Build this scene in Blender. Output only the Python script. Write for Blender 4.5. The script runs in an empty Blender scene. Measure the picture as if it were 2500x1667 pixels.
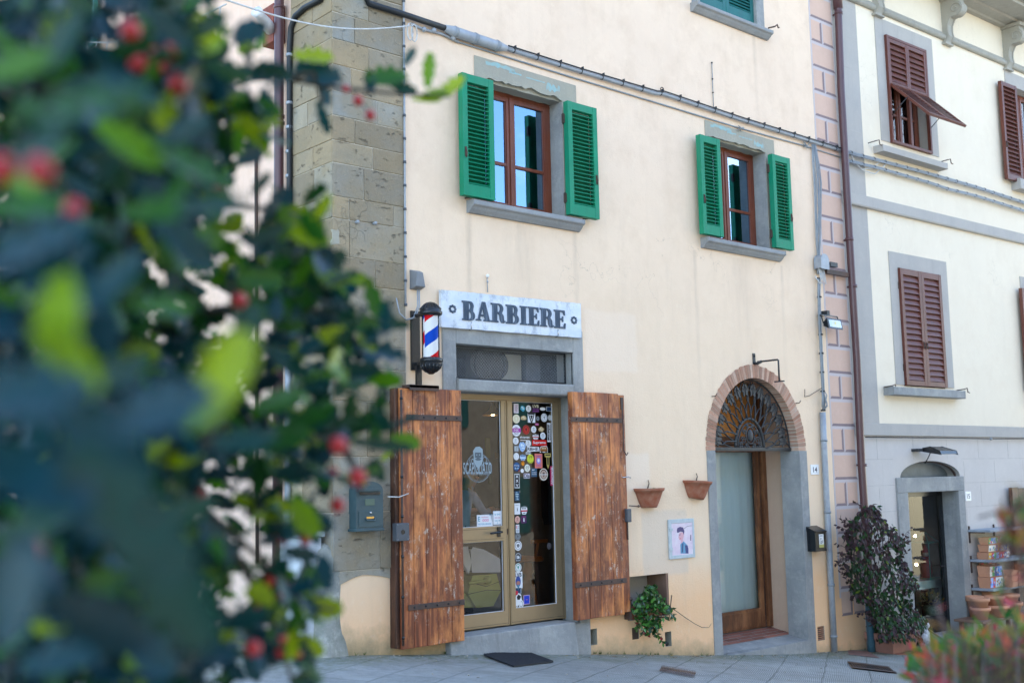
import bpy, math, random
from mathutils import Vector, Matrix, noise
random.seed(7)
R_ = math.radians
# ---------------------------------------------------------------- camera solve (metres, wall plane y=0)
F_, CX, CY = 2800.0, 1250.0, 833.5
CZ = Vector((-465, 23260, -2800)).normalized()
CXv = Vector((3231, -272, -2800)); CXv = (CXv - CZ * CXv.dot(CZ)).normalized()
CYv = CZ.cross(CXv)
CAM = Vector((-6.952993737805857, -8.731708578518612, 1.423698616954786))
def ray(px, py):
    c = Vector((px - CX, -(py - CY), -F_))
    return Vector((c.dot(CXv), c.dot(CYv), c.dot(CZ)))
D = lambda x, y: (x * 1.063, y * 1.063)
def ZC(ox, oy, s): return lambda x, y: (ox + x / s, oy + y / s)
A1 = ZC(0, 0, 1.844); A2 = ZC(0, 800, 1.809); A3 = ZC(900, 0, 2.5286); A4 = ZC(920, 640, 2.8); A5 = ZC(920, 1100, 2.7647)
A6 = ZC(1080, 930, 4.2375); A7 = ZC(1080, 1250, 5.228)
B1 = ZC(1500, 0, 2.24); B2 = ZC(1950, 0, 2.8); B3 = ZC(1950, 500, 2.6127); B4 = ZC(1500, 800, 3.9196)
B5 = ZC(1500, 1150, 3.032); B6 = ZC(2000, 1050, 2.542); B7 = ZC(2300, 1150, 3.485)

class Plane:
    """facade frame: u along the wall, n out of the wall, z up"""
    def __init__(s, ox, oy, ang):
        s.o = Vector((ox, oy, 0)); s.a = ang
        s.du = Vector((math.cos(ang), math.sin(ang), 0)); s.dn = Vector((math.sin(ang), -math.cos(ang), 0))
    def w(s, u, n, z): return s.o + s.du * u + s.dn * n + Vector((0, 0, z))
    def h(s, p, n=0.0):
        r = ray(*p); t = ((s.o - CAM).dot(s.dn) + n) / r.dot(s.dn); P = CAM + r * t
        return (P - s.o).dot(s.du), P.z
P0 = Plane(0, 0, 0)
_r = ray(4700, 1105 - .02 * 219); AQ = math.atan2(_r.y, _r.x)
Q0 = Plane(6.85, 0, AQ)
XC = -1.445
L0 = Plane(XC, 0, -math.pi / 2)

GP = [(-30, 1.2), (-8, .18), (-3, .02), (-1.16, -.085), (0, -.2), (1.52, -.371), (3.68, -.636), (5.75, -.83), (8.04, -.985), (12, -1.26), (30, -2.6)]
def gz(x, y):
    for (a, b), (c, d) in zip(GP, GP[1:]):
        if x <= c or c == 30:
            z = b + (d - b) * (x - a) / (c - a); break
    if x < XC and y > 0: z -= .03 * y
    elif y < 0: z += .018 * max(y, -20)
    return z
def ground_hit(p):
    r = ray(*p); t = 1e-3
    lo, hi = 1 / F_, 60 / F_
    for _ in range(50):
        m = (lo + hi) / 2; P = CAM + r * m
        if P.z > gz(P.x, P.y): lo = m
        else: hi = m
    return CAM + r * lo
def at(px, py, d):
    return CAM + ray(px, py).normalized() * d

# ---------------------------------------------------------------- node helpers
def new_mat(name):
    m = bpy.data.materials.new(name); m.use_nodes = True
    nt = m.node_tree; nt.nodes.clear()
    return m, nt
class NT:
    def __init__(s, nt): s.nt = nt
    def n(s, t, **kw):
        nd = s.nt.nodes.new(t)
        for k, v in kw.items():
            if k.startswith('_'): setattr(nd, k[1:], v)
            else:
                key = int(k[1:]) if k[0] == 'i' and k[1:].isdigit() else k.replace('__', ' ')
                s.set(nd.inputs[key], v)
        return nd
    def set(s, sock, v):
        if hasattr(v, 'links'): s.nt.links.new(v, sock)
        elif hasattr(v, 'outputs'): s.nt.links.new(v.outputs[0], sock)
        else:
            if isinstance(v, (tuple, list)) and len(v) == 3 and sock.type == 'RGBA': v = (*v, 1)
            sock.default_value = v
    def pos(s, scale=(1, 1, 1), kind='pos', rot=(0, 0, 0)):
        if kind == 'pos': o = s.n('ShaderNodeNewGeometry').outputs['Position']
        else: o = s.n('ShaderNodeTexCoord').outputs['Object']
        m = s.n('ShaderNodeMapping', Vector=o); m.inputs['Scale'].default_value = scale; m.inputs['Rotation'].default_value = rot
        return m.outputs[0]
    def noise(s, vec, scale, detail=4, rough=.55):
        return s.n('ShaderNodeTexNoise', Vector=vec, Scale=scale, Detail=detail, Roughness=rough).outputs['Fac']
    def ramp(s, fac, a, b):
        r = s.n('ShaderNodeMapRange', Value=fac); r.inputs['From Min'].default_value = a; r.inputs['From Max'].default_value = b
        return r.outputs[0]
    def mix(s, fac, a, b, mode='MIX'):
        m = s.nt.nodes.new('ShaderNodeMix'); m.data_type = 'RGBA'; m.blend_type = mode; m.clamp_factor = True
        s.set(m.inputs[0], fac); s.set(m.inputs[6], a); s.set(m.inputs[7], b)
        return m.outputs[2]
    def math(s, op, a, b=0.0, c=None):
        m = s.nt.nodes.new('ShaderNodeMath'); m.operation = op
        s.set(m.inputs[0], a); s.set(m.inputs[1], b)
        if c is not None: s.set(m.inputs[2], c)
        return m.outputs[0]
    def sepz(s, vec): return s.n('ShaderNodeSeparateXYZ', Vector=vec).outputs
    def attr(s, name='rnd'): return s.n('ShaderNodeAttribute', _attribute_name=name).outputs['Fac']
    def out(s, col, rough=.8, h=None, hs=.3, hd=.01, metal=0.0, spec=.3, **kw):
        p = s.n('ShaderNodeBsdfPrincipled'); s.set(p.inputs['Base Color'], col); s.set(p.inputs['Roughness'], rough)
        p.inputs['Metallic'].default_value = metal; p.inputs['Specular IOR Level'].default_value = spec
        for k, v in kw.items(): s.set(p.inputs[k.replace('__', ' ')], v)
        if h is not None:
            b = s.n('ShaderNodeBump', Strength=hs, Distance=hd, Height=h); s.nt.links.new(b.outputs[0], p.inputs['Normal'])
        s.nt.links.new(p.outputs[0], s.n('ShaderNodeOutputMaterial').inputs[0])
        return p
MATS = {}
def simple(name, c, rough=.6, c2=None, vs=8, bump=.15, bs=60, metal=0, rnd=0, dist=.004, kind='obj', stretch=(1, 1, 1), spec=.5):
    if name in MATS: return MATS[name]
    m, nt = new_mat(name); k = NT(nt)
    v = k.pos(stretch, kind)
    col = c
    if c2 is None: c2 = tuple(x * .75 for x in c)
    col = k.mix(k.ramp(k.noise(v, vs, 5), .35, .7), c, c2)
    if rnd:
        a = k.attr(); col = k.mix(k.ramp(a, 0, 1), col, tuple(x * (1 - rnd) for x in c))
    k.out(col, k.ramp(k.noise(v, vs * 3), 0, 1) if False else rough, k.noise(v, bs, 4), bump, dist, metal, spec)
    MATS[name] = m
    return m

def plaster_mat(name, c, c2, c3, low=None, low_h=.5, moss=True, streak=.35, bump=.35, warm=None, stains=(), patches=()):
    m, nt = new_mat(name); k = NT(nt); v = k.pos()
    x, y, z = k.sepz(v)[0:3]
    col = k.mix(k.ramp(k.noise(v, .8, 5, .6), .35, .68), c, c2)
    col = k.mix(k.math('MULTIPLY', k.ramp(k.noise(v, 2.6, 6, .7), .47, .7), .8), col, c3)
    hg = k.math('ADD', z, k.math('MULTIPLY', x, .125))          # height over the sloping street
    if warm:
        col = k.mix(k.math('MULTIPLY', k.ramp(k.math('ADD', z, k.math('MULTIPLY', k.noise(v, .5, 4), 2.5)), 7.0, 2.2), .85), col, warm)
    if low:
        e = k.math('ADD', z, k.math('MULTIPLY', k.noise(v, .9, 3), .9))
        col = k.mix(k.ramp(e, low_h + .75, low_h + .05), col, low)
    st = k.noise(k.pos((2.2, 2.2, .3)), 1.6, 7, .75)
    col = k.mix(k.math('MULTIPLY', k.ramp(st, .52, .8), streak), col, tuple(q * .66 for q in c3))
    col = k.mix(k.math('MULTIPLY', k.ramp(k.noise(v, 9, 5, .7), .55, .8), .35), col, tuple(min(q * 1.15, .9) for q in c))
    # fine pitting and cracks
    vo = k.n('ShaderNodeTexVoronoi', Vector=k.n('ShaderNodeVectorMath', _operation='ADD', i0=v, i1=k.n('ShaderNodeTexNoise', Vector=v, Scale=3.0, Detail=5.0).outputs['Color']).outputs[0], Scale=.9)
    vo.feature = 'DISTANCE_TO_EDGE'
    crack = k.math('MULTIPLY', k.ramp(vo.outputs[0], .004, 0), k.ramp(k.noise(v, .7, 2), .56, .62))
    col = k.mix(k.math('MULTIPLY', crack, .45), col, tuple(q * .45 for q in c3))
    pit = k.ramp(k.noise(v, 38, 3, .6), .70, .76)
    col = k.mix(k.math('MULTIPLY', pit, .35), col, tuple(q * .55 for q in c3))
    for (sx, sz, wd, am) in stains:
        dx = k.math('ABSOLUTE', k.math('SUBTRACT', k.math('ADD', x, k.math('MULTIPLY', k.noise(v, 2.5, 3), .05)), sx + .025))
        mk = k.math('MULTIPLY', k.ramp(dx, wd, wd * .2), k.math('MULTIPLY', k.ramp(z, sz + .02, sz - .0), k.ramp(z, sz - 1.9, sz - .1)))
        col = k.mix(k.math('MULTIPLY', mk, k.math('MULTIPLY', k.ramp(k.noise(k.pos((3, 3, .5)), 3, 5, .7), .3, .65), am)), col, tuple(q * .62 for q in c3))
    for (xa, xb, za, zb_, cc, am) in patches:
        wx = k.math('ADD', x, k.math('MULTIPLY', k.noise(v, 3, 4), .08)); wz = k.math('ADD', z, k.math('MULTIPLY', k.noise(v, 3.3, 4), .08))
        mk = k.math('MULTIPLY', k.math('MULTIPLY', k.ramp(wx, xa, xa + .04), k.ramp(wx, xb, xb - .04)), k.math('MULTIPLY', k.ramp(wz, za, za + .04), k.ramp(wz, zb_, zb_ - .04)))
        col = k.mix(k.math('MULTIPLY', mk, am), col, cc)
    if moss:
        e = k.math('ADD', hg, k.math('MULTIPLY', k.noise(v, 5, 5, .7), .35))
        col = k.mix(k.math('MULTIPLY', k.ramp(e, .20, -.05), .8), col, (.20, .19, .11))
    hgt = k.math('ADD', k.math('MULTIPLY', k.noise(v, 3.5, 5), 2.0), k.noise(v, 45, 4, .6))
    hgt = k.math('SUBTRACT', hgt, k.math('MULTIPLY', crack, .8))
    k.out(col, .92, hgt, bump, .012, spec=.2)
    return m
M = {}
M['plaster'] = plaster_mat('cream_plaster', (.84, .65, .485), (.775, .595, .445), (.72, .54, .39), low=(.88, .55, .31), low_h=.4, streak=.2, stains=((.14, 4.07, .05, .5), (1.62, 4.07, .05, .4), (3.62, 4.1, .05, .45), (5.35, 4.1, .05, .35), (5.0, 7.2, .06, .4), (.8, 4.07, .25, .25), (4.5, 4.1, .3, .25)), patches=((2.55, 3.35, .35, 1.1, (.66, .56, .46), .5), (2.2, 2.75, 1.3, 1.75, (.86, .72, .58), .5), (1.75, 2.6, 2.6, 3.3, (.86, .70, .56), .35), (-.6, -.25, 2.4, 3.1, (.84, .56, .34), .6)), warm=(.86, .655, .45))
M['plaster_left'] = plaster_mat('pinkish_plaster', (.78, .57, .45), (.73, .53, .42), (.66, .46, .33), streak=.5)
M['cream'] = plaster_mat('smooth_cream_paint', (.80, .70, .55), (.775, .68, .535), (.75, .645, .50), moss=False, streak=.12, bump=.12)
M['plinth_peach'] = plaster_mat('peach_plinth', (.74, .52, .33), (.68, .46, .29), (.62, .45, .31), streak=.4)

def stone_mat(name, c, c2, c3, streak=.3, bs=25, bump=.5, rnd=.0, scale=1.0, chips=False, pits=False):
    m, nt = new_mat(name); k = NT(nt); v = k.pos()
    col = k.mix(k.ramp(k.noise(v, 2.2 * scale, 6, .65), .35, .68), c, c2)
    if rnd:
        a = k.attr()
        col = k.mix(k.ramp(a, 0, 1), col, k.mix(k.ramp(k.noise(v, 3 * scale, 4), .3, .7), c3, c2))
        col = k.mix(k.ramp(k.math('FRACT', k.math('MULTIPLY', a, 7.3)), 0, 1), col, k.mix(.75, col, tuple(q * .48 for q in c)))
    else:
        col = k.mix(k.math('MULTIPLY', k.ramp(k.noise(v, 6 * scale, 6, .75), .5, .75), .7), col, c3)
    st = k.noise(k.pos((6, 6, .5)), 1.3, 5, .7)
    col = k.mix(k.math('MULTIPLY', k.ramp(st, .55, .8), streak), col, tuple(q * .4 for q in c))
    sp = k.ramp(k.noise(v, 55 * scale, 3, .7), .6, .8)
    col = k.mix(k.math('MULTIPLY', sp, .4), col, tuple(min(q * 1.7, .8) for q in c))
    if chips:
        col = k.mix(k.math('MULTIPLY', k.ramp(k.noise(v, 4, 7, .8), .6, .66), .5), col, (.42, .4, .34))
    hh = k.math('ADD', k.noise(v, bs, 6, .7), k.math('MULTIPLY', k.noise(v, 5, 3), 1.5))
    if pits:      # flaked layers and open cracks of old sandstone
        fl = k.n('ShaderNodeTexVoronoi', Vector=k.n('ShaderNodeVectorMath', _operation='ADD', i0=v, i1=k.n('ShaderNodeTexNoise', Vector=v, Scale=2.6, Detail=6.0).outputs['Color']).outputs[0], Scale=2.2); fl.feature = 'DISTANCE_TO_EDGE'
        ck = k.math('MULTIPLY', k.ramp(fl.outputs[0], .016, 0), k.ramp(k.noise(v, 1.1, 3), .54, .6))
        pt = k.ramp(k.noise(k.pos((1, 1, 2.2)), 7, 7, .75), .60, .66)
        col = k.mix(k.math('MULTIPLY', ck, .15), col, (.10, .09, .07)); col = k.mix(k.math('MULTIPLY', pt, .28), col, (.17, .15, .11))
        hh = k.math('SUBTRACT', hh, k.math('ADD', k.math('MULTIPLY', ck, .4), k.math('MULTIPLY', pt, .8)))
    k.out(col, .9, hh, bump, .012, spec=.25)
    return m
M['quoin'] = stone_mat('sandstone_blocks', (.44, .335, .20), (.30, .255, .175), (.31, .345, .345), rnd=1, bump=1, streak=.35, pits=True)
M['mortar'] = simple('pale_mortar', (.56, .50, .40), .95, bs=40, kind='pos')
M['pietra'] = stone_mat('grey_sandstone', (.34, .34, .325), (.23, .24, .24), (.45, .44, .41), streak=.55)
M['pietra_sill'] = stone_mat('grey_sill_stone', (.31, .32, .325), (.25, .26, .265), (.36, .36, .345), streak=.35)
M['lintel'] = stone_mat('buff_grey_stone', (.37, .35, .28), (.33, .315, .26), (.40, .37, .28), streak=.15)
M['greypaint'] = stone_mat('grey_facade_paint', (.43, .405, .37), (.39, .37, .345), (.46, .43, .39), streak=.25, bump=.15)
M['greywall'] = stone_mat('pale_grey_wall_paint', (.57, .53, .49), (.54, .50, .465), (.60, .555, .515), streak=.22, bump=.12)
M['bollard'] = stone_mat('weathered_bollard_stone', (.36, .36, .33), (.17, .19, .15), (.60, .59, .54), streak=.6, bump=1, chips=True)
M['brick'] = stone_mat('arch_brick', (.50, .25, .16), (.54, .33, .23), (.60, .46, .36), rnd=1, streak=.1, scale=3)
M['cornice'] = stone_mat('cornice_stone', (.37, .35, .30), (.33, .315, .27), (.42, .39, .33), streak=.3, bump=.3)

def paint_wood(name, c, c2, rough=.45, stretch=(1, 1, .12)):
    m, nt = new_mat(name); k = NT(nt); v = k.pos(); vs = k.pos(stretch, 'pos')
    col = k.mix(k.ramp(k.noise(vs, 14, 5, .6), .35, .7), c, c2)
    col = k.mix(k.math('MULTIPLY', k.ramp(k.noise(v, 3.0, 4, .6), .5, .75), .5), col, tuple(q * 1.35 for q in c))
    col = k.mix(k.math('MULTIPLY', k.ramp(k.noise(v, 1.6, 6, .7), .42, .7), .45), col, tuple(q * .8 + .05 for q in c))
    col = k.mix(k.ramp(k.noise(v, 26, 6, .8), .64, .67), col, (.16, .15, .12))
    k.out(col, k.ramp(k.noise(v, 6, 4), -.5, 1.6) if False else rough, k.noise(vs, 60, 4), .25, .003)
    return m
M['green'] = paint_wood('green_shutter_paint', (.0, .225, .115), (.0, .19, .095), rough=.6)
M['teal'] = paint_wood('teal_shutter_paint', (.006, .13, .12), (.004, .10, .10))
M['maroon'] = paint_wood('maroon_shutter_paint', (.14, .042, .026), (.105, .032, .022))
M['winframe'] = paint_wood('reddish_window_wood', (.20, .055, .025), (.13, .035, .02), rough=.35)

def plank_mat(name, dark=(.12, .032, .014), mid=(.38, .105, .038), hi=(.80, .30, .085), scr=1.0):
    m, nt = new_mat(name); k = NT(nt); v = k.pos((1, 1, 1), 'obj')
    a = k.attr()
    off = k.n('ShaderNodeCombineXYZ', X=k.math('MULTIPLY', a, 7.0), Y=0.0, Z=k.math('MULTIPLY', a, 13.0)).outputs[0]
    va = k.n('ShaderNodeVectorMath', _operation='ADD', i0=k.pos((1, 1, .07), 'obj'), i1=off).outputs[0]
    g1 = k.noise(va, 26, 7, .65)
    wv = k.n('ShaderNodeTexWave', Vector=va, Scale=5.0, Distortion=14.0, Detail=5.0, Detail__Scale=1.6); wv.bands_direction = 'X'
    g = k.math('ADD', k.math('MULTIPLY', g1, .84), k.math('MULTIPLY', wv.outputs['Fac'], .16))
    col = k.mix(k.ramp(g, .33, .66), dark, mid)
    col = k.mix(k.ramp(g, .55, .8), col, hi)
    col = k.mix(k.math('MULTIPLY', k.ramp(k.noise(k.n('ShaderNodeVectorMath', _operation='ADD', i0=k.pos((1, 1, .45), 'obj'), i1=off).outputs[0], 3.5, 5, .6), .42, .62), .8), col, tuple(q * .9 for q in dark))
    col = k.mix(k.math('MULTIPLY', k.ramp(a, 0, 1), .3), col, tuple(q * .6 for q in mid))
    # chipped light patches
    vv = k.pos((1.6, 1.6, .8), 'obj')
    col = k.mix(k.math('MULTIPLY', k.ramp(k.noise(k.pos((1, 1, .35), 'obj'), 4.5, 6, .7), .48, .66), .6), col, tuple(min(1, q * 1.15) for q in hi))
    chip = k.math('MULTIPLY', k.ramp(k.noise(vv, 14, 8, .85), .57, .59), k.ramp(k.noise(v, 2.3, 3), .47, .56))
    col = k.mix(k.math('MULTIPLY', chip, .85 * scr), col, (.55, .45, .36))
    # thin scratches along the grain
    sc = k.ramp(k.noise(k.pos((1, 1, .06), 'obj'), 90, 2, .5), .73, .76)
    col = k.mix(k.math('MULTIPLY', sc, .5 * scr), col, (.5, .34, .22))
    k.out(col, k.ramp(g, -.6, 1.5), g, .35, .004, spec=.45)
    return m
M['plank'] = plank_mat('weathered_orange_brown_planks')
M['plankdark'] = plank_mat('dark_old_planks', (.03, .014, .01), (.09, .035, .02), (.16, .07, .035), .4)
M['doorwood'] = plank_mat('brown_door_wood', (.09, .032, .012), (.20, .075, .028), (.34, .15, .06), .0)
M['chairwood'] = simple('chair_wood', (.62, .22, .06), .35, (.45, .14, .04), stretch=(1, 1, .3))
M['iron'] = simple('black_iron', (.018, .022, .027), .55, (.035, .035, .035), bump=.4, bs=40)
M['rustiron'] = simple('dark_rusty_iron', (.05, .035, .03), .7, (.10, .05, .03), bump=.5, bs=50)
M['black'] = simple('black_gloss', (.012, .014, .017), .25, bump=.05)
M['rubber'] = simple('black_rubber', (.012, .014, .018), .8)
M['alu'] = simple('bronze_gold_aluminium', (.36, .26, .145), .42, (.33, .24, .135), bump=.04, metal=.35)
M['aludark'] = simple('bronze_groove', (.10, .075, .045), .6)
M['whiteseal'] = simple('white_seal', (.72, .74, .78), .6)
M['greyplastic'] = simple('grey_plastic', (.19, .20, .21), .55, (.16, .17, .18))
M['darkgreyplastic'] = simple('dark_grey_plastic', (.075, .085, .10), .5)
M['galv'] = simple('galvanised_grey', (.34, .37, .40), .5, (.26, .28, .31), vs=12, metal=.1)
M['cable'] = simple('grey_cable', (.26, .29, .31), .6, (.20, .22, .24))
M['blackcable'] = simple('black_cable', (.012, .016, .02), .55)
M['whitecable'] = simple('white_cable', (.62, .62, .6), .6)
M['pipe'] = simple('mauve_brown_downpipe', (.095, .042, .044), .35, (.08, .035, .038), vs=3)
M['whitepaint'] = simple('white_enamel', (.78, .79, .80), .35, (.72, .73, .74))
M['chrome'] = simple('steel', (.55, .56, .58), .25, metal=1)
M['terracotta'] = simple('terracotta', (.33, .095, .045), .9, (.42, .22, .14), vs=13, rnd=.3, bump=.4, bs=50)
M['terracotta_light'] = simple('pale_terracotta', (.68, .33, .19), .85, (.60, .27, .15), vs=12, rnd=.25, bump=.3, bs=50)
M['terracotta_tile'] = simple('terracotta_floor_tile', (.40, .155, .10), .7, (.28, .12, .09), vs=9, rnd=.5, kind='pos')
M['soil'] = simple('soil', (.04, .025, .015), 1)
M['darkroom'] = simple('unlit_interior_tone', (.035, .04, .042), .9)  # near-black colour stands in for the darkness inside rooms and vents
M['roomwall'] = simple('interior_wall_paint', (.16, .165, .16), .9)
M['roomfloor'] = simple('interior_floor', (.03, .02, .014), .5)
M['rooftile'] = simple('roof_tiles', (.30, .13, .075), .9, (.2, .1, .07), kind='pos')
M['olive'] = simple('olive_green_plastic', (.50, .52, .14), .45, (.46, .48, .12))
M['curtain'] = simple('blue_grey_curtain', (.50, .60, .60), .95, (.46, .57, .57), stretch=(6, 6, .3), vs=3)
M['soap'] = simple('cream_plastic', (.6, .58, .5), .4)
M['skin'] = simple('skin', (.55, .32, .24), .6, (.5, .28, .2))
M['blond'] = simple('fair_hair', (.42, .28, .12), .7, stretch=(3, 3, .5), vs=20)
M['shirt'] = simple('pale_blue_shirt', (.45, .52, .68), .9)
M['trouser'] = simple('dark_trousers', (.03, .035, .05), .9)
M['brass'] = simple('brass', (.75, .45, .12), .3, metal=.8)
M['bluemesh'] = simple('blue_green_sleeve', (.03, .10, .13), .6, (.02, .06, .09), vs=50, bump=1, bs=70)
M['turq'] = simple('turquoise_paint', (.40, .62, .60), .55)
M['shelfstone'] = stone_mat('grey_shelf_stone', (.34, .37, .40), (.27, .30, .34), (.40, .42, .42), streak=.2)
M['benchwood'] = simple('weathered_bench_wood', (.26, .15, .10), .85, (.18, .11, .08), stretch=(1, 1, .3))
M['statue'] = simple('white_grey_stone', (.62, .63, .64), .85, (.33, .34, .36), vs=22, bump=.7, bs=40)
M['statuebase'] = simple('dark_speckled_base', (.10, .11, .12), .8, (.45, .46, .46), vs=45, bump=1, bs=60)

def glass_mat(name, tint=(1, 1, 1), boost=.06, ior=1.55, rough=0.0, gc=(.95, .97, 1)):
    m, nt = new_mat(name); k = NT(nt)
    fr = k.n('ShaderNodeFresnel', IOR=ior)
    fac = k.math('MULTIPLY_ADD', fr.outputs[0], 1.6, boost)
    g = k.n('ShaderNodeBsdfGlossy', Color=(*gc, 1), Roughness=rough)
    t = k.n('ShaderNodeBsdfTransparent', Color=(*tint, 1))
    mx = k.n('ShaderNodeMixShader', i0=fac, i1=t.outputs[0], i2=g.outputs[0])
    nt.links.new(mx.outputs[0], k.n('ShaderNodeOutputMaterial').inputs[0])
    return m
M['glass'] = glass_mat('door_glass', (.96, .97, .97), -.01, 1.42)
M['winglass'] = glass_mat('window_glass', (.55, .58, .62), .24, 1.9, gc=(.50, .74, 1))  # blue of the reflected sky is put into the gloss tint
M['fog'] = simple('frosted_panel', (.40, .47, .47), .6)

def emis(name, c, s):
    m, nt = new_mat(name); k = NT(nt)
    e = k.n('ShaderNodeEmission', Color=(*c, 1), Strength=s)
    nt.links.new(e.outputs[0], k.n('ShaderNodeOutputMaterial').inputs[0]); return m
M['bulb'] = emis('lit_bulb', (1, .72, .4), 9)

def flat(c, rough=.5):
    nm = 'paint_%d_%d_%d' % tuple(int(q * 255) for q in c)
    if nm not in MATS:
        m, nt = new_mat(nm); NT(nt).out(c, rough); MATS[nm] = m
    return MATS[nm]

# ---------------------------------------------------------------- mesh builder
class MB:
    def __init__(s, pl=None):
        s.v = []; s.f = []; s.m = []; s.r = []; s.sm = []; s.pl = pl; s.mats = []; s.cr = None
    def T(s, p): return s.pl.w(*p) if s.pl else Vector(p)
    def mi(s, m):
        if m not in s.mats: s.mats.append(m)
        return s.mats.index(m)
    def add(s, verts, faces, m, rnd=None, smooth=False, world=False):
        b = len(s.v); s.v += [Vector(p) if world else s.T(p) for p in verts]
        i = s.mi(m); r = random.random() if rnd is None else rnd
        for f in faces:
            s.f.append([b + q for q in f]); s.m.append(i); s.r.append(r); s.sm.append(smooth)
        return s
    def box(s, u0, u1, n0, n1, z0, z1, m, rnd=None):
        if u0 > u1: u0, u1 = u1, u0
        if n0 > n1: n0, n1 = n1, n0
        if z0 > z1: z0, z1 = z1, z0
        v = [(u, n, z) for z in (z0, z1) for n in (n0, n1) for u in (u0, u1)]
        return s.add(v, [(0, 1, 3, 2), (4, 6, 7, 5), (0, 4, 5, 1), (2, 3, 7, 6), (0, 2, 6, 4), (1, 5, 7, 3)], m, rnd)
    def quad(s, pts, m, rnd=None): return s.add(pts, [tuple(range(len(pts)))], m, rnd)
    def prism(s, poly, n0, n1, m, rnd=None, smooth=False):
        k = len(poly); v = [(u, n0, z) for u, z in poly] + [(u, n1, z) for u, z in poly]
        s.add(v, [tuple(range(k)), tuple(range(2 * k - 1, k - 1, -1))] + [(i, (i + 1) % k, k + (i + 1) % k, k + i) for i in range(k)], m, rnd, smooth)
        return s
    def prof(s, pr, u0, u1, m, rnd=None):      # (n,z) profile swept along u
        k = len(pr); v = [(u0, n, z) for n, z in pr] + [(u1, n, z) for n, z in pr]
        return s.add(v, [tuple(range(k)), tuple(range(2 * k - 1, k - 1, -1))] + [(i, (i + 1) % k, k + (i + 1) % k, k + i) for i in range(k)], m, rnd)
    def tube(s, pts, r, m, seg=8, rnd=None, cap=True):
        P = [s.T(p) for p in pts]; rs = r if isinstance(r, (list, tuple)) else [r] * len(P)
        n = len(P); rings = []; up = None
        for i, p in enumerate(P):
            d = (P[min(i + 1, n - 1)] - P[max(i - 1, 0)]); d = d.normalized() if d.length > 1e-9 else Vector((0, 0, 1))
            if up is None:
                up = Vector((0, 0, 1)) if abs(d.z) < .9 else Vector((1, 0, 0))
            a = d.cross(up); a = a.normalized() if a.length > 1e-6 else d.orthogonal().normalized(); b = a.cross(d); up = b
            rings += [p + (a * math.cos(t) + b * math.sin(t)) * rs[i] for t in [2 * math.pi * j / seg for j in range(seg)]]
        f = [(i * seg + j, i * seg + (j + 1) % seg, (i + 1) * seg + (j + 1) % seg, (i + 1) * seg + j) for i in range(n - 1) for j in range(seg)]
        if cap: f += [tuple(range(seg - 1, -1, -1)), tuple(range((n - 1) * seg, n * seg))]
        return s.add(rings, f, m, rnd, True, world=True)
    def lathe(s, c, prof, m, seg=24, half=None, rnd=None, sq=None):   # prof: (r, z)
        C = s.T(c); v = []; full = half is None
        a0, a1 = (0, 2 * math.pi) if full else half
        ns = seg if full else seg + 1
        for r, z in prof:
            for j in range(ns):
                t = a0 + (a1 - a0) * j / seg; rr = r
                if sq: rr = r * (1 + sq * abs(math.cos(t * 8)))
                v.append(C + Vector((math.cos(t) * rr, math.sin(t) * rr, z)))
        f = []
        for i in range(len(prof) - 1):
            for j in range(seg):
                j2 = (j + 1) % ns
                f.append((i * ns + j, i * ns + j2, (i + 1) * ns + j2, (i + 1) * ns + j))
        return s.add(v, f, m, rnd, True, world=True)
    def ball(s, c, r, m, seg=10, sc=(1, 1, 1), rnd=None):
        C = s.T(c); v = []; rg = seg // 2 + 1
        for i in range(rg + 1):
            t = math.pi * i / rg
            for j in range(seg):
                p = 2 * math.pi * j / seg
                v.append(C + Vector((math.sin(t) * math.cos(p) * sc[0], math.sin(t) * math.sin(p) * sc[1], math.cos(t) * sc[2])) * r)
        f = [(i * seg + j, (i + 1) * seg + j, (i + 1) * seg + (j + 1) % seg, i * seg + (j + 1) % seg) for i in range(rg) for j in range(seg)]
        return s.add(v, f, m, rnd, True, world=True)
    def ext(s, o):
        b = len(s.v); s.v += o.v
        for f, m, r, sm in zip(o.f, o.m, o.r, o.sm):
            s.f.append([b + q for q in f]); s.m.append(s.mi(o.mats[m])); s.r.append(r); s.sm.append(sm)
        return s
    def build(s, name, parent=None, bevel=0, origin=None, **props):
        xs = [v.x for v in s.v]; ys = [v.y for v in s.v]; zs = [v.z for v in s.v]
        o = Vector(((min(xs) + max(xs)) / 2, (min(ys) + max(ys)) / 2, min(zs))) if origin is None else Vector(origin)
        me = bpy.data.meshes.new(name)
        me.from_pydata([v - o for v in s.v], [], s.f)
        for m in s.mats: me.materials.append(m)
        me.polygons.foreach_set('material_index', s.m); me.polygons.foreach_set('use_smooth', s.sm)
        at_ = me.attributes.new('rnd', 'FLOAT', 'FACE'); at_.data.foreach_set('value', s.r)
        me.update()
        ob = bpy.data.objects.new(name, me); bpy.context.scene.collection.objects.link(ob)
        ob.location = o
        if parent is not None:
            ob.parent = parent; pw = parent['_w'] if '_w' in parent else (0, 0, 0)
            ob.location = o - Vector(pw)
        ob['_w'] = tuple(o)
        if bevel:
            b = ob.modifiers.new('bevel', 'BEVEL'); b.width = bevel; b.segments = 2; b.limit_method = 'ANGLE'; b.angle_limit = R_(40)
            b.harden_normals = False
        for k_, v_ in props.items(): ob[k_] = v_
        return ob
def tag(o, label=None, cat=None, group=None, kind=None):
    if label: o['label'] = label
    if cat: o['category'] = cat
    if group: o['group'] = group
    if kind: o['kind'] = kind
    return o
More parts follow.
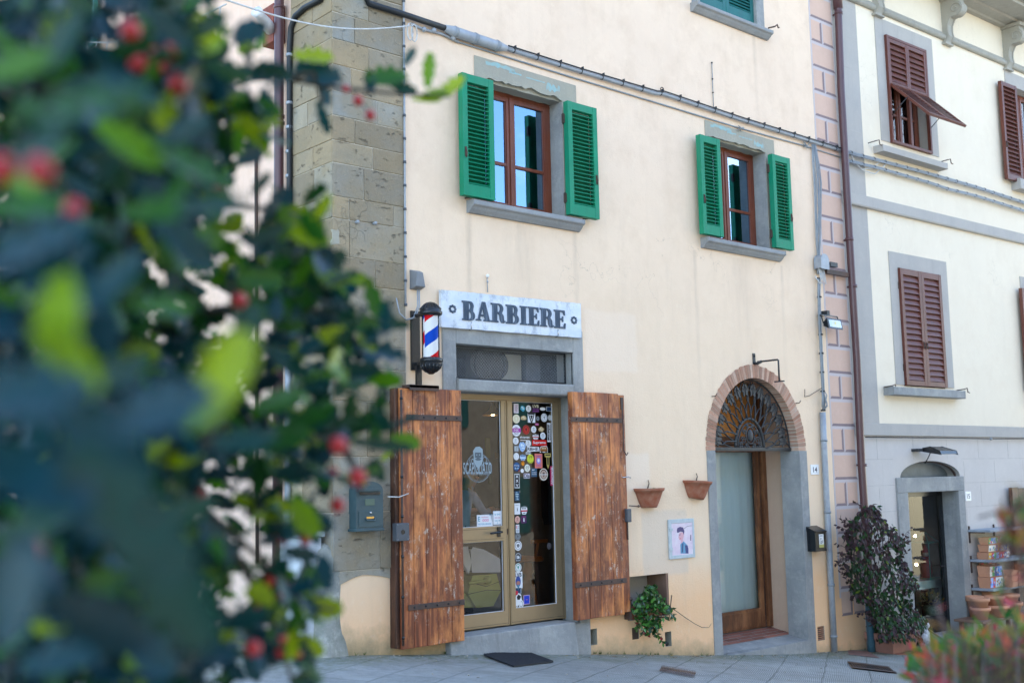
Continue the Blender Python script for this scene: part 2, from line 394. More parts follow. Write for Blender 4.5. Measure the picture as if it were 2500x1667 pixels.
def empty(name, loc, parent=None, **kw):
    o = bpy.data.objects.new(name, None); bpy.context.scene.collection.objects.link(o)
    o.empty_display_size = .2; o.location = loc; o['_w'] = tuple(loc)
    if parent is not None: o.parent = parent; o.location = Vector(loc) - Vector(parent['_w'])
    tag(o, **kw); return o

_tc = {}
def text_geo(s, bold=False):
    if s in _tc: return _tc[s]
    cu = bpy.data.curves.new('t', 'FONT'); cu.body = s; cu.size = 1; cu.resolution_u = 3
    if bold: cu.offset = .018
    ob = bpy.data.objects.new('t', cu); bpy.context.scene.collection.objects.link(ob)
    dg = bpy.context.evaluated_depsgraph_get(); ev = ob.evaluated_get(dg); me = ev.to_mesh()
    v = [tuple(q.co) for q in me.vertices]; f = [tuple(p.vertices) for p in me.polygons]
    ev.to_mesh_clear(); bpy.data.objects.remove(ob); bpy.data.curves.remove(cu)
    x0 = min(q[0] for q in v); x1 = max(q[0] for q in v); y0 = min(q[1] for q in v); y1 = max(q[1] for q in v)
    v = [((q[0] - (x0 + x1) / 2), (q[1] - (y0 + y1) / 2)) for q in v]
    _tc[s] = (v, f, x1 - x0, y1 - y0); return _tc[s]
def text(mb, s, u, n, z, w, h, m, rot=0, bold=False, arc=None):
    v, f, tw, th = text_geo(s, bold); sx, sy = w / tw, h / th
    c, sn = math.cos(rot), math.sin(rot)
    pts = []
    for x, y in v:
        x *= sx; y *= sy
        pts.append((u + x * c - y * sn, n, z + x * sn + y * c))
    mb.add(pts, f, m, .5)
SKY_STR, CLOUD, EXPO = 0.15, 6.5, 2.32
# ================================================================= FACADE HELPERS
def facade(mb, u0, u1, z0, z1, ops, m, n=0.0):
    us = sorted({u0, u1, *[o[0] for o in ops], *[o[1] for o in ops]}); zs = sorted({z0, z1, *[o[2] for o in ops], *[o[3] for o in ops]})
    us = [u for u in us if u0 <= u <= u1]; zs = [z for z in zs if z0 <= z <= z1]
    for a, b in zip(us, us[1:]):
        for c, d in zip(zs, zs[1:]):
            mu, mz = (a + b) / 2, (c + d) / 2
            if any(o[0] < mu < o[1] and o[2] < mz < o[3] for o in ops): continue
            mb.quad([(a, n, c), (b, n, c), (b, n, d), (a, n, d)], m)
    for o in ops:
        if len(o) > 4 and o[4]:
            pts = arc(o[0], o[1], o[3] - o[4], o[4])
            for (a, za), (b, zb) in zip(pts, pts[1:]):
                mb.quad([(a, n, za), (b, n, zb), (b, n, o[3]), (a, n, o[3])], m)
def arc(u0, u1, zs, rise, k=28, ins=0):
    c = (u0 + u1) / 2; r = (u1 - u0) / 2
    return [(c - r * math.cos(math.pi * i / k), zs + rise * math.sin(math.pi * i / k)) for i in range(k + 1)]
def reveal(mb, u0, u1, z0, z1, d, m, n=0.0, bottom=True, top=True, left=True, right=True):
    if left: mb.quad([(u0, n, z0), (u0, n - d, z0), (u0, n - d, z1), (u0, n, z1)], m)
    if right: mb.quad([(u1, n, z0), (u1, n, z1), (u1, n - d, z1), (u1, n - d, z0)], m)
    if top: mb.quad([(u0, n, z1), (u0, n - d, z1), (u1, n - d, z1), (u1, n, z1)], m)
    if bottom: mb.quad([(u0, n, z0), (u1, n, z0), (u1, n - d, z0), (u0, n - d, z0)], m)
def rough_slab(mb, poly, n0, n1, m, jit=.01, step=.06):
    out = []
    for (a, b), (c, d) in zip(poly, poly[1:] + poly[:1]):
        L = math.hypot(c - a, d - b); k = max(1, int(L / step))
        for i in range(k):
            t = i / k; out.append((a + (c - a) * t + (random.uniform(-jit, jit) if i else 0), b + (d - b) * t + (random.uniform(-jit, jit) if i else 0)))
    mb.prism(out, n0, n1, m)
def shutter(pl, u0, u1, z0, z1, nf, th, m, parent, pitch=.043, stile=.065, top=.085, bot=.12, back=True, mid=None, label=None, hinge=1, iron='rustiron'):
    b = MB(pl); g = .0015
    b.box(u0, u0 + stile, nf - th, nf, z0, z1, m); b.box(u1 - stile, u1, nf - th, nf, z0, z1, m)
    b.box(u0 + stile, u1 - stile, nf - th + .002, nf - .002, z1 - top, z1 - .001, m); b.box(u0 + stile, u1 - stile, nf - th + .002, nf - .002, z0 + .001, z0 + bot, m)
    if mid: b.box(u0 + stile, u1 - stile, nf - th + .002, nf - .002, mid, mid + .07, m)
    z = z0 + bot + .004; zt = z1 - top
    while z < zt - pitch * .5:
        h = pitch * .95
        b.prof([(nf - .008, z), (nf - .002, z + .005), (nf - th + .012, z + h), (nf - th + .006, z + h - .006)], u0 + stile, u1 - stile, m); z += pitch
    b.box(u0 + stile, u1 - stile, nf - th - .004, nf - th + .001, z0 + bot, z1 - top, m)
    o = b.build('shutter', parent, bevel=.003)
    if label: o['label'] = label
    h = MB(pl); e = u1 if hinge > 0 else u0
    for zz in (z0 + (z1 - z0) * .15, z0 + (z1 - z0) * .85):
        h.box(e - .02, e + .02, nf - th - .01, nf - th + .02, zz - .05, zz + .05, M[iron]); h.tube([(e + .004 * hinge, nf - th - .004, zz - .06), (e + .004 * hinge, nf - th - .004, zz + .06)], .009, M[iron], 6)
    h2 = u0 + stile / 2 if hinge > 0 else u1 - stile / 2
    zc = z0 + (z1 - z0) * .36
    h.box(h2 - .012, h2 + .012, nf, nf + .006, zc - .06, zc + .04, M[iron]); h.tube([(h2, nf + .012, zc - .07), (h2, nf + .02, zc - .02), (h2, nf + .008, zc + .03)], .006, M[iron], 6)
    return o, h
def casement(pl, house, u0, u1, z0, z1, nb, zr, m='winframe', glass='winglass', label=None, room='roomwall', curtain=False):
    """two-leaf window; frame mesh is the part, pane a sub-part"""
    b = MB(pl); W = M[m]; f = .045; s = .055; c = (u0 + u1) / 2
    b.box(u0, u0 + f, nb - .05, nb, z0, z1, W); b.box(u1 - f, u1, nb - .05, nb, z0, z1, W)
    b.box(u0 + f, u1 - f, nb - .05, nb - .001, z1 - f, z1, W); b.box(u0 + f, u1 - f, nb - .05, nb - .001, z0, z0 + f, W)
    for a, d in ((u0 + f + .004, c - .002), (c + .002, u1 - f - .004)):
        nn = nb + .012
        b.box(a, a + s, nb - .03, nn, z0 + f + .004, z1 - f - .004, W); b.box(d - s, d, nb - .03, nn, z0 + f + .004, z1 - f - .004, W)
        b.box(a + s, d - s, nb - .03, nn - .002, z0 + f + .004, z0 + f + s + .01, W); b.box(a + s, d - s, nb - .03, nn - .002, z1 - f - s, z1 - f - .004, W)
        b.box(a + s, d - s, nb - .025, nn - .006, zr - .017, zr + .017, W)
        b.box(a + s - .001, a + s + .012, nb - .02, nn - .009, z0 + f + s, z1 - f - s, W); b.box(d - s - .012, d - s + .001, nb - .02, nn - .009, z0 + f + s, z1 - f - s, W)
    b.box(c - .018, c + .018, nb + .012, nb + .024, z0 + f, z1 - f, W)
    w = b.build('window', house, bevel=.003)
    if label: w['label'] = label
    g = MB(pl); g.quad([(u0 + f, nb - .012, z0 + f), (u1 - f, nb - .012, z0 + f), (u1 - f, nb - .012, z1 - f), (u0 + f, nb - .012, z1 - f)], M[glass]); g.build('pane', w)
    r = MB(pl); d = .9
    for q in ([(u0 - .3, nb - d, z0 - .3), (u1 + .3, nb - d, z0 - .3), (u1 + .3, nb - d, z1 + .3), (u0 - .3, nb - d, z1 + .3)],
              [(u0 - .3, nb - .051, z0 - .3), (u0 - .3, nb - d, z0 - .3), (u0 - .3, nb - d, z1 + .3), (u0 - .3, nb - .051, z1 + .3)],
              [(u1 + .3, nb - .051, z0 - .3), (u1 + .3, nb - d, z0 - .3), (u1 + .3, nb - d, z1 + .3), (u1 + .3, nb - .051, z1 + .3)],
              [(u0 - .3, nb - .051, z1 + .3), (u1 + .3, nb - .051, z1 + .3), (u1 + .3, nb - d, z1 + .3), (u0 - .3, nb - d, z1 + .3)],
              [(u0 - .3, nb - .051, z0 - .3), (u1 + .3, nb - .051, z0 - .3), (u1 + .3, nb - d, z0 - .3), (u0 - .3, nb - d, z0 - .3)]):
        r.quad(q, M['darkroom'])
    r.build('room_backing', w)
    return w
def moulded_sill(pl, parent, u0, u1, zt, h, n, m, plain=False):
    b = MB(pl)
    if plain: pr = [(-.25, zt), (n, zt - .008), (n, zt - h), (-.02, zt - h - .004)]
    else: pr = [(-.25, zt), (n - .004, zt - .006), (n, zt - .012), (n, zt - h * .42), (n - .012, zt - h * .5), (n - .03, zt - h * .55), (n - .05, zt - h * .75), (n - .075, zt - h * .92), (n - .085, zt - h), (-.02, zt - h)]
    b.prof(pr, u0, u1, m)
    return b.build('sill', parent, bevel=.004)

# ================================================================= GROUND
def paving_mat():
    m, nt = new_mat('grooved_stone_paving'); k = NT(nt); v = k.pos((1, 1, 1), 'pos', (0, 0, R_(-33)))
    wob = k.n('ShaderNodeVectorMath', _operation='ADD', i0=v, i1=k.n('ShaderNodeVectorMath', _operation='SCALE', i0=k.n('ShaderNodeTexNoise', Vector=k.pos(), Scale=2.2, Detail=3.0).outputs['Color'], Scale=.05).outputs[0]).outputs[0]
    br = k.n('ShaderNodeTexBrick', Vector=wob, Color1=(.37, .375, .35, 1), Color2=(.32, .33, .31, 1), Mortar=(.14, .15, .13, 1), Scale=1.0)
    br.inputs['Mortar Size'].default_value = .008; br.inputs['Brick Width'].default_value = .95; br.inputs['Row Height'].default_value = .46; br.inputs['Bias'].default_value = .1
    br.offset = .43
    col = br.outputs['Color']
    col = k.mix(k.math('MULTIPLY', k.ramp(k.noise(k.pos(), 1.3, 6, .7), .4, .7), .55), col, (.47, .49, .48))
    col = k.mix(k.math('MULTIPLY', k.ramp(k.noise(k.pos(), 5, 7, .78), .46, .7), .65), col, (.17, .18, .165))
    col = k.mix(k.math('MULTIPLY', k.ramp(k.noise(k.pos(), .8, 6, .7), .5, .62), .4), col, (.20, .21, .17))
    # chiselled grooves, worn away in places
    w = k.n('ShaderNodeTexWave', Vector=wob, Scale=17.0, Distortion=1.2, Detail=3.0, Detail__Scale=2.5); w.bands_direction = 'Y'
    worn = k.ramp(k.noise(k.pos(), 1.1, 4, .6), .3, .62)
    gr = k.math('MULTIPLY', k.ramp(w.outputs['Fac'], .1, .55), 1)
    grv = k.math('MAXIMUM', gr, k.math('MULTIPLY', worn, .55))
    col = k.mix(k.math('MULTIPLY', k.math('SUBTRACT', 1, grv), .8), col, (.085, .095, .09))
    # moss close to the wall foot and in patches
    y = k.sepz(k.pos())[1]
    e = k.math('ADD', y, k.math('MULTIPLY', k.noise(k.pos(), 1.7, 6, .7), 1.5))
    ms = k.math('MULTIPLY', k.ramp(e, -.05, .5), k.ramp(k.noise(k.pos(), 14, 5, .8), .38, .6))
    col = k.mix(k.math('MULTIPLY', ms, .75), col, (.10, .125, .045))
    sp = k.ramp(k.noise(k.pos(), 34, 3, .7), .69, .72)
    col = k.mix(k.math('MULTIPLY', sp, .6), col, (.5, .52, .52))
    h = k.math('ADD', k.math('MULTIPLY', grv, .9), k.math('MULTIPLY', br.outputs['Fac'], -1.6))
    h = k.math('ADD', h, k.math('MULTIPLY', k.noise(k.pos(), 30, 5, .7), .5))
    k.out(col, .72, h, .7, .012, spec=.35)
    return m
M['paving'] = paving_mat()
g = MB(); xs = [-60, -30, -20, -12, -8, -6, -4.5, -3.5, -3, -2.5, -2] + [XC - .001] + [-1.3 + .35 * i for i in range(45)] + [15, 18, 22, 30, 60]
ys = [-60, -30, -20, -14, -10, -8, -6.5, -5, -4, -3, -2.5, -2, -1.5, -1.2, -.9, -.6, -.4, -.2, 0, .5, 1, 2, 4, 8, 16, 40]
vv = []
for x in xs:
    for y in ys:
        z = gz(x, y)
        if abs(y) < 7 and abs(x) < 14: z += .012 * noise.noise(Vector((x * .9, y * .9, 0)))
        vv.append((x, y, z))
ny = len(ys)
g.add(vv, [(i * ny + j, (i + 1) * ny + j, (i + 1) * ny + j + 1, i * ny + j + 1) for i in range(len(xs) - 1) for j in range(ny - 1)], M['paving'], smooth=True)
ground = g.build('paving', origin=(0, 0, 0)); tag(ground, kind='structure', label='grey grooved stone paving sloping down along the houses')

# ================================================================= CORNER HOUSE
house = empty('corner_house', (2.6, 0, -.5), label='cream plastered old house with grey stone corner, green shutters and arched doorway', cat='house')
TOP = 11.2
# measured openings
def win_meas(pl, z, sl, sr, orx, top, fr):
    a = pl.h(z(*sl), .12); b = pl.h(z(*sr), .12); o = pl.h(z(*orx))[0]
    u0 = a[0] + (b[0] - o); return dict(s0=a[0], s1=b[0], sz=(a[1] + b[1]) / 2, u0=u0, u1=o, zt=pl.h(z(*top))[1])
w1 = win_meas(P0, A3, (650, 1228), (1335, 1348), (1203, 1000), (1185, 625), 0)
w2 = win_meas(P0, B1, (513, 1293), (937, 1370), (832, 1000), (825, 838), 0)
_s3 = P0.h(B1(868, 155), .12); _s3l = P0.h(B1(455, 12), .12)
w3 = dict(s0=_s3l[0], s1=_s3[0], sz=(_s3[1] + _s3l[1]) / 2, u1=P0.h(B1(775, 60))[0]); w3['u0'] = w3['s0'] + (w3['s1'] - w3['u1']); w3['zt'] = w3['sz'] + 1.25
shop = (-.06, 1.527, -.35, 2.752)
arch_ = (3.845, 5.519, -.9, 2.62, .90)
nl = P0.h(B5(397, 752)); nb_ = P0.h(B5(115, 1105)); niche = (P0.h(B5(100, 1105))[0], nl[0], nb_[1], nl[1])
def hole(z, a, b):
    p = P0.h(z(*a)); q = P0.h(z(*b)); return (p[0], q[0], q[1], p[1])
vent0 = hole(A5, (1433, 1205), (1488, 1305)); vent1 = hole(B5, (130, 1158), (183, 1238)); vent2 = hole(B5, (374, 1190), (424, 1290)); vent3 = hole(B5, (1502, 1150), (1558, 1245))
UE = 6.85
ops = [(w['u0'], w['u1'], w['sz'], w['zt'] + wr) for w, wr in ((w1, .125), (w2, .09), (w3, 0))] + [shop, arch_, niche, vent0, vent1, vent2, vent3]
b = MB(P0); facade(b, XC, UE, -2, TOP, ops, M['plaster'])
for v_ in (vent0, vent1, vent2, vent3):
    reveal(b, *v_, .14, M['lintel']); b.quad([(v_[0], -.14, v_[2]), (v_[1], -.14, v_[2]), (v_[1], -.14, v_[3]), (v_[0], -.14, v_[3])], M['darkroom'])
wall = b.build('wall', house); wall['label'] = 'cream plaster wall with fine stains'
# niche
b = MB(P0); reveal(b, *niche, .30, M['greypaint'], right=False); b.quad([(niche[0], -.3, niche[2]), (niche[1], -.3, niche[2]), (niche[1], -.3, niche[3]), (niche[0], -.3, niche[3])], M['greypaint'])
b.box(niche[1] - .03, niche[1] + .0, -.29, -.003, niche[2], niche[3] - .002, M['benchwood']); b.build('niche', house)
# other walls + roof hull
b = MB(L0); lw = [(-7.2, -6.1, 7.15, 8.6)]
facade(b, -14, 0, -2, TOP, lw, M['plaster_left']); reveal(b, *lw[0], .2, M['plaster_left'])
b.build('wall', house)['label'] = 'pinkish side wall running up the left street'
b = MB(); b.quad([(UE, .35, -2), (UE, 14, -2), (UE, 14, TOP), (UE, .35, TOP)], M['plaster_left']); b.quad([(XC, 14, -2), (UE, 14, -2), (UE, 14, TOP), (XC, 14, TOP)], M['plaster_left']); b.build('wall', house)
b = MB()
b.add([(XC - .6, -.6, TOP), (UE, -.6, TOP), (UE, 14.3, TOP), (XC - .6, 14.3, TOP), (XC + 3, 6.8, TOP + 1.9), (UE, 6.8, TOP + 1.9)], [(3, 2, 1, 0), (0, 1, 5, 4), (2, 3, 4, 5), (0, 4, 3), (1, 2, 5)], M['rooftile'])
b.build('roof', house)
# corner stones
ql = P0.h(D(924, 300))[0]
b = MB(); lu = -.73
JY = [1397, 1253, 1115, 977, 897, 841, 780, 692, 624, 532, 478, 397, 342, 282, 222, 157, 95, 30, -35]
SPL = {10: [.22, .84], 9: [.56], 8: [.23], 7: [.58], 11: [.42], 12: [.5], 13: [.62], 14: [.33], 5: [.6], 3: [.45], 2: [.5], 1: [.35], 0: [.4], 15: [.2, .75], 16: [.4]}
SPL = {9: [.22, .84], 8: [.22], 7: [.57], 10: [.42], 11: [.55], 12: [.3], 13: [.62], 14: [.25], 5: [.55], 4: [.35], 3: [.62], 2: [.45], 1: [.35], 0: [.62], 15: [.5], 16: [.3]}
zj = [P0.h((812, y))[1] for y in JY]
while zj[-1] < TOP: zj.append(zj[-1] + random.uniform(.28, .4))
tone = [.15, .9, .3, .75, .5, .95, .2, .6, .85, .1, .7, .45]
ti = 0
for i, (a, c) in enumerate(zip(zj, zj[1:])):
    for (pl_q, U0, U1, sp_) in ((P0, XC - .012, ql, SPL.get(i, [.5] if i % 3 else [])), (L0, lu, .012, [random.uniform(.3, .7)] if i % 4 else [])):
        us = [U0] + [U0 + (U1 - U0) * t for t in sp_] + [U1]
        for p, q in zip(us, us[1:]):
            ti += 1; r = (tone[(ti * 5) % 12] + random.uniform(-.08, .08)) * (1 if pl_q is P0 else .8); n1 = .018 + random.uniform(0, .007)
            e0 = .0035 if p > U0 else 0; e1 = .0035 if q < U1 else 0
            w = [random.uniform(-.003, .003) for _ in range(4)]
            bb = MB(pl_q)
            v = [(p + e0 + w[0] * bool(e0), n_, a + .0035 + w[1]) for n_ in (-.05, n1)] + [(q - e1, n_, a + .0035 + w[2]) for n_ in (-.05, n1)] + [(q - e1 + w[0] * bool(e1), n_, c - .0035 + w[3]) for n_ in (-.05, n1)] + [(p + e0, n_, c - .0035 + w[1]) for n_ in (-.05, n1)]
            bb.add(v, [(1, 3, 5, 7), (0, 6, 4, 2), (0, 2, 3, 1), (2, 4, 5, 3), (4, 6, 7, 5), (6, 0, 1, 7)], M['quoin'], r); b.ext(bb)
b.build('corner_stones', house, bevel=.006)
b = MB(); x0 = XC - .0125
b.add([(x0, -.0125, zj[0]), (ql + .01, -.0125, zj[0]), (ql + .01, -.0125, TOP), (x0, -.0125, TOP), (x0, -lu + .01, TOP), (x0, -lu + .01, zj[0])], [(0, 1, 2, 3), (0, 3, 4, 5)], M['mortar'])
b.build('mortar_bed', house)
# broken lower stones under the corner
b = MB(P0); rough_slab(b, [(XC, zj[0] - .13), (-1.15, zj[0] - .04), (-.85, zj[0] - .09), (-.68, zj[0] - .02), (-.69, zj[0] + .012), (XC, zj[0] + .012)], -.02, .012, M['quoin'], .012, .09); 
for (px, py, w_, h_) in ((762, 545, .055, .075), (764, 598, .075, .06)):
    u, z = P0.h(D(px + 2, py)); rough_slab(b, [(u - w_ * .4, z - h_), (u + w_, z - h_ * .8), (u + w_ * .8, z + h_), (u - w_ * .4, z + h_ * .9)], .0, .026, M['lintel'], .012, .03)
b.build('patching_stones', house)
# painted quoins at right end (trompe l'oeil paint on flat wall)
pq0 = P0.h(B1(1085, 500))[0]; pq1 = UE - .0
Mpk = stone_mat('pink_painted_block', (.64, .44, .34), (.60, .415, .325), (.67, .47, .37), streak=.1, bump=.15)
Mlt = stone_mat('lilac_painted_edge', (.56, .49, .48), (.54, .475, .47), (.58, .50, .49), streak=.1, bump=.1)
Mdk = stone_mat('mauve_painted_shadow', (.25, .19, .195), (.28, .21, .21), (.31, .24, .24), streak=.05, bump=.1)
b = MB(P0)
za = P0.h(B1(1065, 215))[1]; zb = P0.h(B1(1095, 775))[1]; per = (za - zb) / 4.0 / 1.0     # period of one plain + one split course = (350-85)...
y85 = P0.h(B1(1058, 85))[1]; y350 = P0.h(B1(1070, 350))[1]; y625 = P0.h(B1(1085, 627))[1]
per = (y85 - y625) / 2; hc = (y85 - P0.h(B1(1062, 215))[1])
zend = P0.h(B5(1650, 935))[1]
b.box(pq0, pq1 - .001, 0, .004, zend - .01, TOP - .3, Mlt)
zt = y85 + per * 6
def pblock(u0, u1, z0, z1):
    e = .034
    b.quad([(u0 + .03, .006, z0 + .03), (u1 - .03, .006, z0 + .03), (u1 - .03, .006, z1 - .03), (u0 + .03, .006, z1 - .03)], Mpk)
    b.quad([(u0 + .02, .007, z0), (u1, .007, z0), (u1 - e, .007, z0 + e), (u0 + .02 + e, .007, z0 + e)], Mdk)
while zt > zend + .1:
    # split course between zt and zt-hc, plain course below
    um = pq0 + (pq1 - pq0) * .49
    for (c, d, f) in ((pq0, um, 1), (um, pq1, 0)):
        pblock(c, d, zt - hc, zt - .01)
        if f: b.quad([(d, .0075, zt - hc + .001), (d, .0075, zt - .03), (d - .045, .0075, zt - .06), (d - .045, .0075, zt - hc + .045)], Mdk)
    if zt - per > zend - .05: pblock(pq0, pq1, zt - per, zt - hc - .012)
    zt -= per
b.build('painted_quoins', house)
# windows
def lintel(w, z, tl, tr, w_, wear):
    a = P0.h(z(*tl)); c = P0.h(z(*tr)); b = MB(P0)
    zt = (a[1] + c[1]) / 2
    pts = [(a[0], zt), (c[0], zt - .01), (c[0] + .0, w['zt'] - .0), (w['u1'], w['zt'])]
    k = 26
    for i in range(k + 1):
        t = i / k; u = w['u1'] + (w['u0'] - w['u1']) * t
        pts.append((u, w['zt'] + (.0 if i in (0, k) else wear * (.25 + .75 * abs(noise.noise(Vector((t * 4.3 + 7, 1, 3)))) * 1.9) * min(1, math.sin(t * math.pi) * 3) * random.uniform(.8, 1.15))))
    pts += [(a[0], w['zt'])]
    b.prism(pts, -.19, .007, M['lintel'])
    # the chipped, broken underside
    pts = [(w['u0'] + .0, w['zt'] - .004)]
    for i in range(k + 1):
        t = i / k; u = w['u0'] + (w['u1'] - w['u0']) * t
        pts.append((u, w['zt']))
    pts += [(w['u1'], w['zt'] - .004)]
    pts = [(a_, w['zt'] + .012 * noise.noise(Vector((a_ * 9, 2, 0))) + .004) for a_ in [w['u0'] + (w['u1'] - w['u0']) * i / 24 for i in range(25)]] + [(w['u1'], w['zt'] + .2), (w['u0'], w['zt'] + .2)]
    b.prism(pts, -.18, -.035, M['lintel'])
    for (ua, ub, dz, hh_) in ((.08, .42, .13, .035), (.35, .5, .10, .02), (.80, .97, .05, .06), (.55, .78, .09, .012)):
        a_, c_ = w['u0'] + (w['u1'] - w['u0']) * ua, w['u0'] + (w['u1'] - w['u0']) * ub; zz = w['zt'] + wear + dz - .04
        q_ = [(a_ + (c_ - a_) * t / 10, zz + hh_ * random.uniform(.2, 1)) for t in range(11)] + [(c_ - (c_ - a_) * t / 10, zz - hh_ * random.uniform(.1, .8)) for t in range(11)]
        b.quad([(x_, .0085, y_) for x_, y_ in q_], MATS.get('turquoise_smear') or simple('turquoise_smear', (.26, .45, .46), .8, (.34, .38, .33), vs=25))
    return b
for w, z, tl, tr, mid, lab, nm in ((w1, A3, (650, 342), (1275, 530), (920, 1035), 'larger and nearer window between green shutters', 0), (w2, B1, (492, 655), (868, 770), (650, 1150), 'smaller window between green shutters farther right', 1)):
    zr = P0.h(z(*mid), -.2)[1]
    fw = casement(P0, house, w['u0'] - .0, w['u1'], w['sz'] + .0, w['zt'] + .012, -.2, zr, label=lab)
    lb = lintel(w, z, tl, tr, 0, .10 if nm == 0 else .07)
    lb.build('lintel', fw, bevel=.004)
    s = MB(P0); reveal(s, w['u0'], w['u1'], w['sz'], w['zt'], .2, M['pietra'], bottom=False, top=False)
    s.box(w['u1'] + .001, w['u1'] + .05, -.01, .006, w['sz'], w['zt'] + .0, M['lintel'])
    s.build('reveal', fw)
    moulded_sill(P0, fw, w['s0'], w['s1'], w['sz'], .125, .12, M['pietra_sill'])
# shutters of the two windows
def sh_rect(z, tl, br, n): a = P0.h(z(*tl), n); c = P0.h(z(*br), n); return a[0], c[0], c[1], a[1]
for fw_z, tl, br, hg in ((A3, (577, 445), (784, 1238), 1), (A3, (1228, 620), (1428, 1355), -1), (B1, (468, 733), (600, 1297), 1), (B1, (862, 840), (985, 1370), -1)):
    u0, u1, z0, z1 = sh_rect(fw_z, tl, br, .14)
    o, hh = shutter(P0, u0, u1, z0, z1, .14, .07, M['green'], house, hinge=hg)
    hh.build('shutter_iron', o)
# upper closed window
u0, u1 = w3['u0'], w3['u1']; um = (u0 + u1) / 2
b = MB(P0); reveal(b, u0, u1, w3['sz'], w3['zt'], .2, M['pietra'], bottom=False); b.box(u1 + .001, u1 + .16, 0, .007, w3['sz'], w3['zt'] + .2, M['pietra']); b.box(u0 - .16, u0 - .001, 0, .007, w3['sz'], w3['zt'] + .2, M['pietra'])
rv = b.build('window', house, ); rv['label'] = 'closed teal shuttered window at the top edge'
for a, c, hg in ((u0, um - .003, -1), (um + .003, u1, 1)):
    o, hh = shutter(P0, a, c, w3['sz'] + .01, w3['zt'], -.04, .04, M['teal'], rv, hinge=hg, bot=.2); hh.build('shutter_iron', rv)
moulded_sill(P0, rv, w3['s0'], w3['s1'], w3['sz'], .11, .12, M['pietra_sill'])
# shutter stay hooks
for (z, p) in ((B1, (880, 150)), (A3, (650, 1218)), (A3, (1375, 1350))):
    u, zz = P0.h(z(*p), .1); b = MB(P0); b.tube([(u - .05, .02, zz + .0), (u, .1, zz + .01), (u + .03, .11, zz + .04), (u + .05, .11, zz + .0), (u + .07, .11, zz + .01)], .01, M['rustiron'], 6); b.build('shutter_stay', house)
# left face window behind the bush
b = MB(L0); b.box(-7.2, -6.1, -.15, -.1, 7.15, 8.6, M['darkroom']); lwn = b.build('window', house); lwn['label'] = 'window high on the side wall behind the bush'
for a, c in ((-7.72, -7.2), (-6.1, -5.58)):
    o, hh = shutter(L0, a, c, 7.15, 8.6, .12, .05, M['teal'], lwn); hh.build('shutter_iron', lwn)
b = MB(L0); b.box(-7.45, -5.9, -.1, .14, 7.0, 7.14, M['pietra_sill']); b.build('sill', lwn)
# ---------- shop front
su0, su1 = P0.h(A4(443, 600))[0], 1.674
b = MB(P0)
sg = .022
b.box(su0, shop[0], -.02, sg, -.20, 2.29, M['pietra']); b.box(shop[1], su1, -.02, sg, -.40, 2.29, M['pietra'])
b.box(su0, shop[0], -.02, sg, 2.291, 2.99, M['pietra']); b.box(shop[1], su1, -.02, sg, 2.291, 2.99, M['pietra'])
b.box(shop[0] + .0005, shop[1] - .0005, -.25, sg - .001, 2.752, 2.989, M['pietra'])
reveal(b, shop[0], shop[1], -.35, 2.752, .24, M['pietra'], bottom=False, top=False)
b.build('stone_surround', house, bevel=.006)
b = MB(P0); b.prof([(-.25, 2.42), (-.10, 2.42), (.045, 2.405), (.05, 2.39), (.045, 2.30), (.03, 2.285), (-.25, 2.285)], shop[0] + .001, shop[1] - .03, M['pietra']); b.build('transom_ledge', house, bevel=.006)
# grille over the door: expanded metal mesh
gu0, gu1, gz0, gz1 = shop[0] + .004, shop[1] - .004, 2.425, 2.75
b = MB(P0); b.box(gu0, gu1, -.115, -.095, gz0, gz0 + .015, M['iron']); b.box(gu0, gu1, -.115, -.095, gz1 - .012, gz1, M['iron']); b.box(gu0, gu0 + .012, -.115, -.095, gz0, gz1, M['iron']); b.box(gu1 - .012, gu1, -.115, -.095, gz0, gz1, M['iron'])
Hh = gz1 - gz0; sp = .021
for sgn in (1, -1):
    t = gu0 - Hh
    while t < gu1 + Hh:
        # line u = t + s*(z-gz0)/slope
        pa, pb = (t, gz0), (t + sgn * Hh * .6, gz1)
        def clip(p, q):
            (x0_, y0_), (x1_, y1_) = p, q
            if max(x0_, x1_) < gu0 or min(x0_, x1_) > gu1: return None
            def cut(X): s = (X - x0_) / (x1_ - x0_); return (X, y0_ + (y1_ - y0_) * s)
            a = p if gu0 <= x0_ <= gu1 else cut(gu0 if x0_ < gu0 else gu1)
            c = q if gu0 <= x1_ <= gu1 else cut(gu0 if x1_ < gu0 else gu1)
            return a, c
        r = clip(pa, pb)
        if r:
            (a, za_), (c, zc_) = r; w_ = .0011
            b.add([(a - w_, -.105 + sgn * .001, za_), (a + w_, -.105 + sgn * .001, za_), (c + w_, -.105 + sgn * .001, zc_), (c - w_, -.105 + sgn * .001, zc_)], [(0, 1, 2, 3)], M['galv'])
        t += sp
b.build('grille', house)['label'] = 'diamond wire mesh over the shop door'
# vent box behind: with air conditioner
b = MB(P0); reveal(b, shop[0], shop[1], 2.425, 2.752, .9, M['darkroom'], n=-.24); b.quad([(shop[0], -1.1, 2.42), (shop[1], -1.1, 2.42), (shop[1], -1.1, 2.76), (shop[0], -1.1, 2.76)], M['darkroom'])
b.build('vent_recess', house)
ac = empty('air_conditioner', (.9, .5, 2.43), label='pale outdoor fan unit behind the wire mesh over the shop door', cat='air conditioner')
a0 = P0.h(A4(780, 700), -.35)[0]; a1 = P0.h(A4(990, 700), -.35)[0]
b = MB(P0); b.box(a0 - .06, a1, -.7, -.35, 2.43, 2.74, M['lintel']); b.build('casing', ac, bevel=.01)
b = MB(P0); cu = a0 - .02
b.add([(cu + .26 * math.cos(2 * math.pi * i / 32), -.347, 2.62 + .19 * math.sin(2 * math.pi * i / 32)) for i in range(32)], [tuple(range(32))], M['black'])
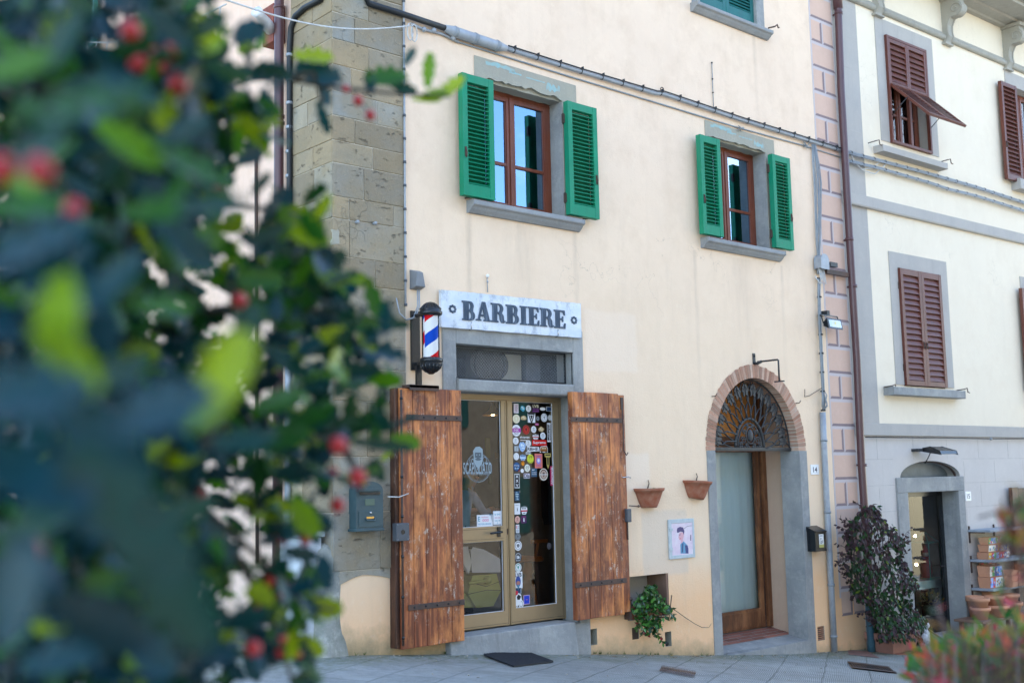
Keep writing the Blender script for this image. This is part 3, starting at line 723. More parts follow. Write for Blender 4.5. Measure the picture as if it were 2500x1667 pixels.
for rr in (.2,):
    b.tube([(cu + rr * math.cos(2 * math.pi * i / 24), -.342, 2.60 + rr * math.sin(2 * math.pi * i / 24)) for i in range(25)], .003, M['iron'], 4)
b.build('fan_guard', ac)
b = MB(P0); b.box(a1 + .02, a1 + .22, -.9, -.3, 2.43, 2.74, M['darkgreyplastic']); b.box(.12, .18, -.3, -.28, 2.43, 2.75, M['galv']); b.build('side_cover', ac)
# doorstep
b = MB(P0); st_r = P0.h(A5(1355, 1145), .10)[0]; st_rr = P0.h(A5(1430, 1200), .05)[0]
b.add([(-.22, -.3, -.035), (st_r, -.3, -.035), (st_r, .07, -.035), (-.22, .07, -.035), (-.22, .11, -.30), (st_r + .02, .11, -.45), (-.22, -.3, -.45), (st_r + .02, -.3, -.45)],
      [(0, 1, 2, 3), (3, 2, 5, 4), (1, 7, 5, 2), (0, 3, 4, 6)], M['pietra'])
b.box(st_r + .001, st_rr, -.02, .03, -.5, -.06, M['pietra'])
b.build('doorstep', house, bevel=.012)
# ---------- shop door (bronze aluminium)
dn = -.2
door = MB(P0); A = M['alu']; AD = M['aludark']
lx = lambda x, z=A4, y=1200: P0.h(z(x, y), dn)[0]
u_fr = shop[1] + .004; u_fl = shop[0] - .0
uo1 = lx(1240); ug1r = lx(1200); ug0r = lx(918); um1 = lx(884); um0 = lx(872); ug1l = lx(843)
zt_g = P0.h(A4(1060, 958), dn)[1]; zt_f = 2.29; zbr = P0.h(A5(1070, 1045), dn)[1]; zb0 = -.03
zmr1 = P0.h(A5(720, 512), dn)[1]; zmr0 = P0.h(A5(720, 612), dn)[1]; zbl = P0.h(A5(725, 1095), dn)[1]
# outer frame
door.box(u_fl, u_fl + .05, dn - .06, dn + .01, zb0, zt_f, A); door.box(uo1 + .004, u_fr, dn - .06, dn + .01, zb0, zt_f, A); door.box(u_fl + .05, uo1 + .004, dn - .06, dn + .009, zt_f - .055, zt_f, A)
def leaf(a, c, ga, gc, mid=None):
    zt = zt_f - .06; n1 = dn + .022
    door.prism([(a, zb0 + .01), (ga, zb0 + .01), (ga, zt_g), (a, zt)], dn - .03, n1, A); door.prism([(gc, zb0 + .01), (c, zb0 + .01), (c, zt), (gc, zt_g)], dn - .03, n1, A)
    door.prism([(a, zt), (ga, zt_g), (gc, zt_g), (c, zt)], dn - .03, n1 - .001, A)
    zb = zbl if mid else zbr
    door.box(ga, gc, dn - .03, n1 - .001, zb0 + .012, zb, A)
    # grooves of the profile
    for (g0, g1, q0, q1) in ((a + .008, a + .012, zb0 + .02, zt - .02), (c - .012, c - .008, zb0 + .02, zt - .02)): door.box(g0, g1, n1, n1 + .001, q0, q1, AD)
    door.box(a + .01, c - .01, n1, n1 + .0012, zb0 + .03, zb0 + .034, AD)
    if mid: door.box(ga, gc, dn - .03, n1 - .001, mid[0], mid[1], A); door.box(ga, gc, n1 - .001, n1 + .0005, mid[0] + .02, mid[0] + .024, AD); door.box(ga, gc, n1 - .001, n1 + .0005, mid[1] - .024, mid[1] - .02, AD)
leaf(u_fl + .054, um0, u_fl + .054 + (um0 - ug1l), ug1l, (zmr0, zmr1)); leaf(um1, uo1, ug0r, ug1r)
door.box(um0 + .001, um1 - .001, dn - .03, dn + .012, zb0 + .01, zt_f - .06, A); door.box(um0 + .004, um0 + .008, dn + .012, dn + .0135, zb0 + .02, zt_f - .08, AD)
door = door.build('shop_door', house, bevel=.003); door['label'] = 'bronze aluminium double glass door covered in stickers'
gl = u_fl + .054 + (um0 - ug1l)
b = MB(P0); gn = dn - .005
for (a, c, e, f) in ((gl, ug1l, zmr1, zt_g), (gl, ug1l, zbl, zmr0), (ug0r, ug1r, zbr, zt_g)):
    b.quad([(a, gn, e), (c, gn, e), (c, gn, f), (a, gn, f)], M['glass'])
b.build('pane', door)
b = MB(P0); 
for (a, c, e, f) in ((gl, ug1l, zmr1, zt_g), (gl, ug1l, zbl, zmr0), (ug0r, ug1r, zbr, zt_g)):
    for q in ((a, a + .005, e, f), (c - .005, c, e, f), (a + .005, c - .005, e, e + .005), (a + .005, c - .005, f - .004, f)): b.box(q[0], q[1], dn - .004, dn + .004, q[2], q[3], M['whiteseal'])
b.build('glass_seal', door)
b = MB(P0); hu, hz = P0.h(A7(725, 250), dn + .03); ha = P0.h(A7(610, 270), dn + .07)[0]
b.box(hu - .018, hu + .018, dn + .022, dn + .034, hz - .05, hz + .05, M['black']); b.tube([(hu, dn + .03, hz), (hu, dn + .075, hz), (hu - .02, dn + .08, hz), (ha, dn + .078, hz - .008)], .011, M['black'], 8)
b.box(um0 - .006, um0 + .002, dn + .022, dn + .03, hz - .03, hz + .03, M['rustiron']); b.build('door_handle', door, bevel=.003)

# ---------- wooden shutter doors
def leafdoor(u0, u1, z0, z1, nb, th, k, lab, strap_z, su, parent):
    b = MB(P0); w = (u1 - u0) / k; u = u0
    ws = [random.uniform(.8, 1.25) for _ in range(k)]; s = sum(ws); ws = [q * (u1 - u0) / s for q in ws]
    for q in ws:
        j = random.uniform(-.006, .006)
        # plank with ragged ends
        b.box(u + .0015, u + q - .0015, nb, nb + th + random.uniform(-.0025, .0025), z0 + j, z1 + j * .6, M['plank']); u += q
    o = b.build('door_shutter', parent, bevel=.005); o['label'] = lab
    for zz in strap_z:
        s = MB(P0)
        s.box(su[0], su[1], nb + th + .001, nb + th + .011, zz - .026, zz + .026, M['rustiron'])
        k2 = 5
        for i in range(k2):
            uu = su[0] + (su[1] - su[0]) * (i + .5) / k2; s.ball((uu, nb + th + .012, zz), .010, M['black'], 6)
        s.build('strap_hinge', o, bevel=.002)
    return o
lt = P0.h(A4(165, 850), .12); lb_ = P0.h(A5(160, 1345), .12); rt = P0.h(A4(580, 862), .12)[0]; rb = P0.h(A5(592, 1275), .12)[0]
Lz1, Lz0 = 2.285, (lb_[1] + P0.h(A5(592, 1275), .12)[1]) / 2; Lu0 = P0.h(A5(165, 900), .12)[0]; Lu1 = (rt + rb) / 2
ls = [P0.h(A4(390, 1063), .13)[1], P0.h(A5(400, 1040), .13)[1]]
LD = leafdoor(Lu0, Lu1, Lz0, Lz1, .05, .07, 5, 'left door shutter carrying a cable tube and grey switch box', ls, (P0.h(A4(205, 1063), .13)[0], Lu1 - .003), house)
b = MB(P0); b.box(Lu0 - .045, Lu0 - .002, .004, .10, Lz0 + .005, Lz1 - .002, M['plankdark']); b.box(Lu0 - .0, Lu0 + .05, .004, .049, Lz0 + .01, Lz1 - .01, M['plankdark']); b.build('edge_board', LD, bevel=.006)
cu_ = P0.h(A5(172, 300), .14)[0]
b = MB(P0); b.tube([(cu_, .135, Lz0 + .03), (cu_, .135, Lz1 - .02)], .011, M['rustiron'], 8)
for q in range(7): zq = Lz0 + .1 + q * (Lz1 - Lz0 - .2) / 6; b.tube([(cu_, .135, zq - .012), (cu_, .135, zq + .012)], .0145, M['black'], 8)
b.build('cable_tube', LD)
bx = P0.h(A5(133, 490), .19); by = P0.h(A5(220, 605), .19)
b = MB(P0); b.box(bx[0], by[0], .125, .19, by[1], bx[1], M['darkgreyplastic']); b.lathe(((bx[0] + by[0]) / 2, .19, (bx[1] + by[1]) / 2), [(0, 0)], M['black'], 4) if False else None
cxx, czz = (bx[0] + by[0]) / 2, (bx[1] + by[1]) / 2
b.add([(cxx + .022 * math.cos(t * math.pi / 8), .1915, czz + .022 * math.sin(t * math.pi / 8)) for t in range(16)], [tuple(range(16))], M['black'])
for a in (-1, 1):
    for c in (-1, 1): b.ball((cxx + a * (by[0] - bx[0]) * .40, .19, czz + c * (bx[1] - by[1]) * .42), .007, M['greyplastic'], 6)
b.build('switch_box', LD, bevel=.008)
b = MB(P0); b.tube([P0.h(A5(75, 310), .2) and (P0.h(A5(75, 310), .2)[0], .2, P0.h(A5(75, 310), .2)[1]), (P0.h(A5(150, 312), .18)[0], .18, P0.h(A5(150, 312), .18)[1]), (P0.h(A5(213, 288), .13)[0], .13, P0.h(A5(213, 288), .13)[1])], .005, M['whitecable'], 5); b.build('tie_cord', LD)
Ru0 = P0.h(A5(1350, 900), .12)[0]; Ru1 = P0.h(A5(1716, 900), .12)[0]; Rz1, Rz0 = 2.325, -.02
rs = [P0.h(A4(1500, 1077), .13)[1], P0.h(A5(1500, 892), .13)[1]]
RD = leafdoor(Ru0, Ru1 - .11, Rz0, Rz1, .05, .07, 4, 'right door shutter with lock bar on its outer rail', rs, (Ru0 - .03, P0.h(A4(1675, 1077), .13)[0]), house)
b = MB(P0); b.box(Ru1 - .108, Ru1, .04, .105, Rz0 + .02, Rz1 - .01, M['plank'], .9); b.build('outer_rail', RD, bevel=.006)
b = MB(P0); q = Ru1 - .045
b.box(q - .02, q + .02, .106, .114, P0.h(A4(1690, 1010), .11)[1], P0.h(A4(1690, 925), .11)[1], M['rustiron'])
z1_, z0_ = P0.h(A4(1690, 1010), .11)[1], P0.h(A4(1700, 1320), .11)[1]
b.tube([(q, .118, z1_), (q, .118, z0_ + .05), (q + .03, .13, z0_), (q + .03, .15, z0_ + .03)], .007, M['rustiron'], 6)
b.box(q + .02, q + .03, .106, .12, z0_ - .9, z0_ - .6, M['rustiron']); b.build('lock_bar', RD)
m1 = P0.h(A5(1690, 392), .15); m2 = P0.h(A5(1722, 480), .15)
b = MB(P0); b.box(m1[0], m2[0], .106, .15, m2[1], m1[1], M['darkgreyplastic']); b.build('lock_case', RD, bevel=.008)
for z_, p, q in ((A5, (1665, 180), (1722, 182)),):
    a = P0.h(z_(*p), .13); c = P0.h(z_(*q), .13); b = MB(P0); b.tube([(a[0], .108, a[1]), ((a[0] + c[0]) / 2, .14, a[1] + .006), (c[0], .11, c[1])], .007, M['chrome'], 6); b.build('pull_ring', RD)
b = MB(P0); a = P0.h(A5(1700, 370), .1); c = P0.h(A5(1775, 374), .05); b.tube([(a[0], .107, a[1]), (c[0] - .05, .1, c[1]), (c[0], .0, c[1])], .006, M['rustiron'], 6); b.ball((c[0], .03, c[1]), .014, M['rustiron'], 6); b.build('holding_hook', RD)
a = P0.h(A5(1712, 1000), .1); c = P0.h(A5(1712, 1140), .1)
b = MB(P0); b.box(a[0] - .02, a[0] + .015, .02, .1, c[1], a[1], M['rustiron']); b.ball((a[0], .1, a[1]), .025, M['rustiron'], 6); b.build('ground_stay', house)

# ---------- air vents' covers
b = MB(P0); n = 9
for i in range(n): u = vent1[0] + (vent1[1] - vent1[0]) * (i + .5) / n; b.box(u - .004, u + .004, -.02, -.006, vent1[2], vent1[3], M['rustiron'])
b.build('vent_grate', house)
b = MB(P0)
for i in range(5):
    for j in range(7):
        u = vent3[0] + (vent3[1] - vent3[0]) * (i + .5) / 5; zz = vent3[2] + (vent3[3] - vent3[2]) * (j + .5) / 7; s = .011
        b.prism([(u - s * 1.15, zz), (u, zz - s * .5), (u + s * 1.15, zz), (u, zz + s * .5)], -.03, -.003, M['terracotta_light'])
b.build('vent_grate', house)
b = MB(P0); b.tube([((vent2[0] + vent2[1]) / 2, -.1, vent2[2] + .03), ((vent2[0] + vent2[1]) / 2, -.02, vent2[2] + .02)], .025, M['black'], 10); b.build('drain_spout', house)

# ---------- arched doorway
au0, au1 = arch_[0], arch_[1]; zs = 1.72; rise = .90; ac_ = (au0 + au1) / 2; ar = (au1 - au0) / 2
b = MB(P0); nb = 60; ro = ar + .16
for i in range(nb):
    t0 = math.pi * i / nb + .006; t1 = math.pi * (i + 1) / nb - .006; k = rise / ar
    o = [(ac_ - ar * math.cos(t0), zs + ar * k * math.sin(t0)), (ac_ - ar * math.cos(t1), zs + ar * k * math.sin(t1))]
    jj = random.uniform(-.008, .008)
    e = [(ac_ - (ro + jj) * math.cos(t1), zs + (rise + .158 + jj) * math.sin(t1)), (ac_ - (ro + jj) * math.cos(t0), zs + (rise + .158 + jj) * math.sin(t0))]
    b.prism(o + e, -.28, .006 + random.uniform(0, .005), M['brick'], random.random())
b.build('brick_arch', house, bevel=.003)
b = MB(P0); pi = arc(au0 - .004, au1 + .004, zs, rise + .004); po = arc(au0 - .15, au1 + .15, zs, rise + .148)
for (a, c, d, e) in zip(pi, pi[1:], po[1:], po): b.quad([(a[0], .003, a[1]), (c[0], .003, c[1]), (d[0], .003, d[1]), (e[0], .003, e[1])], M['mortar']); b.quad([(a[0], .003, a[1]), (c[0], .003, c[1]), (c[0], -.29, c[1]), (a[0], -.29, a[1])], M['mortar'])
b.build('mortar_bed', house)
b = MB(P0); jl = 3.69; jr = 5.69
b.box(jl, au0, -.28, .014, -.80, zs - .002, M['pietra']); b.build('stone_jamb', house, bevel=.01)
b = MB(P0); b.box(au1, jr, -.28, .014, -.9, zs - .002, M['pietra'])
# chamfer strip on right jamb
b.box(au1 - .0, au1 + .03, .014, .022, -.62, zs - .03, M['pietra'])
b.build('stone_jamb', house, bevel=.01)
rd = .62; dr0 = au0; dr1 = 5.607     # inner recess
Mrev = M['plinth_peach']
Mrv = stone_mat('beige_reveal_plaster', (.58, .41, .29), (.55, .385, .275), (.60, .44, .32), streak=.15, bump=.2)
b = MB(P0)
reveal(b, dr0 - .08, dr1, -.6, zs + .9, rd - .28, Mrv, n=-.28, bottom=False)
b.quad([(dr1, -.281, -.62), (au1, -.281, -.62), (au1, -.281, zs), (dr1, -.281, zs)], Mrv)
b.build('recess_wall', house)
# threshold tiles & step
zth = P0.h(B5(1165, 1140), -.62)[1]; zst = -.645
b = MB(P0)
random.seed(3)
b.quad([(dr0 - .08, -.05, zst - .003), (dr1 + .0, -.05, zst - .003), (dr1, -rd - .05, zth - .003), (dr0 - .08, -rd - .05, zth - .003)], M['pietra'])
nu, nn = 7, 4
for i in range(nu):
    for j in range(nn):
        a = dr0 - .06 + (dr1 - dr0 + .06) * i / nu; c = a + (dr1 - dr0 + .06) / nu - .012; e = -.28 - (rd - .28) * j / nn; f = e - (rd - .28) / nn + .012
        o_ = .1 if j % 2 else 0
        zf = lambda q: zst + (zth - zst) * ((-q - .05) / rd)
        b.add([(a + o_, e, zf(e)), (min(c + o_, dr1 - .003), e, zf(e)), (min(c + o_, dr1 - .003), f, zf(f)), (a + o_, f, zf(f))], [(0, 1, 2, 3)], M['terracotta_tile'], random.random())
b.build('tiled_threshold', house)
b = MB(P0)
b.add([(au0, .03, -.66), (au1, .03, -.645), (au1, -.28, -.635), (au0, -.28, -.635), (au0, .035, -1.0), (au1, .035, -1.0)], [(0, 1, 2, 3), (0, 4, 5, 1)], M['pietra'])
b.build('doorstep', house)
# arched-entrance door
b = MB(P0); nd = -rd + .02; DW = M['doorwood']
gr = P0.h(B5(1085, 1000), nd)[0]; st1 = P0.h(B5(1113, 1000), nd)[0]; fr0 = P0.h(B5(1130, 1000), nd)[0]; zg0 = P0.h(B5(940, 1030), nd)[1]; zdt = P0.h(B4(1150, 1190), nd)[1]
dz0 = zth - .0
b.box(gr, st1, nd - .04, nd + .0, dz0, zdt + .09, DW); b.box(fr0, dr1 - .001, nd - .06, nd + .03, dz0, zdt + 1.2, DW); b.box(st1 + .001, fr0 - .001, nd - .05, nd - .01, dz0, zdt + .09, M['plankdark'])  # dark strip between stile and frame stands in for the shaded gap
b.box(dr0 - .08, gr - .001, nd - .04, nd - .002, dz0, zg0, DW); b.box(dr0 - .08, gr - .001, nd - .04, nd - .002, zdt, zdt + .09, DW)
b.box(dr0 - .08, gr - .03, nd - .002, nd + .008, dz0 + .03, zg0 - .03, DW)
b.box(dr0 - .08, dr1 - .001, nd - .06, nd + .02, zdt + .1, zdt + .2, DW)
d14 = b.build('entrance_door', house, bevel=.004); d14['label'] = 'brown wooden door with a curtain behind its glass in the arch'
b = MB(P0); k = 60; vs = []
for i in range(k + 1):
    u = dr0 - .08 + (gr - dr0 + .20) * i / k; n_ = nd - .09 + .012 * math.sin(i * 1.1) * (.4 + .6 * math.sin(i * .37) ** 2)
    vs += [(u, n_, zg0 - .02), (u, n_ + .006 * math.sin(i), zdt + .02)]
b.add(vs, [(2 * i, 2 * i + 2, 2 * i + 3, 2 * i + 1) for i in range(k)], M['curtain'], .5, True); b.build('curtain', d14)
b = MB(P0); b.quad([(dr0 - .08, nd - .03, zg0), (gr, nd - .03, zg0), (gr, nd - .03, zdt), (dr0 - .08, nd - .03, zdt)], glass_mat('old_door_glass', (.93, .95, .95), .0, 1.35)); b.build('pane', d14)
# fanlight wall behind grille: amber wood panel in two mottled tones
b = MB(P0); Mfan = simple('amber_fanlight_wood', (.80, .34, .09), .35, (.45, .17, .04), vs=2.2, stretch=(1, 1, .5))
pts = arc(dr0 - .08, dr1, zdt + .2, rise + .12)
b.prism(pts, nd - .05, nd - .03, Mfan); b.build('fanlight', house)
# iron fanlight grille
b = MB(P0); gn_ = -.12; zb_ = 1.75; IR = M['iron']
b.box(au0 + .002, au1 - .002, gn_ - .018, gn_ + .018, zb_ - .03, zb_ + .012, IR); b.box(au0 + .002, au1 - .002, gn_ - .01, gn_ + .026, zb_ - .012, zb_ - .004, IR)
R1 = ar - .012
b.tube([(u, gn_, z) for u, z in arc(au0 + .012, au1 - .012, zs + .02, rise - .03, 40)], .011, IR, 6)
b.tube([(ac_ - .285 * math.cos(math.pi * i / 20), gn_, zb_ + .37 * math.sin(math.pi * i / 20)) for i in range(21)], .02, IR, 6)
b.tube([(ac_ - .235 * math.cos(math.pi * i / 20), gn_, zb_ + .31 * math.sin(math.pi * i / 20)) for i in range(21)], .011, IR, 6)
nr = 13; kz = rise / ar
for i in range(nr):
    th = math.pi * (i + .5) / nr
    for sg_ in (-1, 1):
        P = []
        for j in range(9):
            t = j / 8; a_ = th + sg_ * (.115 * (1 - t) ** 1.0 * math.cos(t * 2.2) - .10 * t ** 2 * 0 + .085 * math.sin(t * math.pi * 1.0) * (1 if t > .4 else .3) * -1 + .085 * t ** 3)
            r_ = .30 + (R1 - .02 - .30) * t
            P.append((ac_ - r_ * math.cos(a_), gn_ + sg_ * .012, zb_ + (.36 + (R1 * kz - .05 - .36) * t) * math.sin(a_)))
        b.tube(P, [.011 - .003 * j / 8 for j in range(9)], IR, 6)
def vleaf(b, u, z, s, ang, m, n0):
    out = []
    for q in range(22):
        t = 2 * math.pi * q / 22; r = s * (.62 + .38 * math.cos(t)) * (1.0 if q % 2 else .68) * (1 + .25 * math.cos(2 * t))
        out.append((u + r * math.cos(t + ang), z + r * math.sin(t + ang)))
    b.prism(out, n0 - .006, n0 + .006, m)
    b.tube([(u - s * .3 * math.cos(ang), n0 + .008, z - s * .3 * math.sin(ang)), (u + s * .9 * math.cos(ang), n0 + .01, z + s * .9 * math.sin(ang))], .004, m, 4)
    for w in (-.7, .7): b.tube([(u, n0 + .008, z), (u + s * .6 * math.cos(ang + w), n0 + .009, z + s * .6 * math.sin(ang + w))], .003, m, 4)
for i in range(nr + 1):
    th = math.pi * i / nr
    if th < .1 or th > math.pi - .1: th = .09 if th < .1 else math.pi - .09
    u = ac_ - (R1 - .12) * math.cos(th); z = zb_ + (R1 * kz - .14) * math.sin(th) + .03
    vleaf(b, u, z, .115, math.atan2(-math.sin(th), math.cos(th)), M['iron'], gn_ + .02)
# crest in the hub: shield with scrolls
b.ball((ac_, gn_ + .01, zb_ + .16), .07, IR, 12, (.8, .35, 1.1))
b.tube([(ac_ + .085 * math.cos(t * math.pi / 8), gn_ + .012, zb_ + .16 + .105 * math.sin(t * math.pi / 8)) for t in range(17)], .010, IR, 6)
for sg_ in (-1, 1):
    for (cu2, cz2, r2) in ((.14, .10, .05), (.19, .045, .035), (.12, .20, .035), (.075, .035, .03), (.05, .27, .025)):
        b.tube([(ac_ + sg_ * (cu2 + r2 * (1 - t / 22) * math.cos(t * .55)), gn_ + .012, zb_ + cz2 + r2 * (1 - t / 22) * math.sin(t * .55)) for t in range(17)], .0075, IR, 5)
    for t in range(5): b.ball((ac_ + sg_ * (.04 + .045 * t), gn_ + .012, zb_ + .02), .014, IR, 6)
b.build('iron_grille', house)['label'] = 'wrought iron fanlight grille with vine leaves and central crest'
# lower repaired patch (flush paint step, very thin) beside the meter door
random.seed(11)
h0 = lambda z, p, n=0.0: P0.h(z(*p), n)
# ---------- shop stickers (sub-parts of the shop door)
W_ = (.78, .79, .80); K_ = (.02, .02, .025)
sticker_n = [0]
def disc(b, u, z, ru, rz, n, c, k=22): b.add([(u + ru * math.cos(2 * math.pi * i / k), n, z + rz * math.sin(2 * math.pi * i / k)) for i in range(k)], [tuple(range(k))], flat(c))
def rct(b, u, z, w, h, n, c): b.quad([(u - w / 2, n, z - h / 2), (u + w / 2, n, z - h / 2), (u + w / 2, n, z + h / 2), (u - w / 2, n, z + h / 2)], flat(c))
def poly(b, pts, n, c): b.quad([(p[0], n, p[1]) for p in pts], flat(c))
def sticker(z_, cx, cy, w, h, kind, c1, c2=None, txt=None, c3=None, label=None):
    n0 = dn - .003
    u0, zt = P0.h(z_(cx - w / 2, cy - h / 2), n0); u1, zb = P0.h(z_(cx + w / 2, cy + h / 2), n0)
    u, z = (u0 + u1) / 2, (zt + zb) / 2; W, H = u1 - u0, zt - zb
    sticker_n[0] += 1
    b = MB(P0); e = .0004
    if kind == 'disc':
        disc(b, u, z, W / 2, H / 2, n0, c1)
        if c2:
            disc(b, u, z + H * .02, W * .40, H * .40, n0 + e, c2)
            if c3: disc(b, u, z, W * .34, H * .34, n0 + 2 * e, c3)
            # inner motif: little head shape with strokes
            cc = c1 if not c3 else c2
            disc(b, u, z + H * .06, W * .13, H * .12, n0 + 3 * e, cc, 10); poly(b, [(u - W * .09, z), (u + W * .09, z), (u + W * .03, z - H * .2), (u - W * .03, z - H * .2)], n0 + 3.2 * e, cc)
            for q in range(14):
                t = 2 * math.pi * q / 14; rct(b, u + W * .37 * math.cos(t), z + H * .37 * math.sin(t), W * .035, H * .035, n0 + 3 * e, cc)
    elif kind == 'ring':       # white disc with grey line motif
        disc(b, u, z, W / 2, H / 2, n0, c1); disc(b, u, z, W * .3, H * .3, n0 + e, c2); disc(b, u, z, W * .26, H * .26, n0 + 2 * e, c1)
        rct(b, u, z + H * .05, W * .12, H * .26, n0 + 3 * e, c2); rct(b, u, z - H * .12, W * .3, H * .05, n0 + 3 * e, c2); disc(b, u, z + H * .16, W * .09, H * .08, n0 + 3.5 * e, c2, 10)
        for q in range(5): rct(b, u + (q - 2) * W * .1, z - H * .3, W * .05, H * .07, n0 + 3 * e, c2)
    elif kind == 'rect':
        rct(b, u, z, W, H, n0, c1)
        if c2:
            rct(b, u, z, W * .8, H * .84, n0 + e, c2)
            if c3:
                for q in range(5): rct(b, u + W * random.uniform(-.1, .1), z + H * (.3 - q * .15), W * random.uniform(.3, .6), H * .06, n0 + 2 * e, c3)
    elif kind == 'plain': rct(b, u, z, W, H, n0, c1)
    elif kind == 'blob' or kind == 'crown':
        if kind == 'blob':
            k = 18; poly(b, [(u + W / 2 * math.cos(2 * math.pi * i / k) * random.uniform(.75, 1.05), z + H / 2 * math.sin(2 * math.pi * i / k) * random.uniform(.75, 1.05)) for i in range(k)], n0, c1)
            disc(b, u - W * .1, z + H * .15, W * .15, H * .13, n0 + e, c2); rct(b, u + W * .08, z - H * .12, W * .4, H * .09, n0 + e, c2); disc(b, u + W * .15, z + H * .1, W * .08, H * .1, n0 + e, c2, 8)
        else:
            pts = [(u - W / 2, z)]
            for q in range(5): pts += [(u - W / 2 + W * (q + .5) / 5, z + H * (.5 - .07 * abs(q - 2))), (u - W / 2 + W * (q + 1) / 5, z + H * .12)]
            pts += [(u + W / 2, z - H * .05), (u + W * .3, z - H * .5), (u - W * .3, z - H * .5)]
            poly(b, pts, n0, c1); rct(b, u, z - H * .12, W * 1.05, H * .16, n0 + e, c2); rct(b, u, z - H * .36, W * .4, H * .08, n0 + e, K_)
            for q in range(3): disc(b, u + (q - 1) * W * .22, z + H * .14, W * .06, H * .09, n0 + e, K_, 8)
    if txt:
        for (s, du, dz, ww, hh, col, *rot) in txt:
            text(b, s, u + du * W, n0 + 4 * e, z + dz * H, ww * (H if rot else W), hh * (W if rot else H), flat(col), rot[0] if rot else 0, True)
    o = b.build('sticker', door)
    if label: o['label'] = label
    return o
G = (.35, .38, .4); NV = (.02, .05, .12); 
S = sticker
S(A6, 763, 283, 52, 100, 'rect', (.7, .7, .74), (.62, .5, .56), c3=(.2, .2, .3)); S(A6, 831, 282, 54, 68, 'blob', (.05, .35, .5), (.75, .8, .82)); S(A6, 891, 285, 56, 72, 'ring', W_, G)
S(A6, 965, 278, 75, 92, 'plain', (.02, .01, .03), txt=[('LVB', 0, .2, .85, .34, (.8, .78, .5)), ('TATTOO', 0, -.16, .85, .16, (.35, .08, .42)), ('PARLOUR', 0, -.38, .85, .15, (.35, .08, .42))], label='dark sticker reading LVB tattoo parlour')
S(A6, 1038, 288, 60, 36, 'disc', W_); S(A6, 1104, 288, 60, 50, 'rect', (.6, .65, .7), NV)
for q in (1091, 1117): S(A6, q, 286, 18, 26, 'disc', (.45, .7, .78))
S(A6, 765, 390, 78, 96, 'disc', (.76, .7, .5), (.8, .76, .6), c3=(.72, .66, .45)); S(A6, 842, 382, 70, 55, 'blob', (.5, .36, .18), (.8, .72, .5))
b_ = S(A6, 922, 382, 80, 98, 'plain', W_)
b = MB(P0); u, z = P0.h(A6(922, 382), dn - .0022); poly(b, [(u - .055, z + .06), (u + .055, z + .06), (u, z - .07)], dn - .0022, K_); poly(b, [(u - .03, z + .035), (u + .03, z + .035), (u, z - .035)], dn - .002, W_); poly(b, [(u - .02, z + .028), (u + .02, z + .028), (u, z - .022)], dn - .0018, K_); b.build('sticker', door)
S(A6, 987, 388, 40, 56, 'disc', K_, (.25, .28, .3)); S(A6, 1053, 378, 68, 90, 'disc', W_, (.3, .32, .33), c3=W_); S(A6, 1112, 380, 44, 60, 'disc', (.5, .5, .48)); S(A6, 978, 447, 36, 22, 'plain', (.5, .15, .3))
S(A6, 765, 510, 95, 125, 'ring', W_, (.2, .15, .25), txt=[('NITRO', 0, 0, .6, .16, W_)]); b = MB(P0); u, z = P0.h(A6(765, 508), dn - .001); rct(b, u, z, .125, .042, dn - .0008, (.4, .05, .35)); text(b, 'INK', u, dn - .0004, z, .07, .025, flat(W_)); b.build('sticker', door)
S(A6, 866, 503, 74, 98, 'disc', (.5, .03, .02), (.05, .02, .02), c3=(.5, .03, .02)); S(A6, 945, 500, 56, 72, 'ring', W_, G); S(A6, 1022, 500, 66, 60, 'blob', (.5, .36, .18), (.8, .72, .5))
S(A6, 1103, 531, 42, 198, 'rect', W_, K_, txt=[('valtiberina', 0, 0, .84, .5, W_, math.pi / 2)], label='tall black sticker reading valtiberina')
b = MB(P0); u, z = P0.h(A6(852, 582), dn - .003); text(b, 'alcopops', u, dn - .003, z, .135, .03, flat(W_), 0, True); rct(b, u, z - .03, .12, .006, dn - .003, W_); b.build('sticker', door)
S(A6, 964, 572, 64, 64, 'crown', W_, (.5, .04, .05)); S(A6, 1040, 566, 58, 72, 'ring', W_, G); S(A6, 759, 618, 60, 76, 'ring', W_, G); S(A6, 828, 678, 76, 110, 'blob', (.32, .48, .72), (.75, .82, .88)); S(A6, 888, 643, 58, 72, 'ring', W_, G)
S(A6, 1003, 638, 152, 62, 'plain', (.65, .015, .012), txt=[('Supreme', 0, 0, .86, .58, W_)], label='red rectangular sticker reading Supreme')
S(A6, 766, 699, 46, 58, 'rect', (.3, .33, .36), (.45, .5, .52), c3=(.1, .1, .1))
S(A6, 938, 703, 128, 48, 'plain', W_, txt=[('RBHE.', 0, 0, .92, .7, K_)], label='white sticker with black letters RBHE')
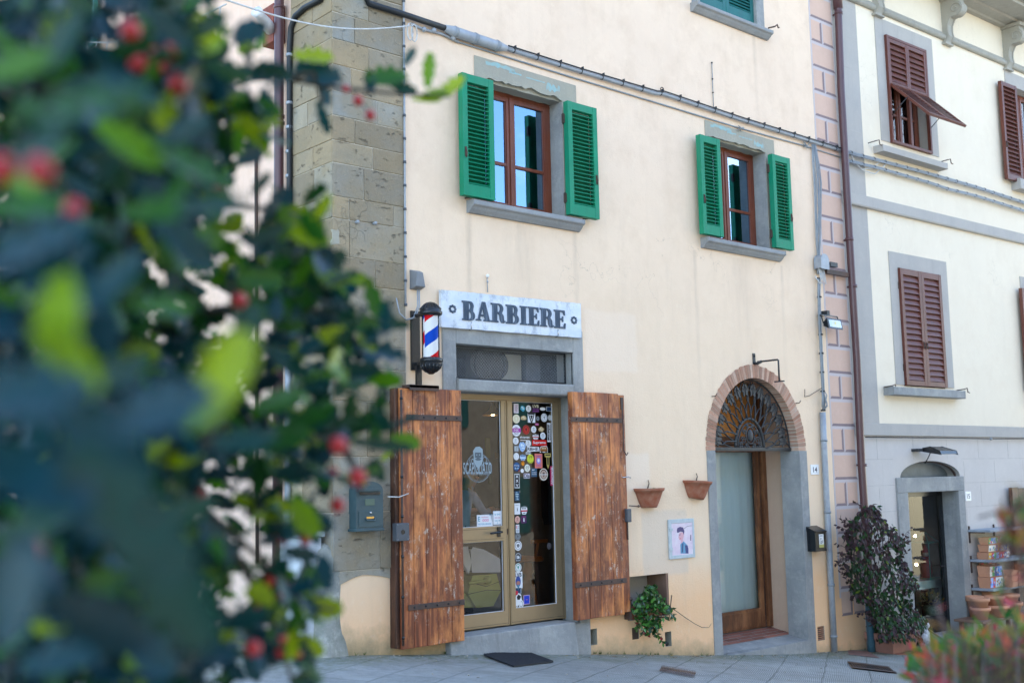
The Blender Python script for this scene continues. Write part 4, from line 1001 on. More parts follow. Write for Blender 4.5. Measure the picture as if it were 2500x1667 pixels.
# little van sticker
b = MB(P0); u, z = P0.h(A6(1050, 707), dn - .003); w, h = .055, .04
poly(b, [(u - w * 1.05, z - h * .8), (u + w, z - h * .8), (u + w * 1.05, z + h * .3), (u + w * .7, z + h), (u - w * .8, z + h * .8), (u - w * 1.1, z)], dn - .003, W_)
poly(b, [(u - w * .95, z - h * .6), (u + w * .9, z - h * .6), (u + w * .95, z + h * .2), (u + w * .62, z + h * .85), (u - w * .7, z + h * .65), (u - w, z)], dn - .0026, (.35, .13, .03))
for q in (-.4, 0, .4): rct(b, u + q * w, z + h * .3, w * .3, h * .35, dn - .0022, (.7, .6, .4))
for q in (-.55, .55): disc(b, u + q * w, z - h * .65, w * .2, h * .3, dn - .002, K_, 12)
b.build('sticker', door)
S(A6, 888, 745, 50, 25, 'plain', W_, txt=[('BEN', 0, 0, .8, .6, K_)]); S(A6, 765, 779, 60, 76, 'disc', W_, (.72, .73, .72)); S(A6, 832, 785, 62, 72, 'crown', (.32, .48, .72), (.6, .7, .8))
S(A6, 911, 805, 72, 96, 'disc', (.62, .66, .05), txt=[('LVB', 0, .25, .5, .16, K_), ('. .', 0, .06, .35, .07, K_)], label='yellow round face sticker')
b = MB(P0); u, z = P0.h(A6(911, 812), dn - .0015); b.tube([(u + .028 * math.cos(t), dn - .0012, z - .012 + .022 * math.sin(t)) for t in [math.pi * (1.1 + .08 * i) for i in range(11)]], .0022, flat(K_), 4); b.build('sticker', door)
S(A6, 995, 825, 82, 150, 'rect', (.78, .22, .17), (.72, .2, .17), txt=[('CHAMPION', 0, .32, .7, .08, (.25, .1, .55)), ('FUTURE', 0, -.33, .6, .08, (.25, .1, .55))])
b = MB(P0); u, z = P0.h(A6(995, 825), dn - .002); disc(b, u, z, .03, .035, dn - .0016, (.3, .25, .7)); disc(b, u, z + .004, .016, .018, dn - .0013, W_); b.build('sticker', door)
S(A6, 833, 850, 32, 50, 'disc', (.8, .28, .02)); S(A6, 833, 832, 16, 22, 'disc', (.8, .28, .02))
b = MB(P0); u, z = P0.h(A6(1092, 820), dn - .003); Y_ = (.55, .42, .12)
poly(b, [(u - .045, z + .075), (u + .045, z + .075), (u + .045, z + .04), (u + .02, z + .03), (u + .018, z - .05), (u, z - .09), (u - .018, z - .05), (u - .02, z + .03), (u - .045, z + .04)], dn - .003, Y_)
poly(b, [(u - .012, z + .03), (u + .012, z + .03), (u + .01, z - .045), (u - .01, z - .045)], dn - .0026, K_); rct(b, u, z + .057, .07, .012, dn - .0026, K_); b.build('sticker', door)
S(A6, 768, 886, 78, 100, 'disc', NV, (.03, .12, .3), txt=[('Tramp', 0, .12, .7, .14, W_), ('ill ill', 0, -.15, .5, .14, (.6, .75, .8))]); S(A6, 790, 905, 22, 60, 'disc', (.55, .05, .1))
S(A6, 879, 899, 60, 78, 'disc', (.78, .8, .68), txt=[('O O', 0, .12, .55, .3, K_), ('U', 0, -.22, .25, .2, K_)]); S(A6, 826, 927, 34, 42, 'disc', W_)
S(A6, 948, 945, 62, 88, 'plain', (.04, .1, .17), txt=[('BE', -.1, .3, .4, .14, W_), ('YOURSELF', 0, 0, .8, .1, W_), ('ALWAYS', 0, -.2, .8, .1, W_)])
S(A6, 1047, 965, 92, 125, 'disc', (.75, .68, .58), (.1, .03, .02), c3=(.55, .4, .32), txt=[('INTREPIDA', 0, 0, .9, .13, W_)], label='round brown sticker reading Intrepida')
S(A6, 873, 980, 64, 50, 'plain', (.6, .58, .68), txt=[('DIa', 0, 0, .9, .8, K_)])
S(A6, 1131, 980, 34, 200, 'plain', (.55, .02, .12), txt=[('Afterwards', 0, 0, .9, .7, W_, math.pi / 2)])
S(A6, 772, 1032, 58, 150, 'rect', (.5, .52, .52), K_, txt=[('A', 0, .3, .5, .18, W_), ('X', 0, 0, .5, .2, W_), ('V', 0, -.3, .5, .18, W_)])
S(A6, 773, 1187, 62, 115, 'rect', K_, (.03, .09, .16), c3=(.5, .65, .72)); S(A6, 773, 1142, 62, 20, 'plain', (.6, .62, .62)); S(A6, 775, 1320, 62, 114, 'plain', W_, txt=[('PREMIERE', 0, .35, .7, .06, (.3, .3, .35)), ('i', 0, -.05, .12, .3, K_)])
S(A6, 846, 1330, 66, 92, 'crown', W_, (.5, .04, .05)); S(A6, 777, 1432, 56, 74, 'ring', (.7, .4, .33), (.4, .15, .12)); S(A6, 843, 1430, 54, 74, 'rect', (.12, .02, .12), (.06, .02, .08), txt=[('wine', 0, .36, .6, .1, (.6, .1, .3)), ('I', 0, -.05, .2, .5, W_)])
S(A7, 960, 208, 48, 102, 'plain', W_, txt=[('I', -.25, .2, .2, .4, (.6, .02, .05)), ('2', .2, .2, .35, .35, (.3, .3, .35)), ('SAVE', 0, -.18, .7, .11, (.03, .12, .2)), ('MORE', 0, -.34, .7, .11, (.03, .12, .2))])
S(A7, 962, 309, 74, 92, 'disc', (.22, .24, .25), (.07, .08, .09), c3=(.22, .24, .25)); S(A7, 966, 425, 98, 122, 'disc', W_, (.12, .14, .16), c3=W_, txt=[('ALTRA', 0, .36, .5, .09, K_), ('SO', 0, 0, .4, .3, K_)])
S(A7, 966, 572, 96, 122, 'disc', (.02, .025, .03), (.5, .5, .5), c3=(.02, .025, .03), txt=[('be', 0, .02, .42, .36, W_), ('BARBERIA', 0, -.34, .6, .07, W_)], label='round black sticker reading be')
S(A7, 967, 705, 86, 106, 'disc', W_, (.03, .3, .2), c3=W_, txt=[('Y', 0, .08, .3, .24, (.03, .3, .2))]); S(A7, 970, 865, 108, 202, 'plain', W_, txt=[('LVB', 0, .32, .8, .24, K_)], label='white sticker with black LVB over a blue face')
b = MB(P0); u, z = P0.h(A7(968, 895), dn - .002); disc(b, u, z + .01, .035, .055, dn - .0016, (.04, .08, .3)); disc(b, u, z - .005, .026, .02, dn - .0013, (.45, .2, .15)); poly(b, [(u - .02, z - .025), (u + .02, z - .025), (u, z - .075)], dn - .0013, (.1, .25, .35)); b.build('sticker', door)
S(A7, 968, 999, 80, 66, 'rect', (.45, .5, .55), NV)
for q in (952, 984): S(A7, q, 998, 24, 34, 'disc', (.45, .7, .78))
# cyclist sticker
b = MB(P0); u, z = P0.h(A7(968, 1115), dn - .003)
for q in (-.038, .038): disc(b, u + q, z - .045, .034, .042, dn - .003, W_); disc(b, u + q, z - .045, .024, .030, dn - .0026, (.25, .26, .28)); disc(b, u + q, z - .045, .018, .022, dn - .0022, W_)
poly(b, [(u - .04, z + .02), (u - .01, z + .07), (u + .04, z + .05), (u + .05, z), (u + .02, z - .05), (u - .03, z - .06)], dn - .0024, W_)
poly(b, [(u - .02, z + .03), (u + .005, z + .055), (u + .04, z + .03), (u + .02, z - .0), (u - .01, z + .0)], dn - .002, K_); disc(b, u - .02, z + .07, .02, .022, dn - .0018, (.6, .03, .06)); b.build('sticker', door)['label'] = 'small white cyclist sticker'
S(A7, 1076, 1113, 84, 112, 'rect', (.5, .35, .5), (.015, .05, .5), txt=[('w', 0, 0, .3, .12, (.6, .2, .2))]); S(A7, 1363, 430, 56, 84, 'disc', (.06, .055, .06), (.14, .13, .14), c3=(.06, .055, .06))
# left pane stickers and logo
S(A6, 438, 1440, 166, 112, 'rect', (.72, .74, .78), W_, txt=[('certificato', 0, .3, .45, .09, (.6, .1, .25)), ('OOO', .05, .02, .4, .22, (.7, .1, .3)), ('E', -.36, .15, .12, .4, (.03, .3, .42)), ('ECCELLENZA', 0, -.30, .8, .14, (.03, .3, .5))])
S(A6, 497, 1405, 26, 60, 'plain', (.05, .3, .5)); S(A6, 568, 1412, 86, 136, 'rect', (.7, .73, .78), W_, txt=[('a oo', 0, .25, .7, .12, (.1, .35, .5)), ('==', 0, 0, .7, .1, (.6, .4, .5)), ('ve b', 0, -.2, .7, .12, (.05, .3, .45)), ('t', 0, -.38, .1, .1, (.05, .35, .5))])
b = MB(P0); lc = (.30, .38, .42); n0 = dn - .0035; u, z = P0.h(A6(372, 895), n0); ru = (P0.h(A6(500, 895), n0)[0] - P0.h(A6(246, 895), n0)[0]) / 2; rz = (P0.h(A6(372, 745), n0)[1] - P0.h(A6(372, 1045), n0)[1]) / 2
k = 48
for i in range(k):
    t0, t1 = 2 * math.pi * i / k, 2 * math.pi * (i + .999) / k
    for ra, rb in ((1, .97),): b.quad([(u + ru * ra * math.cos(t0), n0, z + rz * ra * math.sin(t0)), (u + ru * ra * math.cos(t1), n0, z + rz * ra * math.sin(t1)), (u + ru * rb * math.cos(t1), n0, z + rz * rb * math.sin(t1)), (u + ru * rb * math.cos(t0), n0, z + rz * rb * math.sin(t0))], flat(lc))
    if i % 1 == 0: b.quad([(u + ru * ra * .92 * math.cos(t) , n0, z + rz * ra * .92 * math.sin(t)) for t in (t0, t0 + .05)] + [(u + ru * .89 * math.cos(t), n0, z + rz * .89 * math.sin(t)) for t in (t0 + .05, t0)], flat(lc))
us, zs_ = P0.h(A6(355, 905), n0); ta = P0.h(A6(218, 905), n0)[0]; tb = P0.h(A6(515, 905), n0)[0]
text(b, 'SCAPIGLIATO', (ta + tb) / 2, n0 - .0016, zs_, tb - ta, .125, flat((.02, .03, .035)), 0, True); text(b, 'SCAPIGLIATO', (ta + tb) / 2 - .004, n0 + .0002, zs_ + .004, tb - ta, .118, flat(lc), 0, True)
u2, z2 = P0.h(A6(305, 830), n0); text(b, 'LO', u2, n0, z2, .055, .06, flat(lc), 0, True); u2, z2 = P0.h(A6(385, 955), n0); text(b, 'MARCO OLANDESI', u2, n0, z2, .26, .03, flat(lc))
hu, hz = P0.h(A6(370, 785), n0)   # bearded head
poly(b, [(hu - .06, hz + .02), (hu - .065, hz + .06), (hu - .03, hz + .1), (hu + .02, hz + .105), (hu + .06, hz + .08), (hu + .065, hz + .02), (hu + .055, hz - .05), (hu + .03, hz - .09), (hu, hz - .12), (hu - .03, hz - .09), (hu - .055, hz - .05)], n0, lc)
poly(b, [(hu - .04, hz + .045), (hu + .04, hz + .045), (hu + .042, hz - .005), (hu, hz - .015), (hu - .042, hz - .005)], n0 + .0005, (.10, .13, .15)); poly(b, [(hu - .045, hz - .02), (hu, hz - .008), (hu + .045, hz - .02), (hu + .02, hz - .035), (hu - .02, hz - .035)], n0 + .0007, (.10, .13, .15))
for q in (-1, 1): disc(b, hu + q * .018, hz + .022, .008, .006, n0 + .001, lc, 8)
su, sz = P0.h(A6(438, 815), n0); b.tube([(su + .025 * math.cos(t * math.pi / 6), n0, sz + .03 * math.sin(t * math.pi / 6)) for t in range(13)], .004, flat(lc), 4); b.tube([(su - .015, n0, sz - .03), (su - .05, n0, sz - .08)], .005, flat(lc), 4)
b.build('shop_logo', door)['label'] = 'pale ring logo with a bearded head reading Lo Scapigliato'

# ---------- shop interior
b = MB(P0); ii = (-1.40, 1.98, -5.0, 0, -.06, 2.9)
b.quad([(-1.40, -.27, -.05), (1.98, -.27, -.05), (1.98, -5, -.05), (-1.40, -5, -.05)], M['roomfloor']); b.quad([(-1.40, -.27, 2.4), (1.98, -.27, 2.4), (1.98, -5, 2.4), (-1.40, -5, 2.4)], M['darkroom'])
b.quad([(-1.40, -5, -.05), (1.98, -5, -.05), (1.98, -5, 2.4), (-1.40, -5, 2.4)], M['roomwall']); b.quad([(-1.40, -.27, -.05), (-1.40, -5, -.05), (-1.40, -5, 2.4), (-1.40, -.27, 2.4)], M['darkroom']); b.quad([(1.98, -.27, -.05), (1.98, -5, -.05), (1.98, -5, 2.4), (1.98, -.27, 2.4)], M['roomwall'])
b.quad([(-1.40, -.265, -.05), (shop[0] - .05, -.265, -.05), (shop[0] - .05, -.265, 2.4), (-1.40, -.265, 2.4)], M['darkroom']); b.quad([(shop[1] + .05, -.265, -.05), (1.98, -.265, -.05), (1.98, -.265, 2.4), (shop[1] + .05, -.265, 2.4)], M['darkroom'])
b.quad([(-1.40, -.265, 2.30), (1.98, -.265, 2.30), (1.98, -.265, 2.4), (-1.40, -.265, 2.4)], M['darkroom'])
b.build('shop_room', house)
# barber chair with olive base
ch = empty('barber_chair', P0.w(.75, -1.0, -.05), label='white and black barber chair on a faceted olive green base behind the door glass', cat='barber chair')
nc = -.8
def hq(z_, p, n): return P0.h(z_(*p), n)
hexp = [hq(A7, p, nc) for p in ((330, 1040), (440, 1215), (650, 1190), (745, 1000), (690, 785), (390, 810))]
b = MB(P0); b.prism([(p[0], p[1]) for p in hexp], nc - .45, nc, M['olive']); b.prism([(p[0] - .16, p[1] * .92 + .02) for p in hexp[:2]] + [hexp[1], hexp[0]], nc - .4, nc - .05, M['olive'])
ol2 = simple('dark_olive_seam', (.10, .11, .03), .6)
for a, c in (((330, 1045), (570, 990)), ((570, 990), (745, 995)), ((350, 890), (560, 945)), ((560, 945), (740, 880))):
    p, q = hq(A7, a, nc + .002), hq(A7, c, nc + .002); b.tube([(p[0], nc + .002, p[1]), (q[0], nc + .002, q[1])], .005, ol2, 4)
b.build('base', ch, bevel=.012)
b = MB(P0); p, q = hq(A7, (335, 905), nc + .05), hq(A7, (590, 870), nc + .05); b.tube([(p[0], nc + .05, p[1]), (q[0], nc + .05, q[1])], .018, M['olive'], 8); b.ball((q[0], nc + .03, q[1]), .045, M['olive'], 10); b.build('pump_lever', ch)
b = MB(P0); pts = [hq(A7, p, nc + .05) for p in ((395, 745), (740, 740), (742, 620), (640, 560), (520, 495), (395, 470), (380, 500))]; b.prism([(p[0], p[1]) for p in pts], nc - .4, nc + .05, M['whitepaint']); b.build('side_panel', ch, bevel=.02)
b = MB(P0); pts = [hq(A7, p, nc + .12) for p in ((180, 450), (320, 450), (362, 640), (335, 760))]; b.prism([(p[0], p[1]) for p in pts], nc + .09, nc + .12, M['whitepaint']); pts = [hq(A7, p, nc + .06) for p in ((180, 380), (180, 450), (400, 460), (530, 490), (745, 610), (742, 360))]; b.prism([(p[0], p[1]) for p in pts], nc - .45, nc + .03, M['black']); b.build('seat', ch, bevel=.01)
b = MB(P0); p = hq(A7, (560, 1240), nc - .2); b.lathe((p[0], nc - .2, -.045), [(0, .03), (.36, .03), (.40, .012), (.40, 0)], M['chrome'], 32); b.build('foot_plate', ch)
# bentwood swivel chair
st = empty('swivel_stool', P0.w(1.75, -1.3, -.05), label='brown bentwood swivel chair behind the stickered glass', cat='chair')
ns = -1.25; p = hq(A7, (1095, 575), ns); cu, cz = p
b = MB(P0); b.lathe((cu, ns, cz - .03), [(0, .05), (.20, .05), (.235, .03), (.235, 0), (.2, -.01), (0, -.01)], M['chairwood'], 28); b.build('seat', st)
zb = -.05; b = MB(P0); b.lathe((cu, ns, zb), [(.03, .12), (.075, .16), (.085, .3), (.07, cz - zb - .3), (.045, cz - zb - .2), (.07, cz - zb - .16), (.05, cz - zb - .06), (.03, cz - zb - .02)], M['chairwood'], 16); b.build('column', st)
for a in (.4, 1.97, 3.54, 5.1):
    b = MB(P0); c_, s_ = math.cos(a), math.sin(a); H = cz - zb
    b.tube([(cu + c_ * r, ns + s_ * r, zb + z) for r, z in ((.09, H - .24), (.14, H - .30), (.16, H * .45), (.18, .25), (.23, .1), (.30, .012))], [.02, .024, .024, .024, .022, .02], M['chairwood'], 8); b.build('leg', st)
p2 = hq(A7, (1150, 350), ns); b = MB(P0); zr = p2[1]
b.tube([(cu + .30 * math.cos(t), ns + .30 * math.sin(t), zr - .02 + .02 * math.sin(t)) for t in [math.pi * (-.3 + 1.0 * i / 16) for i in range(17)]], .022, M['chairwood'], 8); b.build('back_rail', st)
for t in (0.1, .7, 1.3, 1.9):
    b = MB(P0); b.tube([(cu + .20 * math.cos(t), ns + .20 * math.sin(t), cz + .0), (cu + .29 * math.cos(t), ns + .29 * math.sin(t), zr - .02)], .017, M['chairwood'], 8); b.build('spindle', st)
# counter with bottles
ct = empty('counter', P0.w(.9, -2.3, -.05), label='pale counter deep inside the barber shop', cat='counter')
b = MB(P0); p = hq(A6, (430, 1395), -2.3); czt = p[1]; b.box(.2, 1.95, -2.7, -2.2, czt - .05, czt, M['soap']); b.build('counter_top', ct); b = MB(P0); b.box(.25, 1.9, -1.405, -2.25, -.045, czt - .05, M['greyplastic']); b.build('cabinet', ct)
for px, hh, r, nm in ((455, .30, .05, 'white pump bottle standing tallest on the counter'), (400, .17, .035, 'short pump bottle left of the tallest bottle'), (520, .12, .05, 'white cup at the right end of the bottles'), (1060, .2, .03, 'small bottle on the counter behind the right door leaf')):
    p = hq(A6, (px, 1380), -2.3); b = MB(P0); b.lathe((p[0], -2.35, czt), [(r, 0), (r, hh * .7), (r * .4, hh * .8), (r * .3, hh * .85), (r * .3, hh), (0, hh)], M['soap'], 14)
    b.tube([(p[0], -2.35, czt + hh), (p[0] - r * 1.2, -2.35, czt + hh)], .008, M['soap'], 6) if hh > .15 else None
    tag(b.build('bottle'), nm, 'bottle', 'bottles on the barber counter')
# brass pendant lamp
p = hq(A6, (522, 300), -1.2); b = MB(P0); la = empty('pendant_lamp', P0.w(p[0], -1.2, p[1]), label='brass pendant lamp hanging behind the left door glass', cat='lamp')
b.lathe((p[0], -1.2, p[1] - .06), [(.12, 0), (.115, .01), (.04, .07), (.02, .12), (.02, .15), (0, .15)], M['brass'], 20); b.build('lamp_shade', la); b = MB(P0); b.tube([(p[0], -1.2, p[1] + .09), (p[0], -1.2, 2.39)], .005, M['black'], 6); b.build('cord', la); b = MB(P0); b.ball((p[0], -1.2, p[1] - .04), .025, M['bulb'], 8); b.build('bulb', la)
# dark coat/curtain at right of the room and framed pictures
b = MB(P0)
for (x, y, w, h, c) in ((475, 690, 46, 210, (.14, .17, .08)), (500, 960, 34, 200, (.10, .12, .08)), (565, 770, 22, 60, (.16, .12, .07))):
    a = hq(A6, (x - w / 2, y - h / 2), -1.6); c2 = hq(A6, (x + w / 2, y + h / 2), -1.6); b.box(a[0], c2[0], -1.62, -1.6, c2[1], a[1], flat(c))
tag(b.build('hanging_banners'), 'narrow printed strips hanging inside the shop behind the left glass', 'banner')
b = MB(P0); a = hq(A6, (1068, 1000), -.7); c2 = hq(A6, (1150, 1440), -.7); b.prism([(a[0], a[1] + .5), (c2[0] + .1, a[1] + .5), (c2[0] + .1, c2[1]), (c2[0] - .05, c2[1] - .05), (a[0] + .02, c2[1] + .05)], -.8, -.7, M['black']); tag(b.build('hanging_coat'), 'black coat hanging inside by the right edge of the door glass', 'coat')
# barber (skinned body)
def person_mesh(name, joints, edges, mat):
    me = bpy.data.meshes.new(name); me.from_pydata([j[0] for j in joints], edges, []); ob = bpy.data.objects.new(name, me); bpy.context.scene.collection.objects.link(ob)
    sk = ob.modifiers.new('skin', 'SKIN'); 
    if not me.skin_vertices: 
        bpy.context.view_layer.objects.active = ob
    for i, j in enumerate(joints):
        me.skin_vertices[0].data[i].radius = (j[1], j[2] if len(j) > 2 else j[1])
    me.skin_vertices[0].data[0].use_root = True
    ob.modifiers.new('sub', 'SUBSURF').levels = 1; ob.modifiers['sub'].render_levels = 1
    dg = bpy.context.evaluated_depsgraph_get(); m2 = bpy.data.meshes.new_from_object(ob.evaluated_get(dg)); bpy.data.objects.remove(ob)
    m2.materials.append(mat)
    for p in m2.polygons: p.use_smooth = True
    o = bpy.data.objects.new(name, m2); bpy.context.scene.collection.objects.link(o); return o
hu, hz = hq(A6, (315, 985), -1.5)
base = P0.w(hu - .25, -1.5, -.05)
pz = lambda x, y, z: Vector((x, y, z))
J = [(pz(0, 0, .95), .13, .10), (pz(.03, 0, 1.15), .14, .10), (pz(.10, 0, 1.36), .17, .10), (pz(.17, 0, 1.46), .055), (pz(.22, 0, 1.55), .075, .085), (pz(.25, 0, 1.62), .085, .095), (pz(.25, 0, 1.68), .06),
     (pz(.12, -.19, 1.38), .06), (pz(.24, -.24, 1.18), .048), (pz(.42, -.16, 1.22), .036), (pz(.48, -.14, 1.23), .03),
     (pz(.12, .19, 1.38), .06), (pz(.22, .25, 1.16), .048), (pz(.40, .17, 1.20), .036), (pz(.46, .15, 1.21), .03),
     (pz(0, -.1, .88), .09), (pz(.02, -.11, .48), .065), (pz(0, -.12, .08), .045), (pz(.14, -.12, .04), .04),
     (pz(0, .1, .88), .09), (pz(.02, .11, .48), .065), (pz(-.02, .12, .08), .045), (pz(.12, .12, .04), .04)]
E_ = [(0, 1), (1, 2), (2, 3), (3, 4), (4, 5), (5, 6), (2, 7), (7, 8), (8, 9), (9, 10), (2, 11), (11, 12), (12, 13), (13, 14), (0, 15), (15, 16), (16, 17), (17, 18), (0, 19), (19, 20), (20, 21), (21, 22)]
try:
    sc = (hz + .05) / 1.62
    body = person_mesh('person', [((j[0] * sc), *j[1:]) for j in J], E_, M['shirt'])
    body.data.materials.append(M['skin']); body.data.materials.append(M['trouser']); body.data.materials.append(M['blond'])
    for p in body.data.polygons:
        c = p.center / sc
        if c.z < .98: p.material_index = 2
        elif c.z > 1.47: p.material_index = 3 if (c.z > 1.60 or c.x < .20) else 1
        elif c.x > .34: p.material_index = 1
    body.location = base; body['_w'] = tuple(base)
    tag(body, 'fair-haired barber in a pale blue shirt bending to work behind the door glass', 'person')
    # fingers and face features
    fb = MB()
    for s_ in (-1, 1):
        hx = Vector(base) + Vector((.48 if s_ < 0 else .46, s_ * .145, 1.225)) * sc
        for f_ in range(4): fb.tube([hx + Vector((0, (f_ - 1.5) * .018, 0)), hx + Vector((.045, (f_ - 1.5) * .02, -.006)), hx + Vector((.065, (f_ - 1.5) * .02, -.03))], [.009, .008, .007], M['skin'], 6)
        fb.tube([hx + Vector((-.02, -s_ * .03, 0)), hx + Vector((.02, -s_ * .05, -.005))], .009, M['skin'], 6)
    h_ = Vector(base) + Vector((.25, 0, 1.60)) * sc
    fb.ball(h_ + Vector((.088, 0, 0)), .016, M['skin'], 8)
    for s_ in (-1, 1): fb.ball(h_ + Vector((.075, s_ * .03, .02)), .009, M['black'], 6); fb.ball(h_ + Vector((0, s_ * .088, 0)), .02, M['skin'], 8)
    fb.build('face_and_fingers', body)
except Exception as ex:
    print('person failed', ex)

# ---------- sign board BARBIERE
sgn = h0(A4, (440, 190), .06); sbr = h0(A4, (1398, 515), .06); str_ = h0(A4, (1393, 285), .06); sbl = h0(A4, (443, 440), .06)
m, nt = new_mat('weathered_white_board'); k = NT(nt); v = k.pos((1, 1, 1), 'obj')
col = k.mix(k.ramp(k.noise(k.pos((.5, 1, 1.5), 'obj'), 3, 6, .7), .35, .7), (.74, .76, .78), (.50, .58, .68))
hh = k.sepz(v)[2]
w_ = k.math('ADD', k.noise(k.pos((1, 1, .6), 'obj'), 6, 7, .8), k.math('MULTIPLY', k.math('ABSOLUTE', k.math('SUBTRACT', hh, .17)), .5))
col = k.mix(k.math('MULTIPLY', k.ramp(w_, .58, .72), .8), col, (.30, .34, .39))
col = k.mix(k.math('MULTIPLY', k.ramp(k.noise(k.pos((1, 1, .25), 'obj'), 30, 4, .7), .62, .72), .5), col, (.2, .22, .25))
k.out(col, .7, k.noise(v, 40, 5), .3, .004); M['signboard'] = m
m, nt = new_mat('worn_blue_black_lettering'); k = NT(nt); v = k.pos((1, 1, .12), 'obj')
col = k.mix(k.ramp(k.noise(v, 38, 6, .75), .45, .72), (.035, .055, .085), (.14, .18, .235)); col = k.mix(k.ramp(k.noise(k.pos((1, 1, .5), 'obj'), 20, 5, .8), .70, .74), col, (.45, .38, .3)); k.out(col, .7); M['lettering'] = m
sg = empty('shop_sign', P0.w((sgn[0] + sbr[0]) / 2, .06, sbr[1]), label='weathered white board above the shop door with dark blue letters BARBIERE', cat='shop sign')
b = MB(P0); edge = []
pc = [(sgn[0], sgn[1]), (str_[0], str_[1]), (sbr[0], sbr[1]), (sbl[0], sbl[1])]
rough_slab(b, pc, .026, .06, M['signboard'], .0025, .05)
b.build('board', sg, bevel=.003)
# slab-serif stencil letters as outline polygons with holes
def ell(cx, cz, rx, rz, a0, a1, k=10): return [(cx + rx * math.cos(R_(a0 + (a1 - a0) * i / k)), cz + rz * math.sin(R_(a0 + (a1 - a0) * i / k))) for i in range(k + 1)]
def wob(pts): return pts
LET = {
 'B': (.80, [[(0, 0), (.48, 0)] + ell(.50, .265, .28, .265, -90, 55) + ell(.47, .76, .235, .24, -30, 90) + [(0, 1), (0, .93), (.09, .90), (.09, .10), (0, .07)]],
       [[(.40, .09)] + ell(.44, .275, .12, .185, -90, 90, 8) + [(.40, .46)], [(.40, .57)] + ell(.42, .745, .10, .175, -90, 90, 8) + [(.40, .92)]]),
 'A': (.86, [[(-.02, 0), (.30, 0), (.30, .07), (.225, .10), (.26, .24), (.50, .24), (.53, .10), (.45, .07), (.45, 0), (.88, 0), (.88, .07), (.81, .10), (.56, 1), (.36, 1), (.36, .95), (.10, .10), (-.02, .07)]],
       [[(.285, .33), (.475, .33), (.40, .70)]]),
 'R': (.84, [[(0, 0), (.43, 0), (.43, .07), (.35, .10), (.35, .45), (.43, .45)] + [(.50, .40), (.52, .15), (.60, .01), (.74, -.01), (.86, .06), (.84, .12), (.79, .11), (.765, .16), (.74, .38), (.64, .50)] + ell(.47, .745, .26, .255, -35, 90) + [(0, 1), (0, .93), (.09, .90), (.09, .10), (0, .07)]],
       [[(.38, .55)] + ell(.43, .74, .115, .185, -90, 90, 8) + [(.38, .92)]]),
 'I': (.46, [[(0, 0), (.46, 0), (.46, .07), (.37, .10), (.37, .90), (.46, .93), (.46, 1), (0, 1), (0, .93), (.09, .90), (.09, .10), (0, .07)]], []),
 'E': (.74, [[(0, 0), (.72, 0), (.745, .30), (.68, .30), (.60, .10), (.37, .09), (.37, .46), (.50, .47), (.54, .36), (.59, .36), (.59, .66), (.54, .66), (.50, .55), (.37, .54), (.37, .91), (.57, .90), (.65, .73), (.71, .73), (.69, 1), (0, 1), (0, .93), (.09, .90), (.09, .10), (0, .07)]], []),
}
def letter_mesh(ch):
    w, outs, holes = LET[ch]
    cu = bpy.data.curves.new('l', 'CURVE'); cu.dimensions = '2D'; cu.fill_mode = 'BOTH'; cu.extrude = .5
    for pts in outs + holes:
        sp = cu.splines.new('POLY'); sp.points.add(len(pts) - 1)
        for i, (x, y) in enumerate(pts): sp.points[i].co = (x, y, 0, 1)
        sp.use_cyclic_u = True
    ob = bpy.data.objects.new('l', cu); bpy.context.scene.collection.objects.link(ob); dg = bpy.context.evaluated_depsgraph_get(); me = ob.evaluated_get(dg).to_mesh()
    v = [tuple(q.co) for q in me.vertices]; f = [tuple(p.vertices) for p in me.polygons]; bpy.data.objects.remove(ob); bpy.data.curves.remove(cu)
    return v, f, w
LM = {c: letter_mesh(c) for c in 'BARIE'}
lp = [(c, h0(A4, p, .062)) for c, p in zip('BARBIERE', ((582, 395), (678, 398), (780, 408), (882, 418), (978, 426), (1033, 430), (1115, 438), (1212, 448)))]
le = h0(A4, (1285, 450), .062); lt_ = h0(A4, (582, 262), .062)
for i, (c, (u, z)) in enumerate(lp):
    nu_ = lp[i + 1][1][0] if i < 7 else le[0] + .02
    v, f, w = LM[c]; H = .300 if i else .300
    H = (lt_[1] - lp[0][1][1]); sc_ = (nu_ - u - .012) / w
    b = MB(P0); b.add([(u + x * sc_, .066 + q * .010, z + y * H) for x, y, q in v], f, M['lettering'], .5); o = b.build('letter', sg)
for p in ((517, 320), (1347, 397)):
    u, z = h0(A4, p, .062); b = MB(P0); k = 8
    for i in range(k):
        t = 2 * math.pi * i / k; b.prism([(u + .034 * math.cos(t) * 1.0 + .013 * math.cos(q * math.pi / 4), z + .030 * math.sin(t) + .013 * math.sin(q * math.pi / 4)) for q in range(8)], .0605, .068 + .0003 * i, M['lettering'])
    b.build('rosette', sg)
for p in ((648, 440), (1240, 490)):
    u, z = h0(A4, p, .07); b = MB(P0); b.tube([(u, .03, z - .03), (u, .066, z - .022), (u, .07, z + .03), (u + .008, .062, z + .045)], .005, M['chrome'], 6); b.build('clip', sg)
